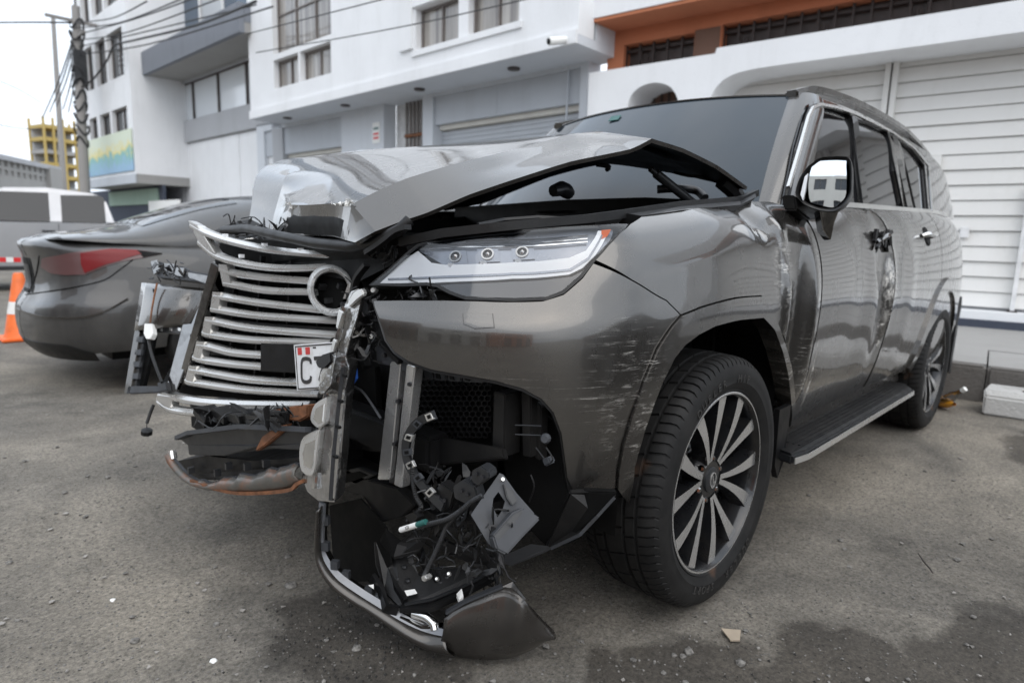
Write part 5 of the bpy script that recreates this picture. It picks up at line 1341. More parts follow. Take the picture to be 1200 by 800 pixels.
# engine bay: dark box with firewall, tower, airbox, battery
MB().prism([(-.335, -.74, 1.02), (-.335, .74, 1.02), (-.335, .72, 1.272), (-.335, .4, 1.292), (-.335, 0, 1.292), (-.335, -.72, 1.27)], (-.02, 0, 0)).build('cowl_panel', M['black'], suv)
bay = MB(); bay.box(-.36, -.34, -.72, .72, .3, 1.19); bay.build('firewall', M['void'], suv)
MB().box(-.30, .62, -.46, .46, .5, .98).build('engine', M['void'], suv, bevel=.03)
MB().box(-.1, .5, .47, .70, .9, 1.03).build('battery_tray', M['void'], suv, bevel=.02); MB().box(-.1, .4, -.70, -.47, .6, 1.02).build('airbox', M['void'], suv, bevel=.03)
MB().box(.60, .66, -.58, .58, .42, 1.0).build('radiator', M['void'], suv)
MB().box(.66, .70, -.70, .66, .98, 1.06).build('slam_beam', M['black'], suv)
MB().box(.72, .80, -.70, .52, .50, .60).build('crash_beam', M['black'], suv, bevel=.01)
MB().box(.5, .8, -.55, .60, .37, .40).build('undertray', M['black'], suv)
MB().tube([at(*q, y=.35) for q in ((648, 224), (658, 221), (664, 224), (668, 228))], [.02, .026, .026, .02], 10).build('washer_neck', M['charcoal'], suv, smooth=50)
MB().tube(catmull([at(770, 222, y=.45), at(790, 221, y=.5), at(815, 223, y=.55), at(826, 232, y=.6)], 4), .016, 10).build('wiper_hose', M['charcoal'], suv, smooth=50)
a, b = at(762, 198, y=.56), at(812, 238, y=.62); MB().tube([a, a+(b-a)*.12, a+(b-a)*.13, b], [.010, .010, .016, .016], 10).build('bonnet_damper', M['charcoal'], suv, smooth=50)
MB().tube(catmull([at(790, 202, y=.55), at(806, 206, y=.6), at(826, 208, y=.63), at(846, 216, y=.68), at(860, 228, y=.72)], 4), .006, 6).build('wiring_loom', M['black'], suv)
MB().tube(catmull([at(700, 193, y=.5), at(708, 194, y=.5), at(714, 196, y=.5), at(711, 199, y=.5)], 3), .008, 6).build('hood_clip', M['black'], suv)
hb = at(862, 215, y=.72); MB().tube([at(846, 212, y=.70), at(858, 222, y=.72), at(868, 236, y=.74)], [.03, .03, .025], 8).build('bonnet_hinge', M['black'], suv, smooth=40)
MB().tube(catmull([(-.44, .55, 1.255), (-.36, .25, 1.245), (-.34, -.1, 1.24), (-.37, -.4, 1.25)], 5), .009, 8).build('wiper_arm', M['black'], suv)
# ---- behind the bumper corner
X8 = lambda px, py, x=.84: at(px, py, x=x)
def poly(name, pts, mat, x, ext, bevel=.003, parent=None): return MB().prism([X8(*q, x) for q in pts], ext).build(name, M[mat], parent or suv, bevel=bevel)
chan = poly('bumper_bracket', [(457, 424), (469, 424), (456, 562), (442, 562)], 'alu', .86, (-.03, 0, 0)); chan['label'] = 'bare metal bumper bracket'
poly('bracket_web', [(469, 426), (475, 427), (462, 566), (455, 566)], 'charcoal', .845, (-.02, 0, 0), parent=chan); poly('bracket_flange', [(476, 426), (486, 429), (470, 572), (461, 568)], 'alu', .86, (-.03, 0, 0), parent=chan)
poly('bracket_head', [(440, 405), (458, 408), (480, 418), (489, 432), (476, 436), (454, 428), (441, 426)], 'greybar', .855, (-.03, 0, 0), parent=chan)
for q in ((476, 424), (466, 470), (462, 520), (450, 416), (480, 450)): MB().lathe([(0, .004), (.005, .004), (.006, 0), (.006, -.01)], X8(*q, .862), (1, .4, .1), 8).build('bolt', M['ink'], chan)
# light stiffener row under the bumper edge
for i, (a, b) in enumerate(((489, 506), (508, 522), (524, 540), (542, 566))):
    poly('bumper_rib', [(a, 431+i*1.5), (b, 432.5+i*1.7), (b, 445+i*1.2), (a, 444+i*1.2)], 'greybar', .80, (-.03, 0, 0)); poly('bumper_rib', [(a+2, 433+i*1.5), (a+6, 433.5+i*1.7), (a+8, 443+i*1.2), (a+3, 442+i*1.2)], 'void', .803, (-.002, 0, 0), 0)
# inner edge of the bumper skin, lit thin
MB().sweep([body_fn(np.array([q[0]]), np.array([q[1]]))[0]-np.array([.008, .006, 0]) for q in bpx([(668, 576), (664, 560), (661, 535), (657, 508), (648, 484), (634, 468), (612, 456), (580, 447), (540, 440), (505, 434), (478, 424), (462, 413), (452, 399), (446, 380), (437, 352)], amax=SX(.3))], .012, .012, up=(.5, .8, 0)).build('bumper_edge', M['black'], suv, smooth=40)
# honeycomb of the lower intake duct
def honey():
    mb = MB(); p = lambda px, py: X8(px, py, .70); hx = 7.0
    for j in range(11):
        for i in range(14):
            cx, cy = 478+hx*(i+.5*(j % 2)), 448+hx*.87*j
            if cx > 578: continue
            pts = [p(cx+hx*.54*math.cos(PI/3*k+PI/6), cy+hx*.54*math.sin(PI/3*k+PI/6)) for k in range(6)]
            mb.sweep(pts, .0022, .010, up=(1, .3, 0), closed=True)
    o = mb.build('intake_mesh', M['black'], suv); o['kind'] = 'stuff'
honey()
poly('intake_back', [(470, 440), (590, 446), (596, 540), (460, 540)], 'void', .67, (-.02, 0, 0))
poly('intake_side', [(578, 458), (592, 462), (590, 536), (576, 534)], 'black', .74, (-.06, 0, 0)); poly('intake_shelf', [(478, 522), (520, 512), (588, 524), (590, 536), (560, 540), (505, 545), (474, 536)], 'black', .76, (-.02, -.0, -.01))
poly('intake_post', [(610, 458), (622, 462), (622, 536), (612, 534)], 'black', .70, (-.03, 0, 0)); poly('intake_post', [(628, 470), (634, 476), (632, 540), (626, 536)], 'black', .68, (-.03, 0, 0))
for y_ in (498, 509): MB().tube([X8(604, y_, .74), X8(634, y_+1, .74)], .002, 5).build('wire', M['charcoal'], suv)
MB().lathe([(0, .01), (.008, .01), (.012, 0), (.012, -.01)], X8(639, 514, .74), (1, .6, .2), 12).build('connector', M['greybar'], suv); poly('connector', [(634, 538), (642, 535), (645, 543), (638, 547)], 'greybar', .74, (-.02, 0, 0)); 
for pts in ([(628, 524), (634, 532), (640, 540)], [(640, 524), (648, 538), (640, 545)], [(622, 556), (626, 570), (620, 588)]): MB().tube([X8(*p, .735) for p in catmull(pts, 4)], .002, 5).build('wire', M['black'], suv)
poly('splash_guard', [(596, 450), (656, 500), (668, 575), (724, 577), (690, 612), (660, 640), (640, 640), (600, 600), (590, 540)], 'void', .62, (-.02, -.02, 0))
lin = MB().prism([at(700, 577, y=.93), at(723, 580, y=.95), at(700, 604, y=.93), at(672, 636, y=.88), at(640, 642, y=.80), at(652, 612, y=.80), at(668, 578, y=.88)], (-.02, -.02, .0)).build('torn_liner', M['black'], suv, bevel=.003)
MB().sweep([at(720, 582, y=.955), at(700, 604, y=.935), at(680, 626, y=.90), at(646, 642, y=.815)], .006, .008).build('liner_edge', M['greybar'], lin)
MB().prism([at(580, 655, y=.70), at(622, 637, y=.78), at(646, 640, y=.81), at(636, 646, y=.79), at(596, 662, y=.71)], (-.01, 0, -.006)).build('lower_strip', M['greybar'], suv)
# curved clip strip
P9 = lambda px, py, d=0: at(px, py, x=.88+d)
cs = catmull([(509, 486), (494, 492), (483, 503), (477, 516), (476, 530), (480, 545), (489, 560), (503, 577), (520, 594)], 4)
clip = MB().sweep([P9(*q) for q in cs], .022, .010, up=(1, .4, 0)).build('clip_strip', M['charcoal'], suv, smooth=30)
for i, t in enumerate((2, 6, 11, 16, 20, 24, 28)):
    q = cs[t]; q2 = cs[t+1]; d = (q2-q)/np.linalg.norm(q2-q); n = np.array([-d[1], d[0]])
    MB().prism([P9(*(q+d*a+n*b), .007) for a, b in ((-4, -4.5), (4, -4.5), (4, 4.5), (-4, 4.5))], (-.008, 0, 0)).build('clip', M['greybar' if i % 2 else 'satin'], clip, bevel=.001)
    MB().prism([P9(*(q+d*a+n*b), .0085) for a, b in ((-1.8, -2.2), (1.8, -2.2), (1.8, 2.2), (-1.8, 2.2))], (-.002, 0, 0)).build('clip_hole', M['void'], clip)
# grey box bracket
Q0 = at(585, 600, x=.86); qn = CAM_POS-Q0; qn /= np.linalg.norm(qn); qn = qn+np.array([-.1, .25, .1]); qn /= np.linalg.norm(qn)
qp_ = lambda px, py, off=0.0: at_plane(px, py, Q0+qn*off, qn)
plate_o = [(585.5, 554), (590, 556), (605, 577), (626, 601), (610, 627), (592, 649), (583, 648), (572, 636), (552, 603), (566, 582)]
hole = [(584, 576), (592, 587), (589, 597), (583, 606), (577, 592), (578, 584)]
def plate_hole(outer, hole, th):
    pts = [Vector(p) for p in outer]+[Vector(p) for p in hole]; n, m_ = len(outer), len(hole)
    v, e, f, *_ = delaunay_2d_cdt(pts, [(i, (i+1) % n) for i in range(n)]+[(n+i, n+(i+1) % m_) for i in range(m_)], [], 1, 1e-6)
    def ins(P, x, y):
        c = False
        for i in range(len(P)):
            (x1, y1), (x2, y2) = P[i], P[i-1]
            if (y1 > y) != (y2 > y) and x < (x2-x1)*(y-y1)/(y2-y1)+x1: c = not c
        return c
    keep = [t for t in f if not ins(hole, *(sum((v[i] for i in t), Vector((0, 0)))/len(t)))]
    mb = MB(); k = len(v); V = [qp_(p.x, p.y) for p in v]; V += [p-qn*th for p in V]
    mb.add(V, keep+[tuple(k+i for i in t[::-1]) for t in keep]+[(i, (i+1) % n, k+(i+1) % n, k+i) for i in range(n)]+[(n+i, n+(i+1) % m_, k+n+(i+1) % m_, k+n+i) for i in range(m_)])
    return mb
gb = plate_hole(plate_o, hole, .006).build('sensor_bracket', M['greybar'], suv); gb['label'] = 'grey plastic box bracket hanging out of the bumper corner'
MB().prism([qp_(*q, .045) for q in ((601, 600), (614, 594), (634, 607), (612, 630), (594, 650), (582, 644), (577, 628))], -qn*.044).build('bracket_box', M['greybar'], gb, bevel=.004)
MB().prism([qp_(*q, .0455) for q in ((600, 604), (612, 597), (612, 601), (584, 633), (579, 628))], -qn*.003).build('bracket_lip', M['charcoal'], gb)
MB().prism([qp_(*q, .012) for q in ((590, 566), (599, 574), (607, 586), (600, 592), (594, 583))], -qn*.012).build('bracket_tab', M['charcoal'], gb, bevel=.002)
MB().lathe([(0, .008), (.004, .008), (.0065, 0), (.0065, -.006)], qp_(588.5, 561.5), qn, 14).build('bolt', M['satin'], gb); MB().lathe([(0, .003), (.006, .003), (.006, 0)], qp_(599, 577), qn, 10).build('bolt', M['ink'], gb); MB().lathe([(0, .003), (.008, .003), (.008, 0)], qp_(577, 618), qn, 10).build('bolt', M['ink'], gb)
for pts, m_ in (([(552, 552), (563, 546), (572, 552), (574, 560), (560, 570), (552, 564)], 'charcoal'), ([(530, 570), (542, 562), (556, 570), (560, 584), (548, 592), (532, 584)], 'charcoal'), ([(505, 578), (516, 566), (532, 576), (528, 594), (520, 600), (508, 592)], 'black'), ([(546, 586), (560, 590), (556, 606), (548, 612), (540, 598)], 'black')):
    c = MB().prism([at(*q, x=.875) for q in pts], (-.035, -.01, 0)).build('sensor_mount', M[m_], suv, bevel=.003); q = np.mean(pts, 0)
    for d in (-4, 3): MB().lathe([(0, .004), (.005, .004), (.005, 0)], at(q[0]+d, q[1]+d*.6, x=.877), (1, .4, .2), 8).build('bolt', M['ink'], c)
def corr(name, pts, r, mat, x, seed=0):
    P = resample(np.array([at(*q, x=xx) for q, xx in zip(catmull(pts, 6), np.linspace(x[0], x[1], 6*(len(pts)-1)+1))]), .0035, False)
    return MB().tube(P, [r*(1 if i % 2 else .86) for i in range(len(P))], 10).build(name, M[mat], suv, smooth=30)
h1 = corr('wiring_hose', [(488, 618), (505, 613), (524, 608), (540, 598), (552, 588), (566, 580)], .0065, 'charcoal', (.92, .88))
lab = [(472, 624), (485, 616.5), (487, 621.5), (474, 629)]; MB().tube([at(470, 620.5, x=.925), at(489, 614.5, x=.922)], .0072, 12).build('hose_label', M['white'], h1, smooth=60)
tm = text_mesh('LZ1', .010, .0003); o_ = new_obj('label_print', tm, h1); tm.materials.append(M['ink']); tp = at(480, 617, x=.9235); tn = CAM_POS-tp; tn /= np.linalg.norm(tn)
e1 = at(489, 614.5, x=.922)-at(470, 620.5, x=.925); e1 /= np.linalg.norm(e1); e2 = np.cross(tn, e1); e2 /= np.linalg.norm(e2); tn = np.cross(e1, e2)
o_.matrix_local = Matrix(((e1[0], e2[0], tn[0], tp[0]+tn[0]*.0076), (e1[1], e2[1], tn[1], tp[1]+tn[1]*.0076), (e1[2], e2[2], tn[2], tp[2]+tn[2]*.0076), (0, 0, 0, 1)))
MB().tube([at(489, 614.5, x=.9215), at(499, 611, x=.918)], .0072, 10).build('hose_tape', M['green'], h1, smooth=60)
corr('wiring_hose', [(538, 600), (524, 616), (516, 634), (508, 652), (500, 668), (496, 676)], .0058, 'charcoal', (.89, .93))
MB().prism([at(*q, x=.935) for q in ((493, 675), (497, 674), (500, 678), (497, 682), (494, 680))], (-.02, 0, 0)).build('connector', M['satin'], suv, bevel=.002)
for q in ((512, 678), (526, 672)): MB().lathe([(0, .006), (.003, .006), (.005, 0), (.005, -.006)], at(*q, x=.92), (.7, .5, .6), 10).build('bolt', M['satin'], suv)
corr('wiring_hose', [(484, 540), (484, 562), (488, 582), (494, 594), (486, 604), (478, 610)], .0075, 'black', (.88, .90)); MB().prism([at(*q, x=.91) for q in ((474, 604), (484, 600), (490, 606), (482, 614))], (-.02, 0, 0)).build('connector', M['black'], suv)
MB().tube(catmull([at(*q, x=.88) for q in ((412, 452), (424, 458), (436, 474), (446, 490))], 5), .0035, 6).build('wire', M['greybar'], suv); MB().prism([at(*q, x=.9) for q in ((408, 436), (413, 432), (414, 444), (410, 450))], (-.015, 0, 0)).build('connector', M['blue'], suv)
# ducts and plates seen below the bracket
def zp(pts): return [at(a, b, z=c) for a, b, c in pts]
poly('air_duct', [(396, 574), (424, 580), (446, 612), (470, 606), (486, 592), (466, 572), (430, 562)], 'black', .83, (-.03, 0, 0))
poly('air_duct', [(398, 552), (420, 548), (440, 556), (420, 566), (400, 572)], 'charcoal', .80, (-.02, 0, 0)); poly('duct_opening', [(402, 556), (420, 552), (430, 557), (415, 563), (404, 566)], 'void', .803, (-.002, 0, 0), 0)
poly('inner_panel', [(404, 440), (440, 430), (446, 560), (400, 560)], 'void', .70, (-.02, 0, 0))
poly('shelf', [(402, 504), (436, 498), (444, 530), (400, 524)], 'black', .74, (-.02, 0, 0))
MB().prism(zp([(452, 618, .33), (470, 632, .28), (486, 616, .33), (505, 620, .32), (492, 644, .26), (462, 652, .24), (445, 632, .28)]), (0, 0, -.01)).build('fog_lamp_mount', M['black'], suv, bevel=.002)
# ---- the hanging lower bumper lip
LP = lambda px, py, z: at(px, py, z=z)
M['lipgrey'] = simple('primer_grey_edge', (.20, .21, .23), .35, .2, .2, dirt=(.12, .12, .12), dscale=9)
lip_line = [(378.5, 590, .41), (377, 620, .325), (377, 643, .262), (384, 660, .222), (398, 676, .185), (420, 692, .152), (447, 709, .124), (475, 726, .098), (500, 737, .082), (521, 742, .085)]
lp3 = catmull([LP(*q) for q in lip_line], 5)
low_line = [(373.5, 596, .395), (372, 622, .315), (371.5, 647, .245), (378, 668, .198), (392, 688, .155), (415, 705, .122), (436, 716, .104), (462, 735, .072), (485, 751, .048), (508, 762, .032), (532, 767, .026)]
lo3 = catmull([LP(*q) for q in low_line], 5)
n = 60
rs = lambda P, n: np.array([P[0]+0]) if n == 1 else np.stack([np.interp(np.linspace(0, 1, n), np.concatenate([[0], np.cumsum(np.linalg.norm(np.diff(P, axis=0), axis=1))])/np.sum(np.linalg.norm(np.diff(P, axis=0), axis=1)), P[:, k]) for k in range(3)], 1)
a, b = rs(lp3, n), rs(lo3, n)
G = np.array([[(1-t)*a[i]+t*b[i]+np.array([.02, .018, 0])*math.sin(PI*t) for t in np.linspace(0, 1, 6)] for i in range(n)]); 
G = np.concatenate([G, (b+np.array([-.06, -.05, .004]))[:, None, :]], 1)
v, f = grid_mesh(G); lipo = mesh_obj('lower_bumper', v, f, M['primer_paint'], suv, smooth=180); lipo['label'] = 'torn lower bumper skin hanging to the ground'
lipo.modifiers.new('s', 'SOLIDIFY').thickness = .004
MB().sweep(list(a+np.array([.003, .003, .004])), .018, .008, up=(.5, .4, .75)).build('chrome_strip', M['lipgrey'], lipo, smooth=50)
fin_o = [(521, 722, .145), (545, 705, .18), (570, 695, .205), (588, 687, .22), (601, 692, .215), (616, 704, .20), (630, 722, .135), (649, 742, .075), (628, 756, .055), (606, 766, .045), (580, 769, .035), (549, 768, .03), (524, 764, .03), (518, 745, .075)]
tE = rs(catmull([LP(*q) for q in ((521, 724, .14), (545, 706, .18), (570, 696, .205), (588, 688, .222), (600, 689, .222), (614, 702, .205), (631, 722, .14), (649.5, 742, .075))], 5), 26)
bE = rs(catmull([LP(*q) for q in ((517, 750, .065), (530, 765, .028), (549, 769, .024), (575, 771, .026), (600, 768, .034), (618, 761, .046), (634, 752, .06), (648, 744, .072))], 5), 26)
G = np.array([[(1-t)*tE[i]+t*bE[i]+np.array([.013, .015, .003])*math.sin(PI*t) for t in np.linspace(0, 1, 9)] for i in range(26)])
v, f = grid_mesh(G); fn = mesh_obj('bumper_fin', v, f, M['primer_paint'], lipo, smooth=180); fn.modifiers.new('s', 'SOLIDIFY').thickness = .005
MB().prism([LP(586, 688, .222), LP(601, 681, .235), (LP(606, 688, .23)), LP(616, 701, .21), LP(612, 706, .20), LP(598, 692, .215)], (-.004, -.004, 0)).build('fin_tab', M['primer_paint'], lipo)
MB().sweep([LP(523, 717, .152), LP(545, 704, .186), LP(570, 693.5, .21), LP(589, 686, .226)], .016, .006, up=(0, 0, 1)).build('fin_flange', M['greybar'], lipo)
MB().sweep([LP(540, 746, .08), LP(560, 730, .13), LP(572, 720, .155)], .004, .002, up=(.6, .6, .4)).build('rust_scrape', M['rust'], lipo)
MB().sweep([LP(470, 722, .105), LP(495, 733, .09), LP(520, 734, .092), LP(524, 722, .12)], .02, .012).build('lip_return', M['darkchrome'], lipo)
for q in ((381, 610, .355), (381, 640, .275), (392, 662, .222), (405, 674, .19), (432, 692, .15)): MB().box(-.012, .004, -.010, .010, -.012, .012, Matrix.Translation(Vector(LP(*q)))@Matrix.Rotation(.6, 4, 'Z')).build('lip_clip', M['greybar'], lipo)
tray = MB().prism(zp([(437, 613, .30), (462, 632, .26), (480, 643, .24), (490, 672, .185), (516, 665, .20), (548, 664, .20), (570, 666, .21), (577, 671, .205), (540, 690, .17), (505, 704, .145), (470, 712, .13), (452, 694, .15), (440, 660, .20)]), (0, 0, -.006)).build('bumper_tray', M['black'], suv)
poly('bumper_inner', [(386, 592), (422, 584), (452, 618), (458, 660), (440, 680), (412, 682), (390, 655)], 'void', .84, (-.006, 0, 0), 0)
for q in (((436, 676, .18), (446, 690, .16), (452, 712, .13), (466, 716, .12)), ((462, 650, .22), (458, 668, .19), (464, 690, .16), (474, 706, .14)), ((490, 640, .24), (500, 664, .20), (512, 682, .175)), ((505, 630, .28), (540, 648, .24), (576, 660, .22)), ((540, 640, .27), (566, 650, .25), (590, 652, .24))):
    MB().sweep([LP(*p) for p in q], .012, .03, up=(0, 0, 1)).build('tray_rib', M['black'], tray)
MB().sweep([LP(474, 708, .142), LP(505, 702, .152), LP(540, 688, .178), LP(577, 669, .212)], .006, .006).build('tray_edge', M['charcoal'], tray); MB().sweep([LP(469, 713, .13), LP(505, 712, .135), (LP(545, 694, .165)), LP(582, 674, .20)], .018, .014).build('tray_edge', M['black'], tray)
for q in ((470, 652, .225), (474, 664, .205), (466, 678, .18), (460, 655, .215), (478, 680, .18), (524, 676, .185), (516, 682, .175)): MB().lathe([(0, .005), (.006, .005), (.008, 0)], LP(*q), (0, 0, 1), 8).build('bolt', M['charcoal'], tray)
MB().prism(zp([(474, 692, .168), (486, 690, .17), (489, 695, .164), (477, 698, .16)]), (0, 0, .001)).build('paper_tag', M['white'], tray); MB().prism(zp([(535, 700, .175), (541, 694, .19), (543, 703, .175), (538, 708, .165)]), (0, 0, .012)).build('plastic_clip', M['white'], tray); 
MB().prism(zp([(432, 686, .165), (438, 685, .168), (438, 690, .16)]), (0, 0, .002)).build('plastic_clip', M['white'], tray)
shards('broken_plastic', 110, (484, 600, 590, 672), .80, .90, [M['black'], M['charcoal']], .008, .03, seed=8); shards('broken_plastic', 26, (566, 664, 592, 684), .62, .70, [M['black'], M['charcoal']], .006, .02, seed=9)
shards('broken_plastic', 60, (500, 545, 560, 612), .80, .87, [M['black'], M['charcoal']], .008, .03, seed=10)
MB().tube(catmull([LP(484, 718, .11), LP(498, 722, .108), (LP(508, 730, .098)), LP(510, 738, .085)], 4), .014, 8).build('fog_trim', M['chrome'], lipo, smooth=60)
# ---- the far end: under the grille
lx = lambda px: 1.075-.085*(px-205)/150
U_ = lambda px, py, d=0.0: at(px, py, x=lx(px)+d)
lowp = MB().prism([U_(*q) for q in ((208, 513), (222, 506), (282, 498.5), (361, 502), (372, 520), (362, 528), (300, 524), (262, 534), (221, 533), (220, 522))], (-.02, 0, 0)).build('lower_grille_panel', M['charcoal'], suv, bevel=.003)
MB().sweep([U_(*q, .01) for q in ((208, 513), (222, 507), (282, 499.5), (361, 503))], .014, .02, up=(1, 0, .2)).build('panel_edge', M['greybar'], lowp)
MB().sweep([U_(*q, -.03) for q in ((248, 530), (280, 526), (330, 520), (372, 515))], .02, .02, up=(1, 0, 0)).build('panel_edge', M['charcoal'], lowp)
sp_out = [(201.5, 530), (206, 541), (222, 558), (236, 564), (262, 563), (300, 556), (330, 549), (352, 544)]
sp_low = [(201, 534), (212, 552), (224, 563), (240, 570), (265, 574), (300, 575), (335, 573), (356, 563)]
a = rs(catmull([U_(*q) for q in sp_out], 5), 30)+np.array([[r.uniform(-.004, .004), 0, r.uniform(-.009, .009)] for _ in range(30)])*np.array([[1 if i > 8 else .2] for i in range(30)]); b = rs(catmull([U_(*q) for q in sp_low], 5), 30)
G = np.array([[(1-t)*a[i]+t*b[i]+np.array([.02, 0, 0])*math.sin(PI*t) for t in np.linspace(0, 1, 5)] for i in range(30)]); v, f = grid_mesh(G)
spl_ = mesh_obj('splitter', v, f, simple('scuffed_lip', (.10, .095, .085), .5, .2, .2, dirt=(.22, .09, .045), dscale=9, bump=.2), suv, smooth=180); spl_.modifiers.new('s', 'SOLIDIFY').thickness = .006
spl_['label'] = 'rust scraped lower splitter'
MB().sweep([p+np.array([0, 0, .002]) for p in a], .010, .010).build('splitter_edge', M['greybar'], spl_)
MB().sweep([U_(*q, .012) for q in catmull([(224, 563), (245, 570), (276, 577), (310, 577), (340, 573.5), (348, 567), (356, 563)], 4)], .010, .010).build('rusty_edge', M['rust'], spl_)
MB().prism([U_(*q, -.02) for q in ((208, 540), (240, 534), (300, 540), (352, 536), (352, 546), (300, 556), (262, 562), (236, 562), (222, 556))], (-.16, 0, .02)).build('splitter_floor', M['black'], spl_)
for q in ((224, 553), (255, 556), (268, 548), (290, 549), (312, 545)): MB().box(-.01, .01, -.006, .006, -.004, .018, Matrix.Translation(Vector(U_(*q)))).build('splitter_clip', M['charcoal'], spl_)
MB().lathe([(0, .01), (.012, .01), (.014, 0), (.014, -.02)], U_(202, 531), (0, -.4, 1), 10).build('splitter_bolt', M['satin'], spl_)
MB().prism([U_(*q, -.1) for q in ((275, 532), (296, 530), (298, 552), (276, 552))], (-.05, 0, 0)).build('tow_hook_cover', M['charcoal'], suv, bevel=.006)
MB().prism([U_(*q, -.01) for q in ((304, 484), (330, 478), (360, 475), (360, 488), (350, 494), (330, 492))], (-.05, 0, 0)).build('rusty_beam', M['rust'], suv, bevel=.004)
MB().prism([U_(*q, .01) for q in ((336, 497), (332, 504), (310, 522), (300, 529), (299, 526), (306, 512), (322, 500))], (-.02, 0, 0)).build('rusty_tab', M['rust'], suv, bevel=.003)
for i, q in enumerate(((240, 488), (262, 486), (280, 489), (300, 488), (318, 491))): MB().box(-.05, .02, -.05, .05, -.012, .012, Matrix.Translation(Vector(U_(*q, -.02)))@Matrix.Rotation(.2*i-.3, 4, 'X')).build('lower_louvre', M['black'], suv)
for y_ in (483, 490, 496): MB().sweep([U_(290, y_-2, .0), U_(332, y_+1, .0)], .012, .012).build('louvre_rod', M['charcoal'], suv, smooth=30)
MB().box(-.2, .1, -.35, .35, -.06, .06, Matrix.Translation(Vector(U_(285, 500, -.35)))).build('lower_intake', M['void'], suv)
# the front body behind, down to the ground clearance line
MB().box(.30, .80, -.72, .05, .34, .62).build('lower_core', M['void'], suv)
# ---- the other bumper corner, peeled outwards
def rp(px, py, off=0.0):
    e0, e1 = at(257, 325, y=-.72), at(145, 460, y=-1.0); nrm = np.cross(e1-e0, np.array([-.42, -.1, 1.0])); nrm /= np.linalg.norm(nrm)
    if nrm@(CAM_POS-e0) < 0: nrm = -nrm
    return at_plane(px, py, e0+nrm*off, nrm)
_e0, _e1 = at(257, 325, y=-.72), at(145, 460, y=-1.0); RN = np.cross(_e1-_e0, np.array([-.42, -.1, 1.0])); RN /= np.linalg.norm(RN); RN = RN if RN@(CAM_POS-_e0) > 0 else -RN
def curved(pts, bul=.02, mat='paint', name='peeled_bumper', ext=.012):
    V = [rp(*p) for p in pts]; return MB().prism(V, -RN*ext).build(name, M[mat], suv, bevel=.004)
up_ = [(165, 332), (172, 329), (205, 329), (240, 334), (241, 341), (234, 364), (224, 379), (214, 381), (176, 378), (166, 381), (158, 386)]
G = []
for t in np.linspace(0, 1, 10):
    L_ = np.array([166, 331])*(1-t)+np.array([157, 387])*t; R_ = np.array([241, 338])*(1-t)+np.array([219, 382])*t+np.array([4, 0])*math.sin(PI*t)
    G.append([rp(*(L_*(1-s)+R_*s), .035*math.sin(PI*min(1, s*1.15))*(.3+.7*math.sin(PI*(.15+.7*t)))+.012*math.cos(3*s)) for s in np.linspace(0, 1, 14)])
v, f = grid_mesh(np.array(G)); pb = mesh_obj('peeled_bumper', v, f, M['paint'], suv, smooth=180); pb['label'] = 'other bumper corner peeled outwards beside the grille'; pb.modifiers.new('s', 'SOLIDIFY').thickness = .006
def rpoly(name, pts, mat, off=0.0, ext=.015, bevel=.002, par=None): return MB().prism([rp(*p, off) for p in pts], -RN*ext).build(name, M[mat], par or pb, bevel=bevel)
rpoly('fog_frame', [(158, 384), (165, 382), (154, 452), (152, 461), (145, 461)], 'paint'); rpoly('fog_frame', [(150, 452), (196, 452), (197, 459), (148, 461)], 'greybar')
rpoly('fog_frame', [(214, 380), (224, 379), (240, 342), (247, 334), (253, 336), (206, 458), (193, 460)], 'darkchrome', .01)
rpoly('frame_rib', [(166, 383), (172, 382), (160, 452), (155, 452)], 'charcoal', -.01); 
for y_ in (394, 409, 423, 437): rpoly('frame_clip', [(160-(y_-394)*.13, y_), (168-(y_-394)*.13, y_), (167-(y_-394)*.13, y_+7), (159-(y_-394)*.13, y_+7)], 'greybar', .0, .012)
rpoly('frame_bar', [(180, 381), (214, 383), (212, 391), (182, 389)], 'charcoal', -.005); 
for x_ in (187, 198, 208): rpoly('frame_hole', [(x_, 383.5), (x_+4, 384), (x_+3.5, 388), (x_, 387.5)], 'satin', -.003, .003)
rpoly('dark_insert', [(160, 388), (182, 386), (176, 420), (168, 452), (154, 452)], 'void', -.03); rpoly('dark_insert', [(214, 384), (226, 380), (208, 440), (196, 452), (188, 452), (205, 420)], 'void', -.03)
tb = [(176, 309), (186, 306), (200, 310), (214, 312), (222, 317), (256, 323), (258, 331), (246, 335), (232, 330), (206, 327), (186, 325), (178, 318)]
br = rpoly('torn_support', tb, 'greybar', .02, .03); rpoly('support_face', [(216, 318), (255, 325), (256, 330), (244, 333), (222, 326)], 'darkchrome', .024, .004)
for q in (((176, 306), (184, 304), (188, 316), (180, 322)), ((190, 308), (205, 309), (202, 320), (192, 318)), ((206, 313), (216, 314), (214, 324), (204, 322))): rpoly('support_shard', q, 'darkchrome', .032, .006)
shards('broken_plastic', 22, (174, 304, 222, 328), 1.0, 1.06, [M['charcoal'], M['greybar']], .008, .03, seed=12)
rpoly('clip_hole', [(178, 338), (188, 339), (187, 345), (179, 344)], 'void', .03, .004)
MB().tube([rp(184, 332, .05), rp(181, 346, .05), rp(178, 362, .05), rp(176, 378, .05)], .004, 6).build('sensor_wire', M['rust'], pb)
rpoly('sensor_plug', [(169, 379), (178, 379), (179, 391), (176, 397), (171, 397), (168, 391)], 'white', .04, .02)
MB().tube(catmull([rp(174, 397, .03), rp(177, 412, .03), rp(183, 430, .03), rp(190, 448, .03)], 4), .006, 6).build('sensor_wire', M['black'], pb)
rpoly('loose_plug', [(184, 448), (194, 447), (196, 457), (186, 459)], 'charcoal', .03, .02)
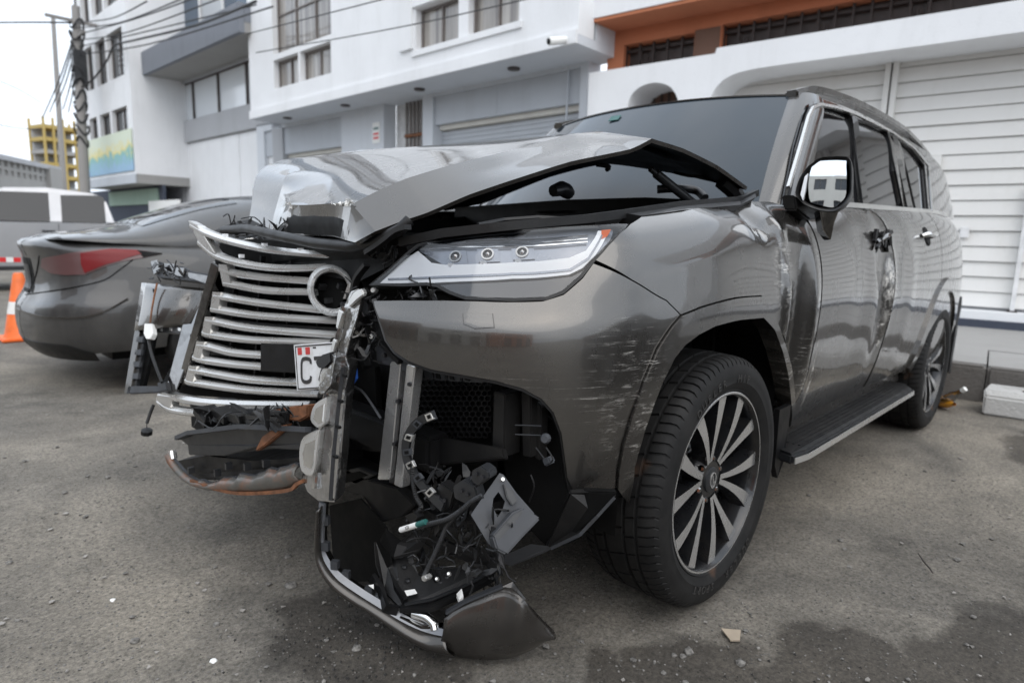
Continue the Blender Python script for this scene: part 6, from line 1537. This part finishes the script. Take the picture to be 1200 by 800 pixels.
MB().tube([rp(180, 474, .0), rp(176, 484, .0), rp(172, 496, .0)], .006, 6).build('dangling_rod', M['black'], suv); MB().lathe([(0, .012), (.02, .008), (.02, -.008), (0, -.012)], rp(172, 506), (0, .3, 1), 8).build('dangling_plug', M['black'], suv); MB().tube([rp(172, 496), rp(172, 505)], .002, 5).build('wire', M['black'], suv)
# ------------------------------------------------------------------ dusty sedan parked beside the SUV
def rebase(root, loc):
    root.location = loc
    for ch in root.children: ch.location = ch.location-Vector(loc)
rebase(suv, (-1.45, 0, 0))
sedan = empty('sedan', (0, 0, 0), 0, 'dusty dark grey sedan with streaked bumper, parked tail out next to the wreck', 'car')
def make_body(plan, keys):
    """plan: points running round the body; keys: (s fraction, [(inset, z)...])"""
    PL = catmull(plan, 10); d = np.linalg.norm(np.diff(PL, axis=0), axis=1); ps = np.concatenate([[0], np.cumsum(d)]); tt = np.gradient(PL, axis=0)
    ks = np.array([k[0]*ps[-1] for k in keys]); kd = np.array([catmull(k[1], 10) for k in keys]); nv = kd.shape[1]-1
    def fn(s, v):
        s = np.asarray(s, float); v = np.asarray(v, float)
        x, y = np.interp(s, ps, PL[:, 0]), np.interp(s, ps, PL[:, 1]); tx, ty = np.interp(s, ps, tt[:, 0]), np.interp(s, ps, tt[:, 1]); l = np.hypot(tx, ty); nx, ny = ty/l, -tx/l
        i = np.clip(np.searchsorted(ks, s, side='right')-1, 0, len(ks)-2); f = np.clip((s-ks[i])/(ks[i+1]-ks[i]), 0, 1); f = f*f*(3-2*f)
        u = np.clip(v*10, 0, nv); j = np.clip(u.astype(int), 0, nv-1); g = (u-j)[:, None]; f = f[:, None]
        p = (kd[i, j]*(1-g)+kd[i, j+1]*g)*(1-f)+(kd[i+1, j]*(1-g)+kd[i+1, j+1]*g)*f
        return np.stack([x-nx*p[:, 0], y-ny*p[:, 0], p[:, 1]], 1)
    return fn, ps
def surf_of(fn, ar, br, na, nb, sb, outward):
    s = Surf(fn, ar, br, na, nb, 1.0, sb)
    a, b = np.array([(ar[0]+ar[1])/2]), np.array([(br[0]+br[1])/2])
    P = fn(a, b)[0]
    if s.normal(a, b)[0]@(P-np.array(outward)) < 0: s.flip = True
    s.__init__(fn, ar, br, na, nb, 1.0, sb); return s
yc = -3.86
rearp = [(.10, .22), (.03, .30), (.0, .42), (.01, .56), (.055, .635), (.085, .74), (.075, .90), (.05, 1.005), (.13, 1.045)]
corn = [(.13, .22), (.05, .30), (.01, .42), (.0, .58), (.035, .69), (.06, .80), (.075, .92), (.10, .985), (.20, 1.03)]
sidep = [(.10, .20), (.04, .28), (.015, .42), (.01, .58), (.0, .70), (.012, .81), (.045, .91), (.085, .965), (.14, 1.0)]
sfn, sps = make_body([(1.06, yc-.1), (1.055, yc+.12), (1.02, yc+.38), (.94, yc+.60), (.80, yc+.76), (.58, yc+.85), (.25, yc+.885), (-.3, yc+.89), (-1.2, yc+.89), (-2.0, yc+.885), (-2.7, yc+.86), (-3.15, yc+.75), (-3.4, yc+.5), (-3.48, yc+.1), (-3.48, yc-.1)],
                     [(0, rearp), (.06, rearp), (.16, corn), (.28, sidep), (.65, sidep), (.8, [(a+.02, z-.0 if z < .8 else z-.10) for a, z in sidep]), (1, [(a+.05, z if z < .7 else .7+(z-.7)*.4) for a, z in rearp])])
SED = surf_of(sfn, (.02, sps[-1]-.02), (0, 8), 260, 60, .11, (-1.2, yc, .6))
def sx_(x): 
    a = np.linspace(.5, sps[-1]-.5, 400); P = sfn(a, np.full(400, 4.0)); return float(np.interp(-x, -P[:, 0], a))
def wheelcut(xw, z0=.31, r=.335, n=18):
    out = []
    for k in range(n+1):
        a = PI*k/n*1.0; x = xw+r*math.cos(a); z = z0+r*math.sin(a); s = sx_(x)
        vv = np.linspace(0, 8, 200); v = float(np.interp(max(z, .23), sfn(np.full(200, s), vv)[:, 2], vv)); out.append((s, max(v, .02)))
    return out
xr, xf = .02, -2.68
low = [(.03, .05)]+wheelcut(xr)+wheelcut(xf)+[(sps[-1]-.03, .05), (sps[-1]-.03, 7.98), (.03, 7.98)]
cut_panel('body', SED, low, M['sedan'], sedan, step=.05, thick=.05, gap=0)
def topf(zs=1.0):
    X = [.915, .88, .80, .61, .41, .16, -.11, -.43, -.8, -1.3, -1.75, -2.05, -2.45, -2.9, -3.2, -3.46]; Z = [1.04, 1.055, 1.075, 1.10, 1.14, 1.24, 1.335, 1.405, 1.44, 1.45, 1.41, 1.31, 1.03, .97, .92, .83]
    Wd = [.40, .54, .63, .71, .735, .755, .755, .755, .755, .755, .755, .755, .75, .74, .66, .5]; ZS = [1.035, 1.035, 1.032, 1.02, 1.01, .99, .985, .98, .98, .98, .98, .97, .955, .92, .87, .80]
    ca = lambda T: (catmull([(a, b) for a, b in zip(X, T)], 8))
    cz, cw, cs = ca(Z), ca(Wd), ca(ZS)
    def fn(x, a):
        x = np.asarray(x, float); a = np.asarray(a, float)
        zt, w, z0 = np.interp(-x, -cz[:, 0], cz[:, 1]), np.interp(-x, -cw[:, 0], cw[:, 1]), np.interp(-x, -cs[:, 0], cs[:, 1])
        c, s_ = np.cos(a), np.sin(a); e = np.clip((zt-z0-.08)/.3, 0, 1); p = 1-.42*e
        y = w*np.sign(c)*np.abs(c)**(.62+.18*e); z = z0+(zt-z0)*np.clip(s_, 0, 1)**(.75+.2*e)
        return np.stack([x, yc+y, z], 1)
    return fn
tfn = topf(); TOP = surf_of(tfn, (-3.46, .915), (0.001, PI-.001), 180, 60, .7, (-1.2, yc, .6))
cut_panel('upper_body', TOP, [(.914, .001), (.914, PI-.001), (-3.46, PI-.001), (-3.46, .001)], M['sedan'], sedan, step=.05, thick=0, gap=0, lip=False)
for nm, P in (('rear_side_window', [(.02, .30), (-.2, .52), (-.45, .64), (-.85, .70), (-.85, .20), (-.2, .20)]), ('front_side_window', [(-.95, .20), (-.95, .72), (-1.3, .74), (-1.65, .70), (-2.1, .30), (-2.2, .20)]), ('rear_screen', [(.36, 1.0), (-.35, 1.05), (-.35, PI-1.05), (.36, PI-1.0)]), ('windscreen', [(-1.75, 1.0), (-2.38, .9), (-2.38, PI-.9), (-1.75, PI-1.0)])):
    cut_panel(nm, TOP, P, M['tint'], sedan, step=.05, thick=.004, gap=0, off=.004)
ip = lambda pts: [tuple(q) for q in SED.invs(pts, amax=sps[-1]*.45)]
lampo = ip([(50, 303), (70, 299), (93, 295), (130, 291.5), (162, 293), (190, 297.5), (170, 302), (146, 306), (123, 312.5), (100, 322), (78, 322.5), (60, 320), (49, 313)])
lt = cut_panel('tail_lamp', SED, lampo, M['lamp_pale'], sedan, step=.03, thick=.01, gap=0, off=.006)
cut_panel('red_lens', SED, ip([(95, 297), (130, 292.6), (160, 294), (166, 298), (140, 306), (121, 311), (100, 320), (96, 310)]), M['lamp_red'], lt, step=.03, thick=.004, gap=0, off=.010)
cut_panel('lamp_tail', SED, ip([(160, 294), (190, 297.5), (168, 302)]), M['void'], lt, step=.03, thick=.004, gap=0, off=.010)
def groove(name, pts, mat='void', w=.006, off=.002): 
    P = SED.invs(catmull(pts, 5), amax=sps[-1]*.5); MB().sweep(list(sfn(P[:, 0], P[:, 1])+SED.normal(P[:, 0], P[:, 1])*off), w, w).build(name, M[mat], sedan)
groove('lid_gap', [(46, 300), (44, 315), (40, 330), (34, 343)]); groove('bumper_gap', [(30, 345), (60, 341), (90, 336), (122, 328), (140, 316), (156, 304)])
groove('bumper_crease', [(20, 362), (50, 371), (90, 372), (120, 366), (150, 350)], 'primer_paint', .012)
rec = cut_panel('plate_recess', SED, [(.03, 4.2), (.03, 6.0), (.25, 6.0), (.28, 4.3)], M['void'], sedan, step=.05, thick=.01, gap=0, off=.003)
cut_panel('blank_plate', SED, [(.03, 4.5), (.03, 5.7), (.20, 5.7), (.22, 4.5)], M['charcoal'], rec, step=.05, thick=.004, gap=0, off=.009)
cut_panel('bumper_valance', SED, [(.05, .1), (.05, 1.3), (sps[-1]*.13, 1.4), (sps[-1]*.16, .9), (sps[-1]*.16, .1)], M['black'], sedan, step=.06, thick=.006, gap=0, off=.004)
def plain_wheel(x, y, r, w, par, sg):
    t = MB().lathe([(r*.66, -w*.48), (r*.86, -w*.52), (r*.97, -w*.44), (r, -w*.3), (r, w*.3), (r*.97, w*.44), (r*.86, w*.52), (r*.66, w*.48)], (x, y, r), (0, 1, 0), 40).build('tyre', M['rubber'], par, smooth=40)
    MB().lathe([(0, .25*w), (r*.2, .3*w), (r*.62, .32*w), (r*.66, .44*w), (r*.68, .46*w), (r*.66, -.2*w)], (x, y, r), (0, sg, 0), 40).build('rim', M['silver'], t, smooth=40)
    for k in range(5):
        a = 2*PI*k/5; MB().bar((x+.05*math.cos(a), y+sg*.33*w, r+.05*math.sin(a)), (x+r*.62*math.cos(a), y+sg*.36*w, r+r*.62*math.sin(a)), .05, .03, up=(0, 1, 0)).build('spoke', M['silver'], t)
for x in (xr, xf):
    for sg in (1, -1): plain_wheel(x, yc+sg*.78, .315, .205, sedan, sg)
MB().box(-3.2, .62, yc-.55, yc+.55, .2, .85).build('underbody', M['void'], sedan)
# the sedan's far side is the mirror image
for o in list(sedan.children):
    if o.name.split('.')[0] in ('body', 'tail_lamp', 'plate_recess', 'rear_side_window', 'front_side_window', 'bumper_valance'):
        c = mirror_y(o)
        for cc in [c]+list(c.children):
            for vtx in cc.data.vertices: vtx.co.y += 2*yc
rebase(sedan, (-1.25, yc, 0))
# the dark car parked on the wreck's other side, outside the frame, mirrored in its doors and wing
M['dark_car'] = paint('dark_car_paint', (.03, .031, .034), metal=.5)
n2 = dup(sedan); n2.location = (-1.35, 4.35, 0); n2['label'] = 'dark clean sedan mirrored in the scraped doors of the wreck'
for o in n2.children:
    if o.data.materials and o.data.materials[0] == M['sedan']:
        o.data = o.data.copy(); o.data.materials[0] = M['dark_car']
# ------------------------------------------------------------------ silver pick-up behind it
def pickup():
    y0, y1 = -12.0, -13.75; root = empty('pickup_truck', (0, 0, 0), 0, 'silver double cab pickup truck standing behind the dusty sedan', 'pickup')
    side = [(-3.15, .62), (-3.15, 1.16), (-1.62, 1.17), (-1.60, 1.2), (1.0, 1.16), (2.0, 1.08), (2.25, .98), (2.32, .6), (2.25, .45), (1.93, .45)]+[(1.5+.43*math.cos(a), .42+.43*math.sin(a)) for a in np.linspace(.1, PI-.1, 9)]+[(1.0, .42), (-1.2, .42)]+[(-1.63+.43*math.cos(a), .42+.43*math.sin(a)) for a in np.linspace(.1, PI-.1, 9)]+[(-2.15, .5)]
    mb = MB(); mb.prism([(x, y0, z) for x, z in side], (0, y1-y0, 0)); b = mb.build('body', M['silver'], root, bevel=.035)
    sec = lambda x, z, k: (x, (y0-k, y1+k))
    cab = [(-1.60, 1.19, .03), (-1.50, 1.62, .16), (-1.35, 1.74, .22), (-.6, 1.80, .24), (-.0, 1.76, .22), (.95, 1.16, .04)]
    V = []
    for x, z, k in cab: V += [(x, y0-k, z), (x, y1+k, z)]
    n = len(cab); F = [(2*i, 2*i+2, 2*i+3, 2*i+1) for i in range(n-1)]+[tuple(2*i for i in range(n))[::-1], tuple(2*i+1 for i in range(n)), (0, 1, 2*n-1, 2*n-2)]
    MB().add(V, F).build('cab', M['silver'], root, bevel=.03)
    yy = lambda z: y0-.03-(z-1.19)*.33+.012
    def glz(nm, pts): return MB().prism([(x, yy(z), z) for x, z in pts], (0, -.01, 0)).build(nm, M['tint'], root)
    w1, w2 = [at(*q, y=y0-.1) for q in ((72, 262), (123, 262), (123, 232), (118, 229), (72, 228.5))], None
    glz('rear_door_window', [(p[0], min(1.71, max(1.2, p[2]))) for p in w1]); w3 = [at(*q, y=y0-.1) for q in ((58, 262), (58, 228.5))]
    glz('front_door_window', [(w3[0][0], 1.2), (w3[1][0], 1.71), (.05, 1.69), (.62, 1.35), (.80, 1.2)])
    for x in (-.70, -1.5, .85): MB().box(x-.004, x+.004, y0-.001, y0+.004, .5, 1.17).build('door_seam', M['void'], root)
    for x in (-.55, -1.38): MB().box(x-.1, x+.1, y0, y0+.03, 1.02, 1.05).build('door_handle', M['charcoal'], root)
    MB().box(-1.15, 1.0, y0-.1, y0+.1, .36, .43).build('side_step', M['charcoal'], root)
    MB().box(-3.3, -3.12, y1, y0, .48, .68).build('rear_bumper', M['chrome'], root)
    for x in (1.5, -1.63):
        for sg, y in ((1, y0-.14), (-1, y1+.14)): plain_wheel(x, y, .38, .25, root, sg)
    MB().box(-3, 2.1, y1+.2, y0-.25, .35, .7).build('underbody', M['void'], root)
    rebase(root, (-.4, -12.9, 0))
pickup()
# ------------------------------------------------------------------ poles and cables
def pole(px_top, px_bot, d, name_label, r0, r1, group):
    b = at(*px_bot, d=d); t = at(*px_top, d=d); root = empty('utility_pole', (b[0], b[1], 0), 0, name_label, 'pole', group)
    MB().tube([(0, 0, 0), (t[0]-b[0], t[1]-b[1], t[2])], [r0*.85, r1*.85], 14).build('shaft', M['pole'], root, smooth=50)
    return root, b, t
p1, b1_, t1_ = pole((88.5, 8), (97, 218), 22, 'near concrete utility pole wrapped in cable loops beside the banner', .21, .15, None)
h_ = t1_[2]; lean = lambda z: ((t1_[0]-b1_[0])*z/h_, (t1_[1]-b1_[1])*z/h_)
for i, z in enumerate(np.linspace(h_-4.6, h_-.6, 11)):
    x, y = lean(z); r = .17+.05*(i*7 % 4)/3
    MB().tube(catmull([(x+r*math.cos(a), y+r*math.sin(a), z+.18*math.sin(2*a+i)) for a in np.linspace(0, 2*PI, 9)[:-1]], 3, True), .035, 5).build('cable_coil', M['cable'], p1)
x, y = lean(h_-.5); MB().box(x-.9, x+.9, y-.05, y+.05, h_-.55, h_-.45).build('crossarm', M['pole'], p1); MB().box(x-.05, x+.05, y-.9, y+.9, h_-1.05, h_-.97).build('crossarm', M['pole'], p1)
x, y = lean(h_-2.0); MB().box(x-.22, x+.18, y-.2, y+.2, h_-2.7, h_-1.5).build('junction_box', M['charcoal'], p1, bevel=.03)
MB().tube([(*lean(h_), h_), (lean(h_)[0], lean(h_)[1], h_+1.4)], .03, 6).build('mast', M['cable'], p1)
p2, b2_, t2_ = pole((62, 18), (73, 218), 34, 'far thin utility pole in front of the yellow scaffolding', .20, .12, None)
r = random.Random(5)
def cable(pts, rad, label, grp='overhead cables'):
    P = [at(a, b, d=c) for a, b, c in pts]; m0 = sum(P)/len(P)
    o = MB().tube(catmull([p-m0 for p in P], 6), rad, 5).build('overhead_cable', M['cable']); o.location = m0; tag(o, label, 'cable', grp)
cable([(-20, 27, 24), (40, 26.5, 23), (86, 27, 22)], .035, 'thick cable crossing the white sky to the left of the near pole', None)
SAME = 'thin black cable strung along the fronts above the parked cars'
for i, (a, b, c) in enumerate((((86, 27), (130, 22), (172, 2)), ((88, 33), (140, 27), (230, -8)), ((92, 47), (150, 38), (290, -14)), ((93, 55), (160, 40), (300, 6)), ((94, 64), (175, 52), (320, 8)), ((94, 40), (160, 22), (250, -10)))):
    cable([(*a, 22), (*b, 18.5), (*c, 14)], .018 if i < 4 else .02, ('topmost cable running up and right from the near pole', 'second cable from the top running right from the near pole', 'third cable down from the near pole, crossing the dark balcony front', 'fourth cable down from the near pole, crossing the balcony', 'lowest straight cable running right from the near pole', 'cable rising right from the near pole between the top ones')[i], 'cables running from the pole along the fronts')
cable([(96, 102), (112, 90), (128, 68), (136, 50), (150, 47), (200, 36), (300, 2)], .034, 'sagging cable that dips below the others beside the near pole', None) if False else cable([(96, 102, 22), (110, 92, 21.6), (126, 70, 21), (134, 54, 20.6), (160, 47, 19), (230, 30, 16), (300, 2, 13)], .032, 'sagging cable that dips low beside the near pole', None)
for i, (a, b) in enumerate((((86, 45), (50, 138)), ((86, 52), (58, 132)), ((87, 60), (66, 125)), ((87, 72), (74, 128)), ((88, 80), (80, 132)))):
    cable([(*a, 22), ((a[0]+b[0])/2+1, (a[1]+b[1])/2+3, 27), (*b, 33)], .03, 'slanting drop cable between the two utility poles, %s from the left' % ('first', 'second', 'third', 'fourth', 'fifth')[i], 'drop cables between the poles')
for i, y_ in enumerate((96, 152)):
    cable([(-20, y_-8 if i == 0 else y_-9, 26), (20, y_+8 if i == 0 else y_-2, 28), (50, y_+26 if i == 0 else y_, 32)], .02, ('faint sagging cable in the sky at the far left, the higher one', 'faint cable in the sky at the far left, the lower one')[i], None)
# long thin wires that cross the white fronts
for i, (a, b, c) in enumerate((((300, 62), (480, 30), (700, -20)), ((290, 40), (400, 12), (470, -6)))):
    cable([(*a, 11), (*b, 9.5), (*c, 8)], .009, ('thin wire crossing the white upper floor, lower strand', 'thin wire crossing the white upper floor, upper strand')[i], None)
# ------------------------------------------------------------------ far yellow frame building and pierced block wall
def far_things():
    c = at(66, 190, d=62); root = empty('scaffolded_building', (c[0], c[1], 0), .25, 'distant unfinished building wrapped in yellow scaffolding', 'building')
    for i in range(9):
        z = 1.0+1.15*i; MB().box(-1.8, 1.8, -.7, 2, z, z+.34).build('floor_slab', M['yellow'] if i % 3 else M['concrete'], root)
    for x in (-1.75, -.9, .1, .95, 1.75): MB().box(x-.09, x+.09, 1.92, 2.1, 0, 11.2).build('column', M['yellow'], root)
    for x in (-1.75, 1.75): MB().box(x-.09, x+.09, -.8, -.6, 0, 11.2).build('column', M['yellow'], root)
    MB().box(-1.7, 1.7, -.55, -.35, 0, 10.2).build('back_wall', M['gwall'], root)
    for i in range(6): MB().box(-1.7+.56*i, -1.35+.56*i, -.3, 1.6, 1.4+1.15*(i % 4), 2.0+1.15*(i % 4)).build('infill', M['concrete'], root)
    a, b = at(-30, 215, d=26), at(66, 215, d=33); A, B = np.array([a[0], a[1]]), np.array([b[0], b[1]]); L_ = np.linalg.norm(B-A); ang = math.atan2(*(B-A)[::-1])
    w = empty('pierced_wall', (A[0], A[1], 0), ang, 'grey block wall with two rows of rectangular openings at the far left', 'wall')
    zt = float(at(20, 191, d=29)[2]); zb = float(at(20, 208, d=29)[2]); n = 14
    MB().box(0, L_, -.1, .1, 0, zb).build('wall', M['concrete'], w)
    MB().box(-.1, L_+.1, -.25, .25, zt, zt+.22).build('coping', M['gwall'], w); MB().box(0, L_, -.098, .098, (zb+zt)/2-.07, (zb+zt)/2+.07).build('course', M['concrete'], w)
    for i in range(n+1): x = L_*i/n; MB().box(max(0, x-.11), min(L_, x+.11), -.096, .096, zb, zt).build('block', M['concrete'], w)
    MB().box(L_-1.3, L_, -.3, .3, 0, zt+.1).build('pier', M['concrete'], w)
far_things()
# ------------------------------------------------------------------ street things
c = at(23.5, 345, y=-6.1); cone = empty('traffic_cone', (c[0], c[1], 0), 0, 'orange traffic cone half hidden by the dusty sedan', 'cone')
MB().lathe([(.17, .03), (.155, .06), (.045, .64), (.035, .66), (.0, .66)], (0, 0, 0), (0, 0, 1), 24).build('shell', M['cone'], cone, smooth=40); MB().box(-.2, .2, -.2, .2, 0, .03).build('base', M['cone'], cone, bevel=.01)
MB().lathe([(.119, .26), (.095, .38)], (0, 0, 0), (0, 0, 1), 24).build('reflective_band', M['white'], cone, smooth=40)
a, b = at(-20, 304, y=-6.1), at(24, 304.5, y=-6.1); bar_ = empty('barrier_bar', (a[0], a[1], a[2]), 0, 'red and white barrier bar resting on the cone', 'barrier'); n = 5
for i in range(n): MB().bar((b-a)*(i/n), (b-a)*((i+1)/n)-np.array([.001, 0, 0]), .03, .045).build('bar_section', M['white' if i % 2 else 'red'], bar_)
# painted wheel stop
q = [at(1150, 485, z=0), at(1215, 495, z=0)]; tdir = np.array([-.11, .99])
blk = empty('wheel_stop', (q[0][0], q[0][1], 0), 0, 'chipped white painted concrete wheel stop by the kerb', 'wheel stop')
bm_ = MB().prism([(0, 0, 0), (-.34, -.0, 0), (-.33, -.02, .17), (-.05, -.015, .17), (-.012, .0, .13)], (-.12, 1.1, 0)); o = bm_.build('block', wall_mat('chipped_white', (.52, .515, .50), stain=(.25, .24, .23), amt=1.0, bump=.5), blk, bevel=.012)
MB().lathe([(0, .003), (.035, .003), (.035, 0)], (-.18, .22, .171), (0, 0, 1), 12).build('bolt_hole', M['iron'], blk)
c = at(1105, 478, z=0.0); bo = empty('drink_bottle', (c[0], c[1], 0.0), .5, 'crumpled clear bottle of orange drink lying by the rear wheel', 'bottle')
MB().lathe([(0, -.10), (.032, -.098), (.038, -.08), (.035, -.04), (.038, .0), (.034, .05), (.02, .085), (.013, .10), (.013, .115)], (0, 0, .042), (1, .25, .15), 16).build('liquid', M['glass_bottle'], bo, smooth=60)
MB().lathe([(.033, -.02), (.036, .03), (.03, .06), (.016, .1), (.016, .13)], (.04, .0, .075), (.6, .5, .7), 14).build('neck', M['clear'], bo, smooth=60); MB().lathe([(0, .155), (.017, .155), (.017, .125)], (.04, 0, .075), (.6, .5, .7), 12).build('cap', M['white'], bo)
cb = empty('cardboard_scrap', tuple(at(857, 744, z=.012)), 0, 'torn scrap of cardboard on the damp patch below the wheel', 'cardboard')
pc = [at(x, y, z=.012)-at(857, 744, z=.012) for x, y in ((845, 737), (868, 739), (867, 751), (856, 751))]; MB().prism(pc, (0, 0, .004)).build('sheet', M['card'], cb)
P = [at(x, y, z=.014) for x, y in ((1076, 648), (1082, 657), (1090, 666), (1093, 671))]; tw = MB().tube([p-P[0] for p in P], [.002, .003, .0028, .002], 6).build('twig', M['iron']); tw.location = P[0]; tag(tw, 'short dark twig lying on the dirt at right', 'twig')
def stone(px, py, r, label, mat='stone', seed=0, grp=None, nm='stone', flat=.6):
    rr = random.Random(seed); bm = bmesh.new(); bmesh.ops.create_icosphere(bm, subdivisions=2, radius=r)
    for v in bm.verts: v.co *= 1+.35*noise.noise(v.co*(1.2/r)+Vector((seed*3.1, 0, 0))); v.co.z *= flat
    me = bpy.data.meshes.new(nm); bm.to_mesh(me); bm.free(); me.materials.append(M[mat]); P = at(px, py, z=.0); o = new_obj(nm, me); o.location = (P[0], P[1], hgt(P[0], P[1])-.004+r*flat*.6); o.rotation_euler = (0, 0, rr.uniform(0, 6)); tag(o, label, 'stone', grp); return o
stone(807, 766, .013, 'larger grey stone of the pair below the front tyre', seed=1); stone(800, 771, .009, 'smaller grey stone of the pair below the front tyre', seed=2)
stone(341, 686 , .020, 'flat grey stone on the dirt at left, in front of the splitter', seed=3, flat=.4); stone(418, 757, .014, 'rounded stone at the bottom edge left of the hanging bumper', seed=4)
stone(556, 752 if False else 545, .0, '', seed=5) if False else None
stone(158, 748, .012, 'grey stone near the bottom left corner', seed=6); stone(132, 699, .008, 'small white stone on the dirt at left', 'white', 7); stone(250, 770, .010, 'pale stone chip at the bottom left', 'white', 8, flat=.35)
stone(985, 632, .010, 'grey stone on the dirt right of the front wheel', seed=9); stone(1122, 655, .012, 'dark stone on the dirt at far right', seed=10)
for i in range(90):
    pass
def litter():
    mb = MB(); r = random.Random(9)
    for i in range(110):
        px, py = r.uniform(0, 1200), r.uniform(470, 800); P = at(px, py, z=0)
        if -.6 < P[1] < .95 and P[0] < .7: continue
        s = r.uniform(.003, .010)*min(1.6, max(.8, np.linalg.norm(P-CAM_POS)/2)); z = hgt(P[0], P[1])-.001
        k = r.randint(3, 5); a0 = r.uniform(0, 6); mb.prism([(P[0]+s*r.uniform(.5, 1)*math.cos(a0+2*PI*j/k), P[1]+s*r.uniform(.5, 1)*math.sin(a0+2*PI*j/k), z+r.uniform(0, .004)) for j in range(k)], (0, 0, .003))
    tag(mb.build('road_chips', simple('pale_chip', (.27, .255, .235), .85, var=.35, scale=4)), 'pale flat chips strewn over the dirt', 'road chips', kind='stuff')
litter()
# leaves and dark crumbs near the bumper: oily clods on the damp patch
def clods():
    mb = MB(); r = random.Random(12)
    for i in range(700):
        c = r.choice(((1.02, .62, .22), (.95, .35, .22), (.40, 1.5, .3))); x, y = r.gauss(c[0], c[2]*.55), r.gauss(c[1], c[2]*.55); s = r.uniform(.0015, .006)
        z = hgt(x, y)-.003; mb.add([(x-s, y, z), (x+s*.4, y-s, z), (x+s*.6, y+s*.8, z), (x, y, z+s*1.1)], [(0, 1, 3), (1, 2, 3), (2, 0, 3)])
    tag(mb.build('oily_dirt', simple('oily_dirt', (.035, .033, .031), .7, var=.4)), 'dark oily crumbs of dirt under the torn bumper', 'dirt', kind='stuff')
clods()
